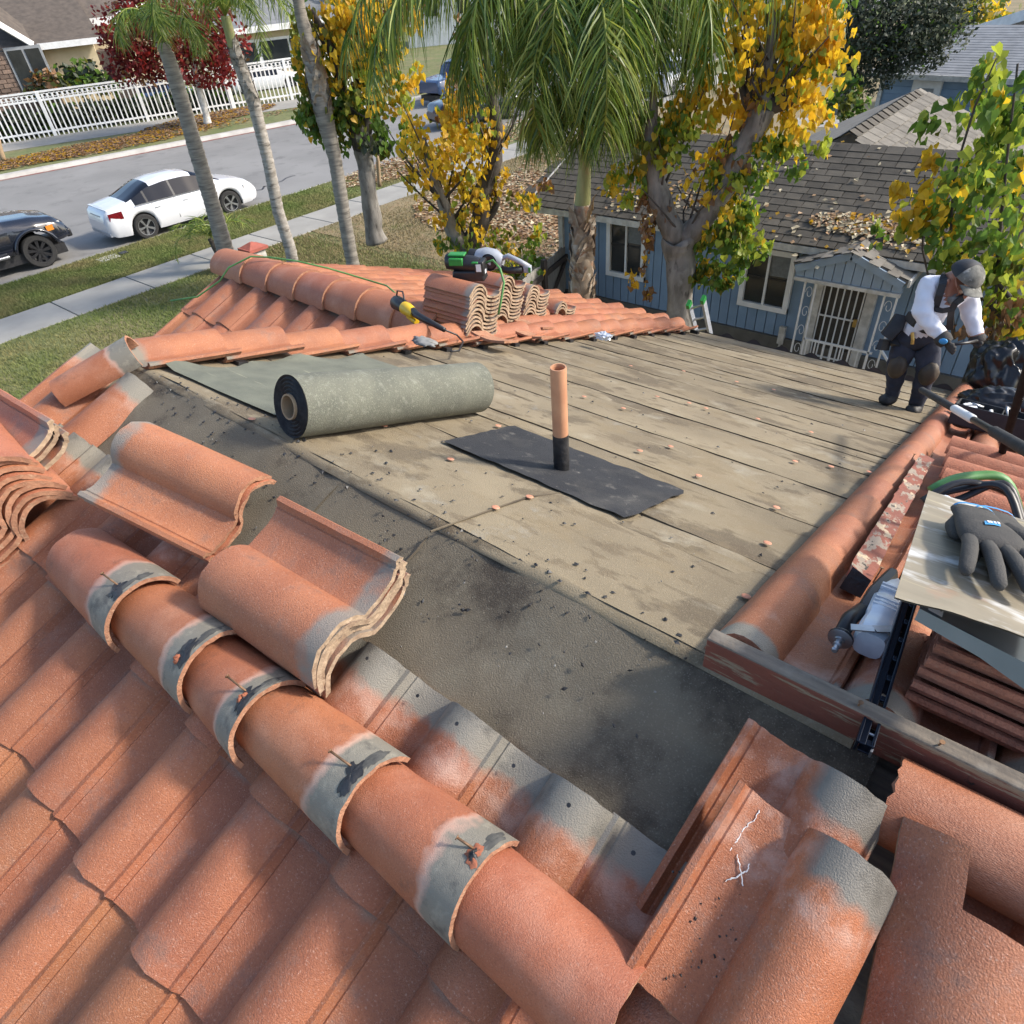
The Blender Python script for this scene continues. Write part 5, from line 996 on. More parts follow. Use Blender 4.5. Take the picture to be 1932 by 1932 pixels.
# main roof: shingle courses, each shingle proud of the one below
ridge_q = (1711, 281); sN = .40
def roofN(px, py, off=0.):
    r = sight(px, py); y0, z0 = YN-.5, ZE+off; t = (z0-sN*y0-CAM.z+sN*CAM.y)/(r.z-sN*r.y); return CAM+r*t
pr_ = roofN(*ridge_q); YR_ = pr_.y; NN = Vector((0, -sN, 1)).normalized(); xl_ = roofN(1043, 330).x
xl_ = min(xl_, xc-.35)
b = MB(); b.quad((xl_, YN-.5, ZE-.02), (xe_, YN-.5, ZE-.02), (xe_, YR_, ZE-.02+sN*(YR_-YN+.5)), (xl_, YR_, ZE-.02+sN*(YR_-YN+.5))); zr_ = ZE-.02+sN*(YR_-YN+.5)
b.quad((xl_, YR_, zr_), (xe_, YR_, zr_), (xe_, 2*YR_-YN+.5, ZE-.02), (xl_, 2*YR_-YN+.5, ZE-.02)); b.build('roof', M_ROOFD, nh)
sh_ = MB(); sw, sl_, th_ = .26, .20, .012
sh_.add([(0, 0, th_), (sw-.012, 0, th_), (sw-.012, sl_, .002), (0, sl_, .002), (0, 0, -.006), (sw-.012, 0, -.006)], [(0, 1, 2, 3), (0, 4, 5, 1), (1, 5, 2), (0, 3, 4)])
SHM = sh_.mesh('shingle', [M_ROOFD]); up = Vector((0, 1, sN)).normalized(); nsh = 0; rest = MB(); Lr = (YR_-YN+.5)*math.hypot(1, sN)
nc = int(Lr/.155); rows = []
for r_ in range(nc):
    x = xl_+(random.uniform(0, .3))-.3
    while x < xe_-2:
        o = Vector((x, YN-.5, ZE+.002))+up*(.155*r_)+NN*(.006+random.uniform(0, .004)); rows.append(o); x += sw
cxs = roofN(1560, 380)
rows.sort(key=lambda o: (o-cxs).length)
for i, o in enumerate(rows):
    if i < 280: put('shingle', SHM, frame(o, X, up, NN), nh)
    else:
        M = frame(o, X, up, NN); rest.add([M@Vector(v) for v in sh_.v], [(0, 1, 2, 3), (0, 4, 5, 1)])
o = rest.build('shingle_rows', M_ROOFD, nh); o['kind'] = 'stuff'
b = MB(); b.box(((xl_+xe_)/2, YN-.49, ZE-.06), (xe_-xl_, .03, .10)); b.build('fascia', M_WHITED, nh); b = MB(); b.bar((xl_-.01, YN-.5, ZE-.03), (xl_-.01, YR_, zr_-.03), .03, .12); b.build('rake_board', M_WHITED, nh)
b = MB()
for k in range(40):
    x = xl_+.3*k; b.add([(x, YR_-.13, zr_-.035), (x+.30, YR_-.13, zr_-.035), (x+.3, YR_, zr_+.03), (x, YR_, zr_+.035), (x+.3, YR_+.13, zr_-.035), (x, YR_+.13, zr_-.035)], [(0, 1, 2, 3), (3, 2, 4, 5)])
b.build('ridge_shingles', M_ROOFD, nh)
litter('fallen_leaves', [((roofN(x, y)[0], roofN(x, y)[1], 0), rx, ry, n) for x, y, rx, ry, n in ((1560, 400, 2.4, 1.4, 60), (1480, 430, 1.2, .4, 30), (1620, 428, .7, .22, 330), (1700, 445, .5, .3, 130), (1600, 350, 1.8, 1.0, 22), (1270, 390, 1.2, .5, 120), (1200, 360, 1.2, .6, 40))], ['pale', 'pale', 'tan', 'gold', 'tan'], (.028, .052), .02, lambda x, y: (Vector((x, y, ZE+.02+sN*(y-YN+.5))), NN))
# porch: little gable roof on white iron supports, security door
A_, B_, Cc = W2(1506, 488, YN-.75), W2(1704, 541, YN-.75), W2(1640, 432, YN-.75)   # gable: left foot, right foot, apex
Cc = W2(1625, 440, YN-.75)
xm = (A_.x+B_.x)/2; zl = (A_.z+B_.z)/2; za_ = lerp(zl, Cc.z, .55); A_ = Vector((A_.x, YN-.75, zl)); B_ = Vector((B_.x, YN-.75, zl)); Cc = Vector((xm, YN-.75, za_))
pr2 = thing('porch_roof', Vector((xm, YN, zl)), 'small gabled porch roof littered with yellow leaves over the security door', 'porch')
def gab(a, c, mname, sgn):
    dl = (c-a); Ls = dl.length; du = dl.normalized(); dep = 1.5; n_ = du.cross(Vector((0, 1, 0))); n_ = n_ if n_.z > 0 else -n_
    b = MB(); b.quad(a-n_*.0, c, c+Vector((0, dep, 0)), a+Vector((0, dep, 0))); b.quad(a-n_*.05, c-n_*.05, c, a); b.build('slope', M_ROOFL, pr2)
    for r_ in range(6):
        for q_ in range(5):
            o = a+du*(Ls/6*r_)+Vector((0, .30*q_-(.1 if r_ % 2 else 0), 0))+n_*.006; b = SH2[sgn]
            put('shingle', b, frame(o, Vector((0, 1, 0)) if sgn else Vector((0, 1, 0)), du, n_), pr2)
    return du, n_, Ls
SH2 = []
for s in (0, 1):
    b = MB(); L6 = (Cc-A_).length/6+.03; b.add([(0, 0, .014), (.29, 0, .014), (.29, L6, .002), (0, L6, .002), (0, 0, -.004), (.29, 0, -.004)], [(0, 1, 2, 3), (0, 4, 5, 1)]); SH2.append(b.mesh('shingle', [M_ROOFL]))
duL, nL, LsL = gab(A_-X*.05, Cc, 'l', 0); duR, nR, LsR = gab(B_+X*.05, Cc, 'r', 1)
b = MB()
for k in range(6): b.add([Cc+Vector((-.10, .25*k, -.03)), Cc+Vector((0, .25*k, .03)), Cc+Vector((0, .25*k+.27, .022)), Cc+Vector((-.10, .25*k+.27, -.035)), Cc+Vector((.10, .25*k, -.03)), Cc+Vector((.10, .25*k+.27, -.035))], [(0, 1, 2, 3), (1, 4, 5, 2)])
b.build('ridge_shingles', M_ROOFL, pr2)
b = MB(); b.prism([A_+Vector((0, .03, -.18)), B_+Vector((0, .03, -.18)), B_+Vector((0, .03, -.05)), Cc+Vector((0, .03, -.06)), A_+Vector((0, .03, -.05))], (0, .05, 0)); b.build('gable_panel', M_BLUEG, pr2)
for k in range(11):
    u = (k+.5)/11; x = lerp(A_.x, B_.x, u); zt2 = lerp(zl, za_, 1-abs(2*u-1))-.08; b = MB(); b.box((x, YN-.735, (zl-.17+zt2)/2), ((B_.x-A_.x)/11-.012, .03, max(.02, zt2-zl+.17))); b.build('gable_board', M_BLUEG, pr2)
for p0, p1 in ((A_, Cc), (B_, Cc)): b = MB(); b.bar(p0+Vector((0, -.02, -.06)), p1+Vector((0, -.02, -.06)), .04, .10); b.build('barge_board', M_BLUEG, pr2)
b = MB(); b.bar(B_+Vector((.06, -.0, -.03)), B_+Vector((.06, 1.2, -.03)), .03, .10); b.bar(A_+Vector((0, -.01, -.20)), B_+Vector((0, -.01, -.2)), .05, .05); b.build('gutter', M_WHITED, pr2)
def onporch(x, y):
    u = abs(x-xm)/((B_.x-A_.x)/2); return Vector((x, y, lerp(za_, zl, u)+.02)), (nL if x < xm else nR)
litter('fallen_leaves', [((A_.x+.35, YN+.1, 0), .5, .5, 160), ((B_.x-.25, YN+.2, 0), .3, .5, 130), ((xm, YN-.1, 0), .7, .6, 50)], ['pale', 'tan', 'pale', 'gold'], (.03, .055), .015, onporch)
# security door and white iron
zd1 = zl-.25; xa, xb = W2(1530, 580, YN-.05).x, W2(1632, 600, YN-.05).x
sd = thing('security_door', Vector((xa, YN, .3)), 'white barred security door under the little porch roof', 'door')
b = MB(); b.box((xa+.06, YN-.06, zd1/2+.1), (.14, .10, zd1)); b.box((xb+.02, YN-.06, zd1/2+.1), (.14, .10, zd1)); b.box(((xa+xb)/2, YN-.06, zd1+.05), (xb-xa, .10, .10)); b.build('frame', M_WHITED, sd)
b = MB(); b.box(((xa+xb)/2, YN-.01, zd1/2+.1), (xb-xa-.12, .03, zd1-.05)); b.build('door_panel', mat('screen_mesh', (.085, .075, .06), (.06, .053, .043), 9, .8), sd)
xi0, xi1 = xa+.15, xb-.08
for k in range(7): b = MB(); x = lerp(xi0, xi1, k/6); b.tube([(x, YN-.08, .15), (x, YN-.08, zd1)], .013, 6); b.build('bar', M_WHITE, sd)
for h in (.3, zd1*.58, zd1-.05): b = MB(); b.box(((xi0+xi1)/2, YN-.08, h), (xi1-xi0, .02, .022)); b.build('cross_bar', M_WHITE, sd)
for s in ():
    for h in (.45, .7):
        c = Vector(((xi0+xi1)/2+s*.18, YN-.09, zd1*h)); b = MB(); b.tube([c+Vector((s*.13*math.cos(a), 0, .13*math.sin(a)))*(1-a/9) for a in [i*.5 for i in range(14)]], .007, 5); b.build('scroll', M_WHITE, sd)
b = MB(); b.box((xi1-.03, YN-.11, zd1*.57), (.05, .03, .12)); b.build('handle', M_BRASS, sd)
def iron_post(x, lab, wdt=.16):
    t = thing('iron_post', Vector((x, YN-.68, 0)), lab, 'porch post', 'wrought iron porch posts'); zt3 = zl-.2
    for s in (-1, 1): b = MB(); b.box((x+s*wdt/2, YN-.68, zt3/2), (.025, .025, zt3)); b.build('upright', M_WHITE, t)
    for k in range(5):
        c = Vector((x, YN-.68, zt3*(.2+.17*k))); b = MB(); b.tube([c+Vector((.055*math.cos(a)*(1 if k % 2 else -1), 0, .10*math.sin(a)))*(1-a/11) for a in [i*.45 for i in range(16)]], .0045, 5); b.build('scroll', M_WHITE, t)
    for h in (.3, zt3-.05): b = MB(); b.box((x, YN-.68, h), (wdt, .02, .02)); b.build('cross_bar', M_WHITE, t)
iron_post(W2(1516, 570, YN-.68).x+.05, 'white wrought iron scroll post left of the security door'); iron_post(B_.x-.12, 'white wrought iron post right of the security door')
pr3 = thing('porch_railing', Vector((xa-.3, YN-.68, 0)), 'low white iron railing across the foot of the porch', 'railing')
b = MB(); x0, x1 = W2(1516, 640, YN-.68).x, B_.x-.15; z_r = W2(1560, 648, YN-.68).z
b.box(((x0+x1)/2, YN-.68, z_r), (x1-x0, .025, .03)); b.build('top_rail', M_WHITE, pr3)
for k in range(8): b = MB(); x = lerp(x0, x1, (k+.5)/8); b.box((x, YN-.68, z_r/2), (.018, .018, z_r)); b.build('baluster', M_WHITE, pr3)
b = MB(); b.bar((x1+.1, YN-.7, z_r+.1), (x1+.7, YN-.9, .4), .025, .03); b.build('stair_rail', M_WHITE, pr3)
# ladder top with green feet leaning between tree and eave
la = r2(1282, 628, .05); lb_ = wy(1300, 574, 8.6); lc = wy(1330, 572, 8.6)
t = thing('ladder', Vector((lb_.x, 8.4, 0)), 'aluminium ladder top with green end caps showing above the eave', 'ladder')
for nm, q, w_ in (('rail', (1300, 575), .0), ('rail', (1327, 566), .0)):
    p1 = wy(*q, 6.15); p0 = Vector((p1.x-.10, 7.6, .15)); b = MB(); b.bar(p0, p1, .03, .075); b.build('rail', M_GREYT, t); b = MB(); b.bar(p1-(p1-p0).normalized()*.03, p1+(p1-p0).normalized()*.04, .04, .085); b.build('end_cap', M_GREENT, t)
for k in range(6):
    u = 1-.09*k-.03; p1 = wy(1300, 575, 6.15); p2 = wy(1327, 566, 6.15); b = MB(); b.tube([lerp(Vector((p1.x-.10, 7.6, .15)), p1, u), lerp(Vector((p2.x-.10, 7.6, .15)), p2, u)], .016, 8); b.build('rung', M_STEEL, t)
# grey wooden fence and gate between lawn and side yard
f0, f1 = wz(945, 575, .4), wz(1060, 505, .4)
f0 = wd(930, 600, 10.6); f0.z = .12; f1 = Vector((xc+.02, YN+.1, .12)); hgt = wy(1058, 462, YN).z
t = thing('wooden_fence', f0, 'weathered grey board fence joining the blue house corner', 'fence'); d = f1-f0; d.z = 0; n = int(d.length/.155); FHt = max(.9, hgt-.12)
bm2 = MB(); bm2.box((0, 0, FHt/2), (.15, .022, FHt)); FB = bm2.mesh('fence_board', [M_FENCEW]); dd = d.normalized(); nn_ = Vector((-dd.y, dd.x, 0))
for k in range(n+1): put('fence_board', FB, frame(f0+dd*(.155*k)+Zv*random.uniform(-.03, .02), dd, nn_, Zv), t)
for h in (.25, FHt-.2): b = MB(); b.bar(f0+Zv*h-nn_*.05, f1+Zv*h-nn_*.05, .05, .09); b.build('rail', M_DARKRAIL, t)
for u in (.25, .62, .98): b = MB(); p = lerp(f0, f1, u)-nn_*.06; b.box(p+Zv*(FHt/2+.05), (.09, .09, FHt+.1)); b.build('post', M_DARKRAIL, t)
b = MB(); b.bar(lerp(f0, f1, .64)+Zv*.25-nn_*.05, lerp(f0, f1, .97)+Zv*(FHt-.2)-nn_*.05, .04, .08); b.build('brace', M_DARKRAIL, t)
# garage behind with the light shingle gable
zR = 3.0; G0, G1_ = wz(1602, 250, zR), wz(1737, 166, zR)       # ridge near and far ends
gy = thing('gabled_garage', Vector((G0.x, G0.y+2, 0)), 'building with light grey shingled gable roof behind the blue house', 'building')
rdv = (G1_-G0); rdv.z = 0; Lg_ = rdv.length; rdv.normalize(); side = Vector((rdv.y, -rdv.x, 0)); hw, dr = 3.4, 1.6
G0.z = G1_.z = zR
for s, m in ((1, M_ROOFL), (-1, M_ROOFD)):
    b = MB(); b.quad(G0, G0+rdv*Lg_, G0+rdv*Lg_+side*s*hw-Zv*dr, G0+side*s*hw-Zv*dr); b.build('roof', M_ROOFL, gy)
dn = (side*hw-Zv*dr).normalized(); ns_ = dn.cross(rdv); ns_ = ns_ if ns_.z > 0 else -ns_
b = MB(); b.add([(0, 0, .02), (.34, 0, .02), (.34, .26, .003), (0, .26, .003), (0, 0, -.01), (.34, 0, -.01)], [(0, 1, 2, 3), (0, 4, 5, 1)]); GSM = b.mesh('shingle', [M_ROOFL])
Ls = math.hypot(hw, dr); cnt = 0
for r_ in range(int(Ls/.22)):
    for c_ in range(int(Lg_/.36)+1):
        if cnt >= 290: continue
        o = G0+rdv*(.36*c_-(.18 if r_ % 2 else 0))+dn*(Ls-.02-.22*(int(Ls/.22)-1-r_)-(.0))+ns_*.004
        if (o-G0).dot(dn) < .22: continue
        put('shingle', GSM, frame(o, rdv, -dn, ns_) if rdv.cross(-dn).dot(ns_) > 0 else frame(o+rdv*.34, -rdv, -dn, ns_), gy); cnt += 1
for k in range(int(Lg_/.3)):
    p = G0+rdv*(.3*k); b = MB(); b.add([p+side*.16-Zv*.05, p+Zv*.035, p+rdv*.28+Zv*.02, p+rdv*.28+side*.16-Zv*.065, p-side*.16-Zv*.05, p+rdv*.28-side*.16-Zv*.065], [(0, 1, 2, 3), (1, 4, 5, 2)]); b.build('ridge_shingle', M_ROOFD, gy)
b = MB(); c = G0+rdv*.3; b.prism([c+side*hw*.97-Zv*dr, c-side*hw*.97-Zv*dr, c-Zv*.05], rdv*.1); b.build('gable', M_WHITED, gy)
b = MB(); b.box((G0+rdv*Lg_/2)*1.0+Zv*(-zR+(zR-dr)/2), (2*hw-.6, Lg_-.6, zR-dr), None, Matrix((side, rdv, Zv)).transposed()); b.build('wall', M_BLUEW, gy)
# blue house farther back: long wall with door, grey roof; two-storey one behind
d0, d1 = wd(1660, 205, 27), wd(1930, 262, 25)
fh = thing('far_blue_house', Vector((d0.x, d0.y, 0)), 'blue house with pale grey roof and white door behind the gabled building', 'house')
T0, T1 = wd(1673, 133, 27), wd(1931, 159, 25.5); zt4 = T0.z; ex = Vector((T1.x-T0.x, T1.y-T0.y, 0)); LW = ex.length*1.4; ex.normalize(); ey = Zv.cross(ex); MR = Matrix((ex, ey, Zv)).transposed(); O = Vector((T0.x, T0.y, 0))
b = MB(); b.box(O+ex*LW/2+ey*3+Zv*zt4/2, (LW, 6, zt4), None, MR); b.build('wall', M_BLUEW, fh)
for k in range(int(zt4/.2)): b = MB(); b.box(O+ex*LW/2-ey*.012+Zv*(.1+.2*k), (LW, .024, .185), None, MR); b.build('siding_board', M_BLUEW, fh)
b = MB(); b.box(O-ex*.02-ey*.02+Zv*zt4/2, (.12, .12, zt4), None, MR); b.build('corner_trim', M_WHITED, fh)
b = MB(); b.quad(O-ex*.4-ey*.5+Zv*zt4, O+ex*LW-ey*.5+Zv*zt4, O+ex*LW+ey*2.4+Zv*(zt4+.9), O+ex*1.0+ey*2.4+Zv*(zt4+.9)); b.quad(O-ex*.4-ey*.5+Zv*zt4, O+ex*1.0+ey*2.4+Zv*(zt4+.9), O+ex*1.0+ey*2.5+Zv*(zt4+.9), O-ex*.4+ey*6.5+Zv*zt4); b.build('roof', M_ROOFG, fh)
b = MB()
for k in range(20):
    u = k/20; v = (k+1.1)/20; P = lambda a, w_, l: (O+ex*l-ey*(.5-2.9*a)+Zv*(zt4+.9*a+w_)); b.quad(P(u, .012, -.4+1.4*u), P(u, .012, LW), P(v, .004, LW), P(v, .004, -.4+1.4*v)); b.quad(P(u, -.01, -.4+1.4*u), P(u, -.01, LW), P(u, .012, LW), P(u, .012, -.4+1.4*u))
o = b.build('shingle_rows', M_ROOFG, fh); o['kind'] = 'stuff'
b = MB(); b.box(O+ex*LW/2-ey*.52+Zv*(zt4-.06), (LW+.4, .04, .14), None, MR); b.build('fascia', M_WHITED, fh)
q = wd(1750, 165, 26.4); u = (q-O).dot(ex); b = MB(); b.box(O+ex*u-ey*.05+Zv*(zt4-1.25), (.85, .10, 2.1), None, MR); dr_ = b.build('door', M_WHITE, fh); b = MB(); b.box(O+ex*u-ey*.11+Zv*(zt4-.55), (.45, .04, .32), None, MR); b.build('pane', M_GREYWALL, dr_)
q0, q1 = wd(1800, 72, 36), wd(1925, 32, 34)
us = thing('two_storey_house', Vector((q1.x, q1.y, 0)), 'two storey blue house with white barge boards at the upper right corner', 'house')
O = Vector((q0.x, q0.y, 0)); ex = Vector((q1.x-q0.x, q1.y-q0.y, 0)).normalized(); ey = Zv.cross(ex); MR = Matrix((ex, ey, Zv)).transposed(); z5 = q0.z
b = MB(); b.box(O+ex*7+ey*4+Zv*(z5-1)/2, (12, 7, z5-1), None, MR); b.box(O+ex*8.5+ey*4.5+Zv*(z5+1.2)/2, (9, 6, z5+2.6), None, MR); b.build('wall', M_BLUEG, us)
b = MB(); b.quad(O-ey*.2, O+ex*10-ey*.2, O+ex*10-ey*.2+Zv*.01, O-ey*.2+Zv*.01)
b.quad(O+Zv*z5-ey*.5, O+ex*9+ey*-.5+Zv*(z5+2.4), O+ex*9+ey*4+Zv*(z5+2.4), O+ey*4+Zv*z5); b.quad(O+ex*5+Zv*(z5+3.0)-ey*.3, O+ex*14+Zv*(z5+3.0)-ey*.3, O+ex*14+ey*4+Zv*(z5+5), O+ex*5+ey*4+Zv*(z5+5)); b.build('roof', M_ROOFG, us)
b = MB(); b.bar(O+Zv*(z5-.05)-ey*.52, O+ex*9-ey*.52+Zv*(z5+2.35), .06, .32); b.bar(O+ex*1.6+Zv*(z5-.35)-ey*.3, O+ex*9-ey*.3+Zv*(z5+1.6), .06, .25); b.bar(O+ex*5+Zv*(z5+2.95)-ey*.32, O+ex*14+Zv*(z5+2.95)-ey*.32, .06, .2); b.build('barge_board', M_WHITE, us)
# low grey wall and red-capped pillar by the first palm
p = wz(480, 478, ZG); zt6 = at_h(480, 462, p)
p = wd(478, 470, 19.0); p.z = ZG
t = thing('garden_pillar', p, 'square pillar with red pyramid cap beside the pavement', 'pillar'); hp = at_h(478, 470, p)-ZG
b = MB(); b.box(p+Zv*hp/2, (.42, .42, hp)); b.build('shaft', M_WHITED, t, bevel=.01); b = MB(); b.box(p+Zv*(hp+.03), (.56, .56, .07)); b.box(p+Zv*(hp+.12), (.52, .52, .12), taper=.15); b.build('cap', M_CLAYCAP, t)
t = thing('garden_wall', p, 'low grey garden wall with maroon coping behind the wing roof', 'wall'); e = wd(620, 500, 14.5); e.z = ZG; zc = p+Zv*0
b = MB(); b.bar(p+Zv*(hp-.3)/2, e+Zv*(hp-.3)/2, .18, hp-.3); b.build('wall', M_GREYWALL, t); b = MB(); b.bar(p+Zv*(hp-.26), e+Zv*(hp-.26), .28, .09); b.build('coping', M_MAROON, t)
# ------------------------------------------------------------------ trees
def leaf_geo(p, s, rng, droop=.6):
    """heart-shaped leaf folded along its midrib: 8 points, 6 triangles"""
    a = rng.uniform(0, 6.283); n = Vector((math.cos(a), math.sin(a), rng.uniform(-.15, .75))).normalized()
    t = Vector((rng.gauss(0, .55), rng.gauss(0, .55), -droop-rng.random()*.5)); t = (t-n*t.dot(n)).normalized(); b_ = n.cross(t); f = rng.uniform(.05, .22)
    pt = [(0, 0, 0), (-.42, -.10, f), (-.52, .28, f), (-.28, .70, f*.6), (0, 1.05, -.06), (.28, .70, f*.6), (.52, .28, f), (.42, -.10, f), (0, .4, -.03)]
    return [p+b_*(x*s)+t*(y*s)+n*(z*s) for x, y, z in pt]
LF = [(8, 0, 1), (8, 1, 2), (8, 2, 3), (8, 3, 4), (8, 4, 5), (8, 5, 6), (8, 6, 7), (8, 7, 0)]
SIMPLE = [(0, 1, 2, 3)]
def pick(cols, rng):
    r = rng.random()*sum(cols.values())
    for k, v in cols.items():
        r -= v
        if r <= 0: return k
    return k
def foliage(par, clusters, size, dist, seed, single=0, name='foliage', depth=1., droop=.6, shape='heart', hollow=.0):
    rng = random.Random(seed); pts = []
    for c in clusters:
        px, py, rx, ry, n, cols = c[:6]; dd = c[6] if len(c) > 6 else 0.
        n = int(n*(1.75 if shape == 'heart' else 1)); C0 = wd(px, py, dist+dd); k = (C0-CAM).length/1243.; ex = sight(px, py).cross(Zv).normalized(); vd = Vector((C0.x-CAM.x, C0.y-CAM.y, 0)).normalized()
        eu = ex.cross((C0-CAM).normalized()); eu = eu if eu.z > 0 else -eu
        clumps = [Vector((rng.gauss(0, .48), rng.gauss(0, .48), rng.gauss(0, .52))) for _ in range(max(3, n//22))]; tone = [pick(cols, rng) for _ in clumps]
        for _ in range(n):
            i = rng.randrange(len(clumps)); q = clumps[i]+Vector((rng.gauss(0, .17), rng.gauss(0, .17), rng.gauss(0, .2)))
            if q.length > 1.15: q *= 1.15/q.length*rng.random()**.3
            p = C0+ex*(q.x*rx*k)+eu*(q.z*ry*k)+vd*(q.y*(rx+ry)*.5*k*depth)
            pts.append((p, tone[i] if rng.random() < .65 else pick(cols, rng)))
    pts.sort(key=lambda e: (e[0]-CAM).length); ms = sorted({c for _, c in pts}); V = []; Fc = []; Mi = []
    face = LF if shape == 'heart' else SIMPLE
    for i, (p, c) in enumerate(pts):
        s = size*rng.uniform(.6, 1.25)
        if shape == 'heart': g = leaf_geo(p, s, rng, droop)
        else:
            t = Vector((rng.gauss(0, 1), rng.gauss(0, 1), rng.gauss(-.4, .8))).normalized(); q = t.orthogonal().normalized(); q = Matrix.Rotation(rng.uniform(0, 6.28), 3, t)@q; g = [p-t*s*.6, p+q*s*.34, p+t*s*.6, p-q*s*.34]
        if i < single:
            me = bpy.data.meshes.new('leaf'); me.from_pydata([tuple(v-p) for v in g], [], face); me.materials.append(M_LEAF[c]); put('leaf', me, Matrix.Translation(p), par); continue
        k = len(V); V += [tuple(v) for v in g]; Fc += [tuple(k+j for j in f) for f in face]; Mi += [ms.index(c)]*len(face)
    me = bpy.data.meshes.new(name); me.from_pydata(V, [], Fc)
    for c in ms: me.materials.append(M_LEAF[c])
    me.polygons.foreach_set('material_index', Mi); o = bpy.data.objects.new(name, me); COL.objects.link(o); adopt(o, par); o['kind'] = 'stuff'; return o
def limb(par, pts, dist, m, name='limb', n=10, knob=0., offs=None):
    P = []; Rr = []
    for i, (px, py, w_) in enumerate(pts):
        p = wd(px, py, dist+(offs[i] if offs else 0)); P.append(p); Rr.append(w_*(.42 if name != 'twig' else .5)*(p-CAM).length/1243.)
    # densify with noise
    Q = []; S_ = []
    for i in range(len(P)-1):
        for s in range(5): u = s/5; q = lerp(P[i], P[i+1], u); r = lerp(Rr[i], Rr[i+1], u); Q.append(q+Vector((noise.noise(q*2.1), noise.noise(q*2.3+Vector((5, 0, 0))), 0))*r*.35); S_.append(r*(1+.22*noise.noise(q*3.)+knob*max(0, noise.noise(q*2.2+Vector((9, 0, 0))))))
    Q.append(P[-1]); S_.append(Rr[-1]); b = MB(); b.tube(Q, S_, n); return b.build(name, m, par, smooth=True)
YL = dict(yellow=6, gold=3, lime=2, green=.6); YG = dict(yellow=3, lime=4, green=3, olive=2, gold=1); GR = dict(green=5, lime=3, olive=2, yellow=.8); GD = dict(gold=3, yellow=6, brown=.8, olive=1, lime=1)
def tree(name, base_px, dist, label, cat='tree', group=None):
    p = wd(*base_px, dist); p.z = ZG; return thing(name, p, label, cat, group)
# middle yellow tree by the fence (pollarded, ivy-clad foot)
D1 = 12.3
t1 = tree('yellow_leaved_tree', (885, 560), D1, 'many-stemmed yellow leaved tree with leafy suckers round its foot, by the board fence')
limb(t1, [(892, 585, 62), (888, 540, 56), (880, 500, 52), (880, 460, 50)], D1, M_BARK, 'trunk', 14, .3)
limb(t1, [(884, 470, 44), (905, 420, 34), (914, 350, 34), (935, 300, 30), (938, 240, 26), (925, 165, 16), (915, 90, 10), (905, 0, 7)], D1, M_BARKD)
limb(t1, [(878, 470, 36), (850, 430, 26), (835, 380, 22), (815, 330, 14), (800, 260, 8)], D1, M_BARK)
limb(t1, [(905, 430, 16), (930, 400, 14), (940, 380, 12), (938, 360, 14)], D1, M_BARKD)
limb(t1, [(914, 350, 20), (925, 320, 22), (945, 300, 12)], D1, M_BARKD)
for k in range(22):
    x0, y0 = random.choice([(850, 420), (905, 400), (930, 310), (890, 470), (835, 380), (925, 200)]); x1, y1 = x0+random.uniform(-110, 90), y0-random.uniform(60, 240); limb(t1, [(x0, y0, 5), ((x0+x1)/2+random.uniform(-12, 12), (y0+y1)/2, 3.4), (x1, y1, 1.6)], D1, M_BARKD, 'twig', 5, offs=[0, random.uniform(-.3, .3), random.uniform(-.6, .6)])
foliage(t1, [(850, 290, 85, 80, 260, GD), (900, 230, 70, 70, 170, YL), (800, 300, 55, 45, 90, GD), (870, 380, 60, 45, 120, GD), (980, 350, 50, 40, 55, GD), (880, 440, 50, 60, 190, YG), (920, 500, 75, 55, 260, YG), (975, 470, 70, 50, 75, YG), (1010, 490, 45, 30, 34, GR), (830, 200, 50, 50, 60, YL), (860, 130, 60, 60, 70, dict(gold=3, brown=3, yellow=2)), (1020, 400, 40, 40, 45, YL), (930, 540, 35, 22, 50, GR)], .095, D1, 11, 240)
# big right-hand tree
D2 = 9.3
t2 = tree('cottonwood_tree', (1285, 625), D2, 'forked grey trunk with bright golden crown rising before the blue house')
limb(t2, [(1285, 650, 60), (1283, 600, 52), (1283, 540, 52), (1284, 490, 58), (1280, 460, 66), (1282, 440, 60)], D2, M_BARK, 'trunk', 16, .35)
limb(t2, [(1276, 450, 46), (1258, 410, 42), (1245, 370, 40), (1235, 330, 34), (1225, 280, 26), (1232, 220, 18), (1236, 140, 10)], D2, M_BARK)
limb(t2, [(1290, 450, 46), (1330, 410, 40), (1370, 350, 38), (1395, 290, 40), (1420, 240, 44), (1440, 205, 46)], D2, M_BARK, knob=.3)
limb(t2, [(1436, 215, 36), (1446, 160, 24), (1452, 100, 22), (1458, 30, 20), (1462, -30, 16)], D2, M_BARK)
limb(t2, [(1425, 215, 30), (1408, 190, 18), (1395, 150, 8), (1385, 80, 5)], D2, M_BARKD); limb(t2, [(1440, 205, 34), (1475, 195, 26), (1500, 190, 18), (1520, 180, 5)], D2, M_BARKD)
for k in range(34):
    x0, y0 = random.choice([(1440, 200), (1480, 195), (1410, 200), (1245, 370), (1330, 410), (1440, 190), (1460, 190), (1290, 450)]); x1, y1 = x0+random.uniform(-90, 110), y0-random.uniform(60, 230); limb(t2, [(x0, y0, 5), ((x0+x1)/2+random.uniform(-12, 12), (y0+y1)/2, 3.4), (x1, y1, 1.6)], D2, M_BARKD, 'twig', 5, offs=[0, random.uniform(-.3, .3), random.uniform(-.6, .6)])
YB = dict(yellow=8, gold=2, lime=2.6, green=.6)
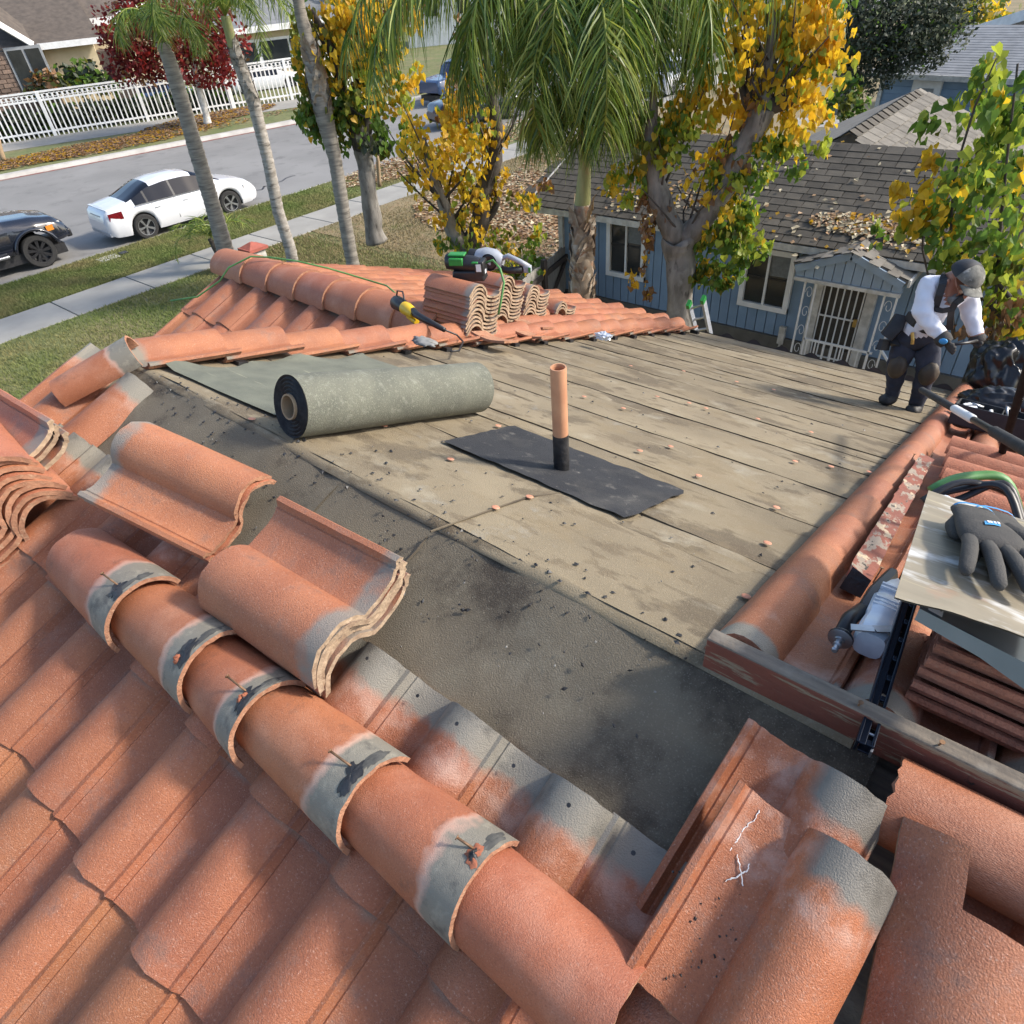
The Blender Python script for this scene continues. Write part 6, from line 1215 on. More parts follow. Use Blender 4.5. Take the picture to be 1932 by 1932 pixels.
foliage(t2, [(1480, 60, 90, 80, 300, YB), (1400, 90, 70, 90, 210, YB), (1520, 130, 60, 70, 150, YB), (1540, 30, 45, 50, 100, dict(gold=4, yellow=4, lime=1)), (1490, 220, 60, 50, 130, YB), (1400, 220, 50, 50, 90, dict(yellow=3, gold=3, brown=1)), (1230, 260, 60, 60, 150, YG), (1200, 320, 55, 45, 120, dict(lime=4, yellow=4, green=2)), (1290, 230, 55, 55, 110, YG), (1420, 320, 70, 50, 170, dict(yellow=4, lime=5, green=3)), (1500, 270, 45, 40, 90, dict(yellow=4, lime=4, green=2)), (1370, 380, 55, 50, 190, dict(lime=4, green=5, yellow=3)), (1370, 460, 65, 50, 300, dict(green=7, olive=2, lime=3, yellow=1)), (1340, 510, 50, 30, 130, dict(green=5, olive=3, gold=1)), (1230, 420, 35, 50, 70, dict(brown=4, gold=2, yellow=1)), (1215, 510, 30, 45, 26, dict(gold=3, brown=2)), (1330, 300, 60, 60, 100, dict(gold=2, brown=2, yellow=4, lime=2)), (1340, 160, 50, 60, 90, YB)], .086, D2, 12, 260)
# left yellow-green tree by the pavement
D3 = 15.8
t3 = tree('yellow_green_tree', (708, 445), D3, 'grey trunk with cut limb stub and yellow green crown beside the pavement')
limb(t3, [(712, 455, 44), (704, 430, 34), (695, 380, 32), (690, 320, 32), (684, 280, 34)], D3, M_BARK, 'trunk', 12)
limb(t3, [(688, 285, 28), (700, 268, 24), (678, 240, 20), (662, 222, 16), (659, 218, 14)], D3, M_BARK, 'stub')
limb(t3, [(684, 285, 30), (668, 240, 26), (650, 200, 24), (640, 130, 20), (615, 70, 16), (585, 20, 12)], D3, M_BARKD); limb(t3, [(684, 290, 26), (700, 200, 16), (720, 120, 12), (735, 40, 8)], D3, M_BARKD)
for k in range(14): x0, y0 = random.choice([(650, 200), (640, 130), (700, 200), (720, 120)]); x1, y1 = x0+random.uniform(-70, 70), y0-random.uniform(-40, 120); limb(t3, [(x0, y0, 5), (x1, y1, 2)], D3, M_BARKD, 'twig', 5, offs=[0, random.uniform(-.6, .6)])
GYL = dict(green=4, olive=4, lime=3, yellow=3, gold=1)
foliage(t3, [(660, 150, 75, 60, 420, GYL), (640, 220, 60, 50, 330, dict(green=5, olive=4, yellow=1.5)), (700, 60, 70, 60, 330, YL), (640, 40, 60, 50, 260, dict(yellow=4, gold=2, olive=3)), (735, 110, 45, 60, 190, YL), (600, 230, 40, 30, 110, dict(green=5, olive=3, gold=1)), (700, 250, 40, 35, 150, dict(green=6, dark=2, olive=2)), (740, 220, 40, 50, 110, YG), (585, 110, 40, 60, 130, dict(olive=4, gold=2, yellow=2))], .12, D3, 13, 60)
# leafy tree behind the worker
D4 = 7.6
t4 = tree('green_leaved_tree', (1930, 640), D4+2, 'green and yellow leaved tree behind the worker at the right edge')
limb(t4, [(1900, 720, 60), (1905, 600, 52), (1925, 500, 46), (1950, 380, 36)], D4+.9, M_BARK, 'trunk', 12, .3)
for pts in ([(1800, 640, 7), (1790, 500, 5), (1800, 330, 4), (1840, 200, 3), (1880, 110, 2)], [(1870, 640, 8), (1885, 450, 6), (1900, 300, 4), (1920, 120, 3)], [(1760, 560, 4), (1740, 470, 3), (1745, 330, 2)], [(1905, 560, 7), (1870, 520, 4), (1780, 450, 3)], [(1910, 620, 6), (1850, 560, 4), (1830, 500, 3)]): limb(t4, pts, D4, M_BARKD, 'twig', 6)
G4 = dict(green=7, lime=5, yellow=1.2, olive=1); G5 = dict(green=5, lime=5, yellow=2.5)
foliage(t4, [(1850, 270, 80, 75, 150, G4), (1900, 170, 55, 75, 80, G5), (1810, 370, 80, 60, 110, dict(green=5, lime=3, yellow=3)), (1880, 420, 75, 70, 150, G4), (1760, 400, 45, 55, 60, dict(green=5, lime=3, yellow=3)), (1895, 560, 60, 75, 170, dict(green=4, lime=4, yellow=3, brown=3, olive=3)), (1740, 330, 30, 45, 30, dict(yellow=4, lime=2, gold=2)), (1840, 520, 60, 45, 70, dict(green=4, lime=3, olive=3)), (1900, 660, 45, 35, 70, dict(yellow=3, gold=3, brown=3, lime=2)), (1655, 415, 20, 12, 5, G5, 1.0), (1660, 445, 26, 12, 5, G5, 1.0), (1880, 330, 70, 60, 120, G4, .8)], .088, D4, 14, 280)
# red-leaved tree across the street, and street saplings
D5 = 37.
DR = math.hypot(wz(392, 235, .14).x, wz(392, 235, .14).y+Y0); t5 = tree('red_leaved_tree', (392, 235), DR, 'small tree with dense dark red foliage by the white fence')
limb(t5, [(393, 237, 14), (385, 200, 11), (372, 150, 10), (360, 90, 8), (340, 30, 5)], DR, M_WHITED, 'trunk', 8); RD = dict(red=5, darkred=5, brown=.6)
foliage(t5, [(265, 40, 55, 55, 1500, RD), (330, 90, 65, 45, 1500, RD), (395, 110, 45, 35, 1000, RD), (240, 90, 38, 42, 800, RD), (340, 20, 75, 40, 1200, RD), (405, 50, 42, 55, 800, RD), (262, 125, 38, 30, 600, dict(darkred=5, brown=2, red=2))], DR*.0052, DR, 15, 0, shape='simple')
t5b = tree('red_leaved_tree', (735, 120), 62.0, 'second dark red tree high behind the yellow green crown')
limb(t5b, [(735, 200, 10), (730, 100, 8), (725, 30, 6)], 62, M_BARKD, 'trunk', 8); foliage(t5b, [(730, 25, 60, 40, 500, RD), (690, 60, 40, 40, 260, RD)], .42, 62, 16, 0, shape='simple')
for q0, q1, d_, lb in (((6, 303), (-4, 262), math.hypot(wz(6, 303, .14).x, wz(6, 303, .14).y+Y0), 'thin pale sapling trunk at the left edge of the far parkway'), ((716, 352), (712, 292), 17.5, 'thin wooden tree stake standing in the leaves behind the grey trunk')):
    p = wd(*q0, d_); t = thing('sapling', p, lb, 'sapling' if d_ > 20 else 'stake'); limb(t, [(q0[0], q0[1], 9), (q1[0], q1[1], 7)], d_, M_CARD, 'stem', 8)
# shrubs by the cream house
for (px, py, rx, ry, n, cols, lb) in ((152, 150, 42, 20, 900, dict(green=3, dark=5, olive=1), 'clipped dark green hedge against the cream house wall'), (98, 165, 30, 20, 420, dict(brown=3, olive=2, dark=2), 'brownish shrub beside the clipped hedge across the street'), (210, 165, 20, 14, 220, dict(dark=5, green=2), 'low dark bush by the entry of the cream house')):
    DH = math.hypot(FP(px, py, 3.5).x, FP(px, py, 3.5).y+Y0); p = wd(px, py, DH); t = thing('shrub', Vector((p.x, p.y, .13)), lb, 'shrub'); foliage(t, [(px, py, rx, ry, n, cols)], .36, DH, px, 0, shape='simple')
hg = thing('hedge', FP(200, 230, 1.6), 'low dark hedge running behind the white picket fence', 'hedge'); DF = math.hypot(FP(200, 230, 1.6).x, FP(200, 230, 1.6).y+Y0)
foliage(hg, [(px, 262-px*.135-14, 46, 20, 520, dict(dark=6, grey=1, green=.8)) for px in range(-10, 420, 42)], .36, DF, 91, 0, shape='simple', depth=.4)
# dark evergreen behind the blue house
D6 = 24.
t6 = tree('evergreen_tree', (1585, 200), D6, 'large dark grey green evergreen tree at the top right')
limb(t6, [(1578, 215, 34), (1580, 190, 26), (1592, 150, 24), (1600, 90, 26), (1620, 30, 20), (1640, -40, 12)], D6, M_BARK, 'trunk', 10); limb(t6, [(1596, 140, 16), (1625, 105, 12), (1680, 60, 8)], D6, M_BARK)
EV = dict(dark=4, grey=5, green=.5)
foliage(t6, [(1680, 25, 95, 55, 5200, EV), (1620, 60, 60, 60, 3000, EV), (1740, 55, 60, 45, 2600, EV), (1660, 110, 55, 35, 1700, EV), (1720, 105, 40, 25, 1000, dict(grey=5, dark=3)), (1580, 20, 50, 60, 2000, EV), (1780, 20, 40, 40, 1200, EV), (1640, 150, 30, 22, 500, dict(grey=4, dark=4))], .095, D6, 17, 0, shape='simple')
t7 = tree('yellow_green_tree', (1850, 110), 44., 'distant yellow green trees beside the two storey house'); limb(t7, [(1840, 120, 8), (1842, 40, 5)], 44, M_BARKD, 'trunk', 6); foliage(t7, [(1840, 40, 60, 50, 900, dict(olive=5, lime=2, green=3, yellow=1)), (1800, 80, 30, 30, 250, dict(olive=4, green=4))], .34, 44, 18, 0, shape='simple')
for (px, py, rx, ry, n, d_, cols, lb) in ((1605, 185, 26, 26, 420, 22, dict(green=4, olive=2, dark=2), 'bush behind the blue house at the foot of the evergreen'), (1545, 210, 22, 16, 200, 23, dict(green=4, lime=2, dark=1), 'spiky low plant left of the evergreen trunk'), (1880, 235, 40, 30, 300, 19, dict(dark=4, green=3), 'dark palm-like shrub beside the far blue house')):
    p = wd(px, py, d_); t = thing('shrub', Vector((p.x, p.y, .13)), lb, 'shrub'); foliage(t, [(px, py, rx, ry, n, cols)], .15, d_, px, 0, shape='simple')
# far greenery closing the view
for (px, py, rx, ry, n, d_, cols, lb) in ((640, -10, 90, 40, 500, 60, dict(dark=4, green=3, olive=2), 'dark tree line glimpsed above the left yellow green crown'), (1330, 20, 60, 50, 420, 55, dict(olive=4, green=3, gold=2), 'olive tree glimpsed between centre palm and golden crown'), (1030, 20, 60, 50, 420, 60, dict(olive=4, green=3, dark=2), 'green tree far behind the centre palm')):
    p = wd(px, py, d_); t = thing('distant_tree', Vector((p.x, p.y, .13)), lb, 'tree'); limb(t, [(px, py+60, 10), (px, py, 6)], d_, M_BARKD, 'trunk', 6); foliage(t, [(px, py, rx, ry, n, cols)], .5, d_, px, 0, shape='simple')
# ------------------------------------------------------------------ palms
def frond(par, base, az_, el0, L, droop, leaf, nl, seed, hang=1., twist=0., dens=1., mats=M_FROND):
    rng = random.Random(seed); P = []; p = Vector(base); el = el0; n = 14; h = Vector((math.cos(az_), math.sin(az_), 0))
    for i in range(n+1):
        P.append(p.copy()); d_ = h*math.cos(el)+Zv*math.sin(el); p = p+d_*(L/n); el -= droop/n*(1+.6*i/n)
    b = MB(); b.tube(P, [lerp(.022, .005, i/n) for i in range(n+1)], 6, mats[2])
    for i in range(nl):
        u = lerp(.10, 1., (i//2)/(nl/2)); f = u*n; k = min(int(f), n-1); o = lerp(P[k], P[k+1], f-k); d_ = (P[k+1]-P[k]).normalized(); sd = d_.cross(Zv); sd = sd.normalized() if sd.length > .05 else Vector((1, 0, 0))
        s = 1 if i % 2 else -1; up_ = sd.cross(d_); l_ = leaf*math.sin(math.pi*(.12+.82*u))**.6*rng.uniform(.75, 1.1); dr = (sd*s*rng.uniform(.45, 1.1)+d_*rng.uniform(.1, .7)+up_*rng.uniform(-.6, .5)-Zv*(.38*hang-.25)).normalized()
        w_ = .0095; q = o.copy(); V = []; m = rng.choice((mats[0], mats[1], mats[1], mats[2])) if rng.random() > .02 else mats[3]
        side = dr.cross(Vector((rng.gauss(0, 1), rng.gauss(0, 1), rng.gauss(0, 1)))).normalized()
        for s_ in range(5):
            ww = w_*(1-.22*s_*s_/4); V += [q-side*ww, q+side*ww]; q = q+dr*(l_/4); dr = (dr+Vector((0, 0, -1))*(.24*hang*rng.uniform(.3, 1.2))).normalized()
        b.add(V, [(2*j, 2*j+1, 2*j+3, 2*j+2) for j in range(4)], m)
    return b.build('frond', None, par, smooth=True)
def palm_trunk(par, pts, dist, m, rings=True, name='trunk', amp=.06):
    P = [wd(x, y, dist) for x, y, _ in pts]; Rr = [w_*.5*(p-CAM).length/1243. for p, (_, _, w_) in zip(P, pts)]; Q = []; S_ = []
    for i in range(len(P)-1):
        L = (P[i+1]-P[i]).length; n = max(4, int(L/.045))
        for s in range(n): u = s/n; q = lerp(P[i], P[i+1], u); r = lerp(Rr[i], Rr[i+1], u); Q.append(q); k = (len(Q) % 4); S_.append(r*(1+(amp if k == 0 else (-amp*.6 if k == 1 else 0))+.05*noise.noise(q*2)))
    Q.append(P[-1]); S_.append(Rr[-1]); b = MB(); b.tube(Q, S_, 16); return b.build(name, m, par, smooth=True)
def boots(par, pts, dist, n, m, seed):       # ragged old leaf bases up the trunk
    rng = random.Random(seed); b = MB(); P = [wd(x, y, dist) for x, y, _ in pts]; Rr = [w_*.5*(p-CAM).length/1243. for p, (_, _, w_) in zip(P, pts)]
    for k in range(n):
        f = rng.random()*(len(P)-1); i = min(int(f), len(P)-2); c = lerp(P[i], P[i+1], f-i); r = lerp(Rr[i], Rr[i+1], f-i); a = rng.uniform(0, 6.28); o = Vector((math.cos(a), math.sin(a), 0)); tg = Vector((-o.y, o.x, 0)); h = rng.uniform(.12, .3); w_ = r*rng.uniform(.5, .9)
        p = c+o*r*.9; b.add([p-tg*w_, p+tg*w_, p+tg*w_*.6+o*.02+Zv*h*.6, p+o*rng.uniform(.02, .09)+Zv*h+tg*rng.uniform(-.04, .04), p-tg*w_*.6+o*.02+Zv*h*.6], [(0, 1, 2, 4), (4, 2, 3)])
    return b.build('old_leaf_bases', m, par)
# centre palm
DP = 9.9
pc_ = tree('queen_palm', (1098, 645), DP, 'centre palm with shaggy trunk and long drooping fronds before the blue house')
palm_trunk(pc_, [(1096, 660, 40), (1096, 600, 38), (1098, 540, 40), (1098, 470, 38), (1098, 410, 31), (1098, 385, 29)], DP, M_PALMH, amp=.05)
boots(pc_, [(1098, 600, 44), (1098, 400, 38)], DP, 70, M_PALMH, 3)
palm_trunk(pc_, [(1098, 400, 29), (1100, 370, 27), (1103, 320, 22), (1106, 250, 22), (1108, 120, 20)], DP, M_SHAFT, name='crownshaft', amp=.01)
for k in range(4): p = wd(1108+3*k, 420-8*k, DP-.25); b = MB(); b.tube([p, p+Vector((.03, -.02, .16)), p+Vector((.09, -.03, .22))], [.02, .014, .004], 6); b.build('old_stalk', M_CARD, pc_, smooth=True)
cb = wd(1108, 120, DP); vr = sight(1108, 190); ar = math.atan2(vr.y, vr.x)
for k in range(12):
    a = 2*math.pi*k/12+.2; frond(pc_, cb+Zv*random.uniform(-.1, .35), a, R(random.uniform(58, 82)), random.uniform(2.2, 3.1), R(random.uniform(135, 172)), .95, 230, 100+k, 2.1)
for k, (da, L, dp, el) in enumerate(((95, 3.9, 112, 60), (84, 3.5, 122, 66), (-88, 3.9, 112, 60), (-70, 3.5, 122, 66), (108, 3.6, 118, 58), (-110, 3.4, 125, 62), (150, 2.2, 168, 78), (-150, 2.2, 172, 76), (180, 2.0, 178, 78), (165, 2.5, 168, 74), (-165, 2.6, 166, 74), (130, 2.8, 150, 70), (-130, 2.8, 150, 70))):
    frond(pc_, cb+Zv*.25, ar+R(da), R(el), L, R(dp), .98, 250, 140+k, 2.2)
for k in range(7): frond(pc_, wd(1105, 225, DP)+Vector((random.uniform(-.1, .1), random.uniform(-.1, .1), 0)), ar+math.pi+(k-3)*.42, R(75), random.uniform(1.0, 1.5), R(165), .85, 130, 180+k, 2.2)
# three ringed palms on the left
for k, (pts, d_, crown, lb, fr) in enumerate((
    ([(445, 560, 36), (430, 490, 34), (405, 400, 31), (372, 290, 29), (340, 180, 28), (318, 110, 25), (305, 80, 22)], 18.6, (302, 60), 'leftmost ringed palm trunk leaning over the white sedan', 5),
    ([(560, 540, 26), (548, 470, 24), (525, 400, 24), (505, 300, 23), (480, 200, 24), (455, 130, 24), (440, 90, 18)], 17.9, (425, 30), 'middle of the three left palms, pale grey sheathed trunk', 6),
    ([(675, 540, 30), (662, 480, 28), (648, 400, 28), (632, 300, 28), (612, 220, 36), (598, 150, 38), (585, 90, 28), (568, 30, 22), (556, -40, 20)], 15.4, (548, -90), 'third of the left palms with a shaggy bulging upper trunk', 7))):
    pts = [(a, b_, c*.78) for a, b_, c in pts]; t = tree('palm_tree', (pts[0][0], pts[0][1]), d_, lb, 'palm tree')
    palm_trunk(t, pts, d_, M_PALMG if k == 1 else M_PALMT, amp=.05)
    if k: boots(t, [p for p in pts if (p[1] < 260 and p[1] > 60)], d_, 46, M_PALMH if k == 2 else M_PALMG, k)
    cb = wd(*crown, d_); palm_trunk(t, [(pts[-1][0], pts[-1][1], pts[-1][2]), (crown[0], crown[1], 14)], d_, M_SHAFT, name='crownshaft', amp=.01)
    va = math.atan2(sight(*crown).y, sight(*crown).x)
    for j in range((6, 8, 9)[k]):
        a = va+2*math.pi*j/(6, 8, 9)[k]+(R(60), .3, .6)[k]; frond(t, cb, a, R(random.choice((75, 60, 50, 68))), random.uniform(1.6, 2.3)*(.72, 1.1, 1.)[k], R(random.uniform(130, 165)), .62, 120, 300+20*k+j, 1.6)
# young palm at the foot of the first
t = tree('young_palm', (440, 455), 19.6, 'young feathery palm in the grass in front of the sedan'); limb(t, [(420, 490, 12), (405, 465, 14), (395, 450, 8)], 19.5, M_BARKD, 'trunk', 8)
cb = wd(398, 446, 19.5)
for j in range(9): frond(t, cb, j*.75, R(random.uniform(35, 75)), random.uniform(.9, 1.5), R(random.uniform(70, 120)), .34, 60, 400+j, .6)
# ------------------------------------------------------------------ vehicles: lofted bodies, wheels, glass, lamps
def interp(tab, y):
    for i in range(len(tab)-1):
        if tab[i][0] <= y <= tab[i+1][0]: u = (y-tab[i][0])/(tab[i+1][0]-tab[i][0]); u2 = u*u*(3-2*u); return [lerp(a, b_, u*.5+u2*.5) for a, b_ in zip(tab[i][1:], tab[i+1][1:])]
    return list(tab[0][1:] if y < tab[0][0] else tab[-1][1:])
def vehicle(name, label, org, fwd, tab, L, wheels, rw, hw_w, glass, paint, trim=M_BLACK, spoke=5, rim=M_STEEL, step=.06, ra=1.13, cat='car', flare=0.):
    """tab rows: y, z_bottom, z_belt, z_top, half width, roof half width; y runs forward."""
    f = Vector(fwd).normalized(); r_ = Vector((f.y, -f.x, 0)); org = Vector(org); t = thing(name, org, label, cat)
    Wd = lambda x, y, z: org+r_*x+f*y+Zv*z
    y0, y1 = tab[0][0], tab[-1][0]; n = int((y1-y0)/step); ys = [lerp(y0, y1, i/n) for i in range(n+1)]; NP = 10; rows = []
    for y in ys:
        zb, zs, zt, hw, hr = interp(tab, y); zl = zb
        for wyy in wheels:
            dy = y-wyy
            if abs(dy) < rw*ra: zl = max(zl, rw+math.sqrt(max(0, (rw*ra)**2-dy*dy)))
        zl = min(zl, zs-.05); h = zs-zl; fl = 1.+flare
        half = [(hw*.93, zl), (hw*.985*fl, zl+.18*h), (hw*1.0, zl+.45*h), (hw*.985, zl+.72*h), (hw*.955, zs-.03), (hw*.935, zs), (lerp(hw*.935, hr, .86), lerp(zs, zt, .80)), (lerp(hw*.9, hr, 1)*.90, lerp(zs, zt, .96)), (hr*.55, zt), (0, zt+.012)]
        rows.append(half)
    def part(nm, sel, m, off=0.):
        b = MB(); idx = {}
        def vid(i, j, s):
            k = (i, j, s)
            if k not in idx:
                x, z = rows[i][j]; idx[k] = len(b.v); b.v.append(tuple(Wd(s*(x+off), ys[i], z+off*.6)))
            return idx[k]
        for i in range(n):
            for j in range(NP-1):
                for s in (1, -1):
                    if sel(ys[i]+step/2, j, s):
                        q = (vid(i, j, s), vid(i+1, j, s), vid(i+1, j+1, s), vid(i, j+1, s)); b.f.append(q if s > 0 else q[::-1]); b.m.append(0)
        if b.f: return b.build(nm, m, t, angle=50)
    def isg(y, j, s):
        for (nm, ya, yb, js) in glass:
            if ya <= y <= yb and j in js: return nm
        return None
    gy = [g for g in glass if g[3] == (5,)]; g0, g1 = min(g[1] for g in gy), max(g[2] for g in gy)
    body = part('body', lambda y, j, s: isg(y, j, s) is None and not (j == 5 and g0 < y < g1), paint)
    part('pillar', lambda y, j, s: isg(y, j, s) is None and j == 5 and g0 < y < g1, M_TAR)
    for (nm, ya, yb, js) in glass:
        if nm in ('windscreen', 'rear_window'): part(nm, lambda y, j, s, ya=ya, yb=yb, js=js: ya <= y <= yb and j in js, M_CGLASS)
        else:
            for sd in (1, -1): part(nm, lambda y, j, s, ya=ya, yb=yb, js=js, sd=sd: s == sd and ya <= y <= yb and j in js, M_CGLASS)
    b = MB()      # end caps
    for i, fl in ((0, 1), (n, -1)):
        V = [Wd(x, ys[i], z) for x, z in rows[i]]+[Wd(-x, ys[i], z) for x, z in rows[i][::-1]]; b.add(V, [tuple(range(len(V)))])
    b.build('end_panel', paint, t)
    b = MB(); b.box(Wd(0, (y0+y1)/2, .34), (interp(tab, 0)[3]*1.7, (y1-y0)*.9, .25), None, Matrix((r_, f, Zv)).transposed()); b.build('underbody', M_TAR, t)
    for wyy in wheels:
        for s in (1, -1):
            c = Wd(s*(interp(tab, wyy)[3]-hw_w/2-.01+flare*.5), wyy, rw); ax = r_*s
            b = MB(); b.lathe([(rw*.62, -hw_w/2), (rw*.92, -hw_w/2), (rw, -hw_w*.36), (rw, hw_w*.36), (rw*.93, hw_w/2), (rw*.70, hw_w/2), (rw*.66, hw_w*.40)], c, ax, 28); w_ = b.build('wheel', M_TYRE, t, angle=40)
            b = MB(); b.lathe([(rw*.68, hw_w*.46), (rw*.66, hw_w*.30), (rw*.55, hw_w*.12), (.0001, hw_w*.10)], c, ax, 24); b.build('rim', M_BLACK if rim is not M_STEEL else M_TAR, w_, smooth=True)
            b = MB(); xx = ax.orthogonal().normalized(); yy = ax.cross(xx)
            for k in range(spoke):
                for dd in (-.09, .09):
                    a = 2*math.pi*k/spoke+dd; d_ = xx*math.cos(a)+yy*math.sin(a); b.bar(c+ax*hw_w*.40+d_*rw*.10, c+ax*hw_w*.42+d_*rw*.66, rw*.085, .02, None, ax)
            b.lathe([(rw*.15, hw_w*.38), (rw*.13, hw_w*.47), (.0001, hw_w*.48)], c, ax, 14); b.lathe([(rw*.69, hw_w*.42), (rw*.70, hw_w*.48), (rw*.65, hw_w*.47)], c, ax, 28); b.build('spokes', rim, w_)
            b = MB(); b.lathe([(rw*ra*1.02, -hw_w*.3), (rw*ra*1.02, hw_w*.2)], c, ax, 20, None, 0, 2*math.pi); o = b.build('wheel_well', M_TAR, t) if False else None
    return t, Wd, r_, f
# white sedan
SED = [(-2.44, .40, .62, .66, .70, .60), (-2.38, .30, .78, .88, .80, .70), (-2.25, .24, .90, 1.00, .86, .74), (-1.95, .22, .93, 1.05, .90, .73), (-1.70, .21, .94, 1.09, .915, .70), (-.80, .20, .945, 1.42, .92, .60), (-.35, .20, .945, 1.475, .92, .61), (.20, .20, .935, 1.475, .92, .62), (.50, .20, .93, 1.43, .92, .61), (1.42, .20, .915, 1.03, .915, .72), (1.75, .21, .87, .98, .905, .70), (2.15, .22, .77, .88, .87, .66), (2.40, .26, .62, .72, .76, .56), (2.49, .36, .55, .58, .64, .48)]
gl = [('rear_window', -1.66, -.80, (6, 7, 8)), ('windscreen', .52, 1.34, (6, 7, 8)), ('window', -1.08, -.30, (5,)), ('window', -.20, .80, (5,)), ('quarter_light', -1.46, -1.13, (5,))]
ca, cb_ = wz(*[855*.44*1932/2541, 1345*.44*1932/2541], 0), wz(*[1330*.44*1932/2541, 1205*.44*1932/2541], 0)
fw_ = Vector((cb_.x-ca.x, cb_.y-ca.y, 0)).normalized(); rr_ = Vector((fw_.y, -fw_.x, 0)); org = ca+fw_*1.40-rr_*.88; org.z = 0
sd_, Wd, r_, f_ = vehicle('white_sedan', 'white four door sedan with black two-tone alloy wheels parked at the near kerb', org, fw_, SED, 4.9, (-1.40, 1.40), .35, .225, gl, M_CARW, rim=M_STEEL, spoke=5)
for s in (1, -1):
    b = MB(); b.grid(lambda u, v: Wd(s*lerp(.80, .36, u)*lerp(1.01, .985, v), lerp(-2.315, -2.40, u)+.07*v*.5, lerp(.68, .88, v)-.02*(1-u)), 6, 4); b.grid(lambda u, v: Wd(s*lerp(.82, .90, u), lerp(-2.31, -1.92, u), lerp(.70, .90, v)*(1-.0*u)+.02*u), 6, 3); b.build('tail_lamp', M_REDL, sd_, smooth=True)
    b = MB(); b.grid(lambda u, v: Wd(s*lerp(.885, .60, u), lerp(1.98, 2.36, u), lerp(.66, .78, v)-.05*u), 6, 3); b.build('headlight', M_LENS, sd_, smooth=True)
    b = MB(); b.blob(Wd(s*1.0, .78, .98), (.10, .09, .07), sub=2, amp=0); b.build('mirror', M_CARW, sd_, smooth=True)
    for y in (-.95, -.05): b = MB(); b.bar(Wd(s*.925, y, .80), Wd(s*.925, y+.18, .805), .02, .025); b.build('door_handle', M_CARW, sd_, bevel=.006)
    for y in (-1.0, -.30, .78): b = MB(); b.bar(Wd(s*.916, y-.02, .36), Wd(s*.880, y, .92), .012, .012); b.build('door_gap', M_TAR, sd_)
    b = MB()
    for p0, p1 in (((.905, -1.50, .965), (.88, .90, .945)),): b.bar(Wd(s*p0[0], p0[1], p0[2]), Wd(s*p1[0], p1[1], p1[2]), .018, .022)
    b.build('window_trim', M_STEEL, sd_)
b = MB(); b.box(Wd(0, -2.405, .70), (.46, .02, .15), None, Matrix((r_, f_, Zv)).transposed()); b.build('number_plate', M_LABEL, sd_)
b = MB(); b.bar(Wd(-.75, -2.40, .34), Wd(.75, -2.40, .34), .08, .12); b.build('bumper_insert', M_GREYT, sd_, bevel=.02); b = MB(); b.bar(Wd(-.72, -2.24, .985), Wd(.72, -2.24, .985), .10, .025); b.build('boot_lip', M_CARW, sd_, bevel=.008)
b = MB(); b.bar(Wd(-.38, -2.40, .815), Wd(.38, -2.40, .815), .02, .03); b.build('chrome_strip', M_STEEL, sd_)
# black lifted pickup, nose to the sedan
wp = wz(88, 502, 0); po = wp-fw_*1.75-rr_*.80; po.z = 0
PK_ = [(-2.9, .62, 1.05, 1.10, .84, .74), (-2.85, .52, 1.12, 1.18, .93, .80), (-.9, .50, 1.20, 1.26, .96, .82), (-.85, .50, 1.20, 1.75, .96, .66), (-.3, .5, 1.2, 1.88, .96, .68), (.55, .5, 1.2, 1.86, .96, .67), (.75, .50, 1.20, 1.78, .96, .68), (1.25, .50, 1.19, 1.32, .95, .78), (1.9, .52, 1.14, 1.27, .93, .74), (2.45, .56, 1.02, 1.16, .86, .68), (2.68, .58, .88, .98, .78, .58), (2.74, .62, .80, .84, .70, .5)]
glp = [('windscreen', .72, 1.20, (6, 7, 8)), ('rear_window', -.90, -.78, (6, 7, 8)), ('window', -.70, -.05, (5,)), ('window', .05, .75, (5,))]
pk_, Wd, r_, f_ = vehicle('black_pickup', 'black lifted pickup truck with chunky black wheels, nose at the left edge', po, fw_, PK_, 5.6, (-1.75, 1.75), .43, .30, glp, M_CARK, rim=M_BLACK, spoke=9, cat='pickup truck', ra=1.22, flare=.03)
for s in (1, -1):
    b = MB(); b.grid(lambda u, v: Wd(s*lerp(.915, .70, u), lerp(2.22, 2.60, u), lerp(.86, 1.02, v)), 5, 3, M_LENS); b.build('headlight', None, pk_, smooth=True); b = MB(); b.grid(lambda u, v: Wd(s*lerp(.935, .885, u), lerp(2.16, 2.36, u), lerp(.86, 1.0, v)), 4, 3); b.build('indicator', M_AMBER, pk_, smooth=True)
    for wv in (-1.75, 1.75):
        b = MB(); P = [Wd(s*1.0, wv+.56*math.cos(a), .45+.56*math.sin(a)) for a in [R(8+164*i/12) for i in range(13)]]
        b.tube(P, .045, 8); b.build('fender_flare', M_CARK, pk_, smooth=True)
    b = MB(); b.bar(Wd(s*.99, -1.0, .52), Wd(s*.99, 1.0, .52), .12, .07); b.build('side_step', M_STEEL, pk_, bevel=.02)
b = MB(); b.bar(Wd(-.75, 2.70, .66), Wd(.75, 2.70, .66), .16, .22); b.build('bumper', M_BLACK, pk_, bevel=.04)
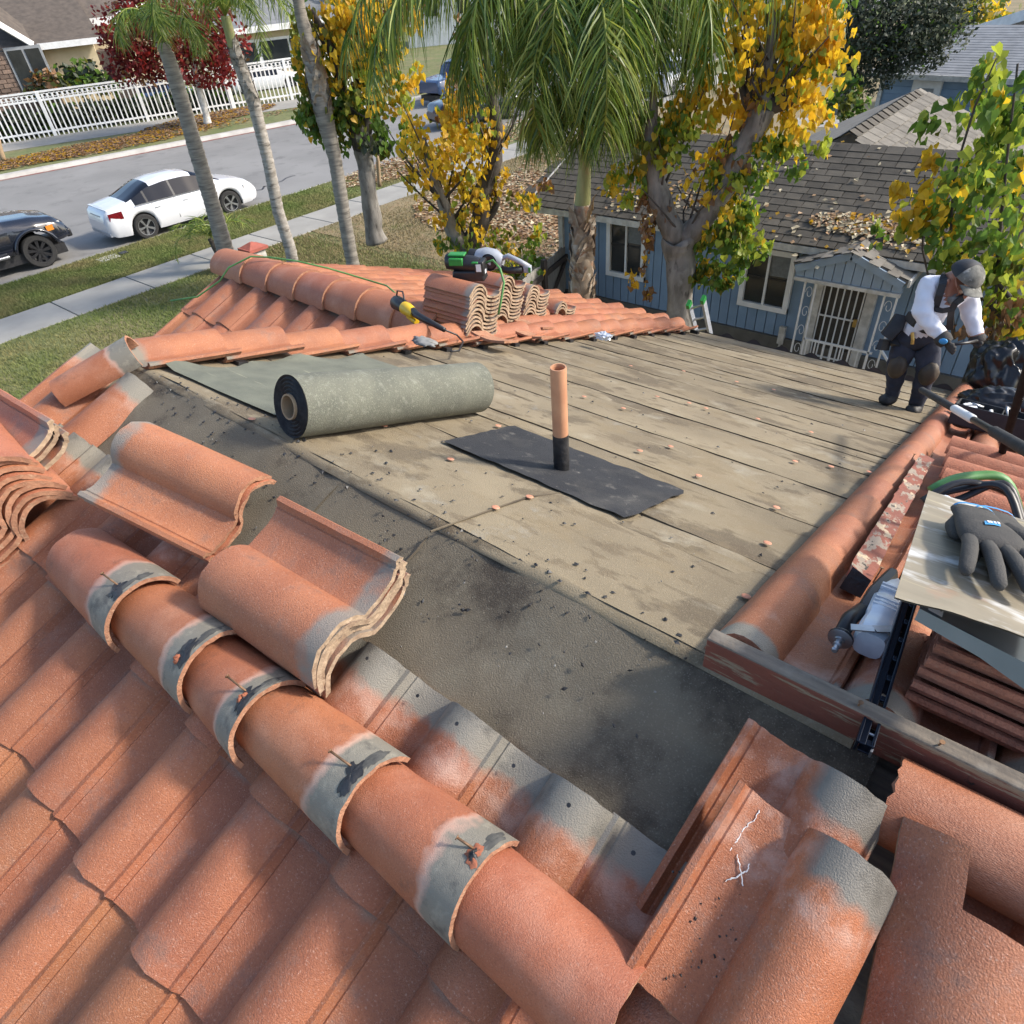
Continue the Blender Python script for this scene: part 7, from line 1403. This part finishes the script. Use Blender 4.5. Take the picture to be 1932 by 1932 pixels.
# far vehicles seen through the leaves
def far_car(px, py, d_, ang, m, label, nm='parked_car', tabS=SED, sc=1., cat='car'):
    p = wd(px, py, d_); p.z = 0; fw2 = Vector((math.sin(ang), math.cos(ang), 0)); tb = [(a*sc, *[q*sc for q in r]) for a, *r in tabS]
    g2 = [(n_, a*sc, b__*sc, j) for n_, a, b__, j in (gl if tabS is SED else glp)]
    return vehicle(nm, label, p, fw2, tb, 4.9, ((-1.4*sc, 1.4*sc) if tabS is SED else (-1.75*sc, 1.75*sc)), .34*sc, .22*sc, g2, m, step=.12, cat=cat)
far_car(900, 150, 36, R(20), M_CARK, 'black car glimpsed behind the yellow tree stems')
far_car(870, 112, 44, R(0), M_CARB, 'blue pickup truck glimpsed through the drooping fronds', 'parked_pickup', PK_, 1., 'pickup truck')
far_car(950, 100, 50, R(0), M_CARK, 'dark car far up the street behind the fronds')
far_car(1262, 110, 40, R(-10), M_CARS, 'grey car far up the street right of the centre palm')
far_car(300, 192, 57, R(25), M_CARB, 'dark blue car parked behind the white picket fence')
far_car(1760, 225, 22.5, R(120), M_CARB, 'dark blue car roof by the far blue house wall')
far_car(505, 160, 58, R(25), M_CARW, 'white car behind the fence next to the middle palm')
# ------------------------------------------------------------------ the roofer
ft = r2(1700, 766, .02); DM = math.hypot(ft.x-CAM.x, ft.y-CAM.y); KM = (ft-CAM).length/1243.*.21645
man = thing('person', ft, 'person in white long-sleeved shirt, black harness and grey camo cap bending over the black bag', 'person')
vdir = Vector((ft.x-CAM.x, ft.y-CAM.y, 0)).normalized()
def J(zx, zy, dd=0.): return wd(1596.7+zx*.21645, 456.2+zy*.21645, DM+dd)
class Sk:
    def __init__(s): s.v = []; s.e = []; s.r = []; s.m = []
    def n(s, p, r, par=None, m=0):
        s.v.append(p); s.r.append(r if isinstance(r, tuple) else (r, r)); k = len(s.v)-1
        if par is not None: s.e.append((par, k)); s.m.append(m)
        return k
sk = Sk(); k_ = lambda v: v*KM
SH, JE, SKN, BO = 0, 1, 2, 3
pel = sk.n(J(610, 800), (k_(112), k_(92)))
wa = sk.n(J(670, 690), (k_(135), k_(105)), pel, SH); ch = sk.n(J(775, 520), (k_(165), k_(125)), wa, SH); ut = sk.n(J(860, 400), (k_(140), k_(105)), ch, SH); nk = sk.n(J(915, 365, -.03), k_(64), ut, SH); hd0 = sk.n(J(965, 345, -.05), k_(72), nk, SKN); hd = sk.n(J(1010, 330, -.06), k_(98), hd0, SKN); 
face = sk.n(J(1005, 385, -.10), k_(70), hd0, SKN)
ls = sk.n(J(715, 400, -.08), k_(80), ut, SH); le = sk.n(J(655, 590, -.16), k_(68), ls, SH); le2 = sk.n(J(690, 660, -.20), k_(66), le, SH); lw = sk.n(J(815, 810, -.24), k_(46), le2, SH); lh = sk.n(J(870, 880, -.25), k_(44), lw, SKN)
rs = sk.n(J(1035, 440, .06), k_(84), ut, SH); re = sk.n(J(1080, 600, .04), k_(66), rs, SH); rw_ = sk.n(J(1135, 800, -.02), k_(46), re, SH); rh = sk.n(J(1150, 870, -.03), k_(42), rw_, SKN)
lhp = sk.n(J(520, 880, -.02), k_(92), pel, JE); lk = sk.n(J(445, 1085, -.06), k_(74), lhp, JE); lc = sk.n(J(425, 1200, -.04), k_(62), lk, JE); la_ = sk.n(J(400, 1330, -.03), k_(48), lc, JE); lt_ = sk.n(J(370, 1375, -.05), k_(54), la_, BO); lto = sk.n(J(300, 1385, -.10), k_(46), lt_, BO)
rhp = sk.n(J(705, 900, -.02), k_(94), pel, JE); rk = sk.n(J(720, 1100, -.06), k_(78), rhp, JE); rc = sk.n(J(660, 1260, -.04), k_(64), rk, JE); ra_ = sk.n(J(610, 1420, -.02), k_(52), rc, JE); rt_ = sk.n(J(600, 1470, -.05), k_(56), ra_, BO); rto = sk.n(J(540, 1480, -.12), k_(48), rt_, BO)
me = bpy.data.meshes.new('body'); me.from_pydata([tuple(v) for v in sk.v], sk.e, []); bo_ = bpy.data.objects.new('body', me); COL.objects.link(bo_)
md = bo_.modifiers.new('s', 'SKIN'); md.use_smooth_shade = True
for i, r in enumerate(sk.r): me.skin_vertices[0].data[i].radius = r
me.skin_vertices[0].data[pel].use_root = True
sb = bo_.modifiers.new('d', 'SUBSURF'); sb.levels = 3; sb.render_levels = 3
dg = bpy.context.evaluated_depsgraph_get(); me2 = bpy.data.meshes.new_from_object(bo_.evaluated_get(dg)); bo_.modifiers.clear(); bo_.data = me2; me2.name = 'body'
me2.materials.clear()
for m in (M_SHIRT, M_JEAN, M_SKIN, M_BOOT): me2.materials.append(m)
segs = [(sk.v[a], sk.v[b_], sk.m[i]) for i, (a, b_) in enumerate(sk.e)]
for v in me2.vertices:      # soft creases in cloth
    v.co += v.normal*(noise.noise(Vector((v.co.x*13, v.co.y*13, v.co.z*22)))*.010+noise.noise(v.co*36)*.004)
mi_ = []
for pl_ in me2.polygons:
    c = pl_.center; best = 9; m_ = 0
    for a, b_, m in segs:
        ab = b_-a; u = max(0, min(1, (c-a).dot(ab)/ab.length_squared)); d_ = (c-a-ab*u).length
        if d_ < best: best = d_; m_ = m
    mi_.append(m_)
me2.polygons.foreach_set('material_index', mi_); me2.polygons.foreach_set('use_smooth', [True]*len(mi_)); adopt(bo_, man)
H = sk.v[hd]; fx = (J(1100, 420, -.12)-J(1000, 320, -.06)).normalized(); ex = sight(1825, 525).cross(Zv).normalized()
fw3 = (ex*.62-vdir*.62-Zv*.42).normalized(); upv = (Zv+ex*.40-vdir*.05); upv = (upv-fw3*upv.dot(fw3)).normalized(); sdv = fw3.cross(upv)
hr = k_(100)
def HP(a, b_, c): return H+fw3*(a*hr)+upv*(b_*hr)+sdv*(c*hr)
b = MB()
for s in (1, -1): b.blob(HP(-.05, -.25, s*.92), (hr*.10, hr*.14, hr*.2), sub=2, amp=0)
b.build('ear', M_SKIN, man, smooth=True)
b = MB(); b.blob(HP(.98, -.45, 0), hr*.17, sub=2, amp=.1); b.tube([HP(.88, -.1, 0), HP(1.02, -.42, 0)], [hr*.10, hr*.15], 8); b.build('nose', M_SKIN, man, smooth=True)
b = MB(); b.blob(HP(.62, -.98, 0), (hr*.48, hr*.48, hr*.35), sub=2, amp=.2); b.build('beard', M_HAIR, man, smooth=True)
b = MB(); b.tube([HP(.93, -.72, -.25), HP(.98, -.72, 0), HP(.93, -.72, .25)], hr*.05, 6); b.build('mouth', mat('lips', (.3, .11, .09)), man)
b = MB()
for s in (1, -1): b.blob(HP(.90, -.05, s*.34), hr*.09, sub=1, amp=0)
b.build('eye', M_TAR, man)
b = MB(); b.grid(lambda u, v: HP(1.10*math.cos(2*math.pi*u)*math.sin(R(86*v)), .92*math.cos(R(86*v))+.30, 1.06*math.sin(2*math.pi*u)*math.sin(R(86*v))), 26, 8); cp = b.build('cap', M_CAMO, man, smooth=True)
b = MB(); b.grid(lambda u, v: HP(1.125*math.cos(R(80+200*u))*math.sin(R(88*v)), .94*math.cos(R(88*v))+.30, 1.085*math.sin(R(80+200*u))*math.sin(R(88*v))), 18, 8); b.build('cap_back', M_LEATHER, cp, smooth=True)
b = MB()
for o in (0, -.04): b.grid(lambda u, v: HP(.95+.75*v*math.cos(R(-60+120*u))**.6 if False else (.35+.62*math.cos(R(-62+124*u)))+.72*v, .34+o-.16*v-.14*abs(2*u-1)**2, .98*math.sin(R(-62+124*u))*(1-.1*v)), 14, 5)
b.build('visor', M_CAMO, cp, smooth=True)
# harness straps, belt, pouches, knee pads, gloves
def strap(pts, w_, m=M_LEATHER, nm='harness_strap', th=.012):
    P = [J(*p) for p in pts]; b = MB(); V = []
    Q = []
    for i in range(len(P)-1): Q += [lerp(P[i], P[i+1], s/4) for s in range(4)]
    Q.append(P[-1])
    for i, p in enumerate(Q):
        d_ = (Q[min(i+1, len(Q)-1)]-Q[max(i-1, 0)]).normalized(); sd = d_.cross(-vdir).normalized(); n_ = sd.cross(d_); V += [p-sd*w_/2, p+sd*w_/2, p+sd*w_/2-n_*th, p-sd*w_/2-n_*th]
    Fc = []
    for i in range(len(Q)-1):
        for j in range(4): Fc.append((4*i+j, 4*i+(j+1) % 4, 4*i+4+(j+1) % 4, 4*i+4+j))
    b.add(V, Fc); return b.build(nm, m, man, smooth=False)
fr = -.145
strap([(870, 285, -.06), (850, 310, -.10), (840, 370, fr-.01), (810, 470, fr-.03), (775, 575, fr-.02)], k_(44)); strap([(1060, 440, -.04), (1020, 490, fr+.01), (950, 540, fr-.02), (915, 600, fr-.02), (905, 690, fr), (900, 770, fr+.02)], k_(38)); strap([(715, 610, fr+.02), (770, 590, fr-.03), (840, 605, fr-.04), (920, 590, fr-.02)], k_(30)); strap([(830, 300, -.02), (760, 380, -.13), (715, 470, -.13)], k_(10))
strap([(520, 640, -.06), (590, 700, -.115), (680, 760, -.135), (790, 790, -.13), (880, 770, -.09)], k_(60), nm='tool_belt', th=.02)
for pts, nm in ((((480, 640, -.04), (430, 740, -.08), (350, 830, -.10)), 'nail_pouch'), (((460, 800, -.02), (400, 900, -.08)), 'tool_pouch'), (((340, 850, -.08), (310, 940, -.10)), 'side_pouch')):
    b = MB(); P = [J(*p) for p in pts]; b.tube(P, [k_(44)]+[k_(56)]*(len(P)-2)+[k_(52)], 7, flat=.6); b.build(nm, M_LEATHER, man, angle=40)
b = MB(); b.tube([J(575, 790, -.13), J(580, 850, -.14), J(575, 890, -.14)], k_(12), 6); b.build('key_ring', M_BRASS, man)
for p in ((445, 1090, -.10), (718, 1150, -.11)): b = MB(); b.blob(J(*p), (k_(62), k_(46), k_(86)), amp=.12, sub=3); b.build('knee_pad', M_KNEE, man, smooth=True)
for (wx_, hx_, fingers) in (((815, 815, -.25), (880, 885, -.27), ((940, 900), (955, 930), (950, 955), (935, 975), (900, 850))), ((((1135, 815, -.03)), (1150, 875, -.04), ((1105, 905), (1125, 915), (1150, 918), (1175, 910), (1190, 880))))):
    b = MB(); A0, A1 = J(*wx_), J(*hx_); b.tube([A0, lerp(A0, A1, .5), A1], [k_(46), k_(52), k_(42)], 10)
    for fx_, fy_ in fingers: T = J(fx_, fy_, hx_[2]-.03); b.tube([lerp(A0, A1, .8), lerp(A1, T, .55)-vdir*.012, T], [k_(18), k_(16), k_(11)], 7)
    b.build('glove', M_GLOVE, man, smooth=True)
b = MB(); p = J(845, 868, -.33); b.blob(p, (k_(26), k_(10), k_(20)), amp=.1); b.build('glove_badge', M_BLUE, man, smooth=True)
# broom-like handle he holds
t = thing('hand_tool', J(960, 890, -.25), 'short dark bar held between the two gloved hands of the worker', 'tool'); b = MB(); b.tube([J(930, 895, -.28), J(1060, 880, -.2), J(1140, 860, -.08)], .010, 8); b.build('handle', M_BLACK, t, smooth=True)
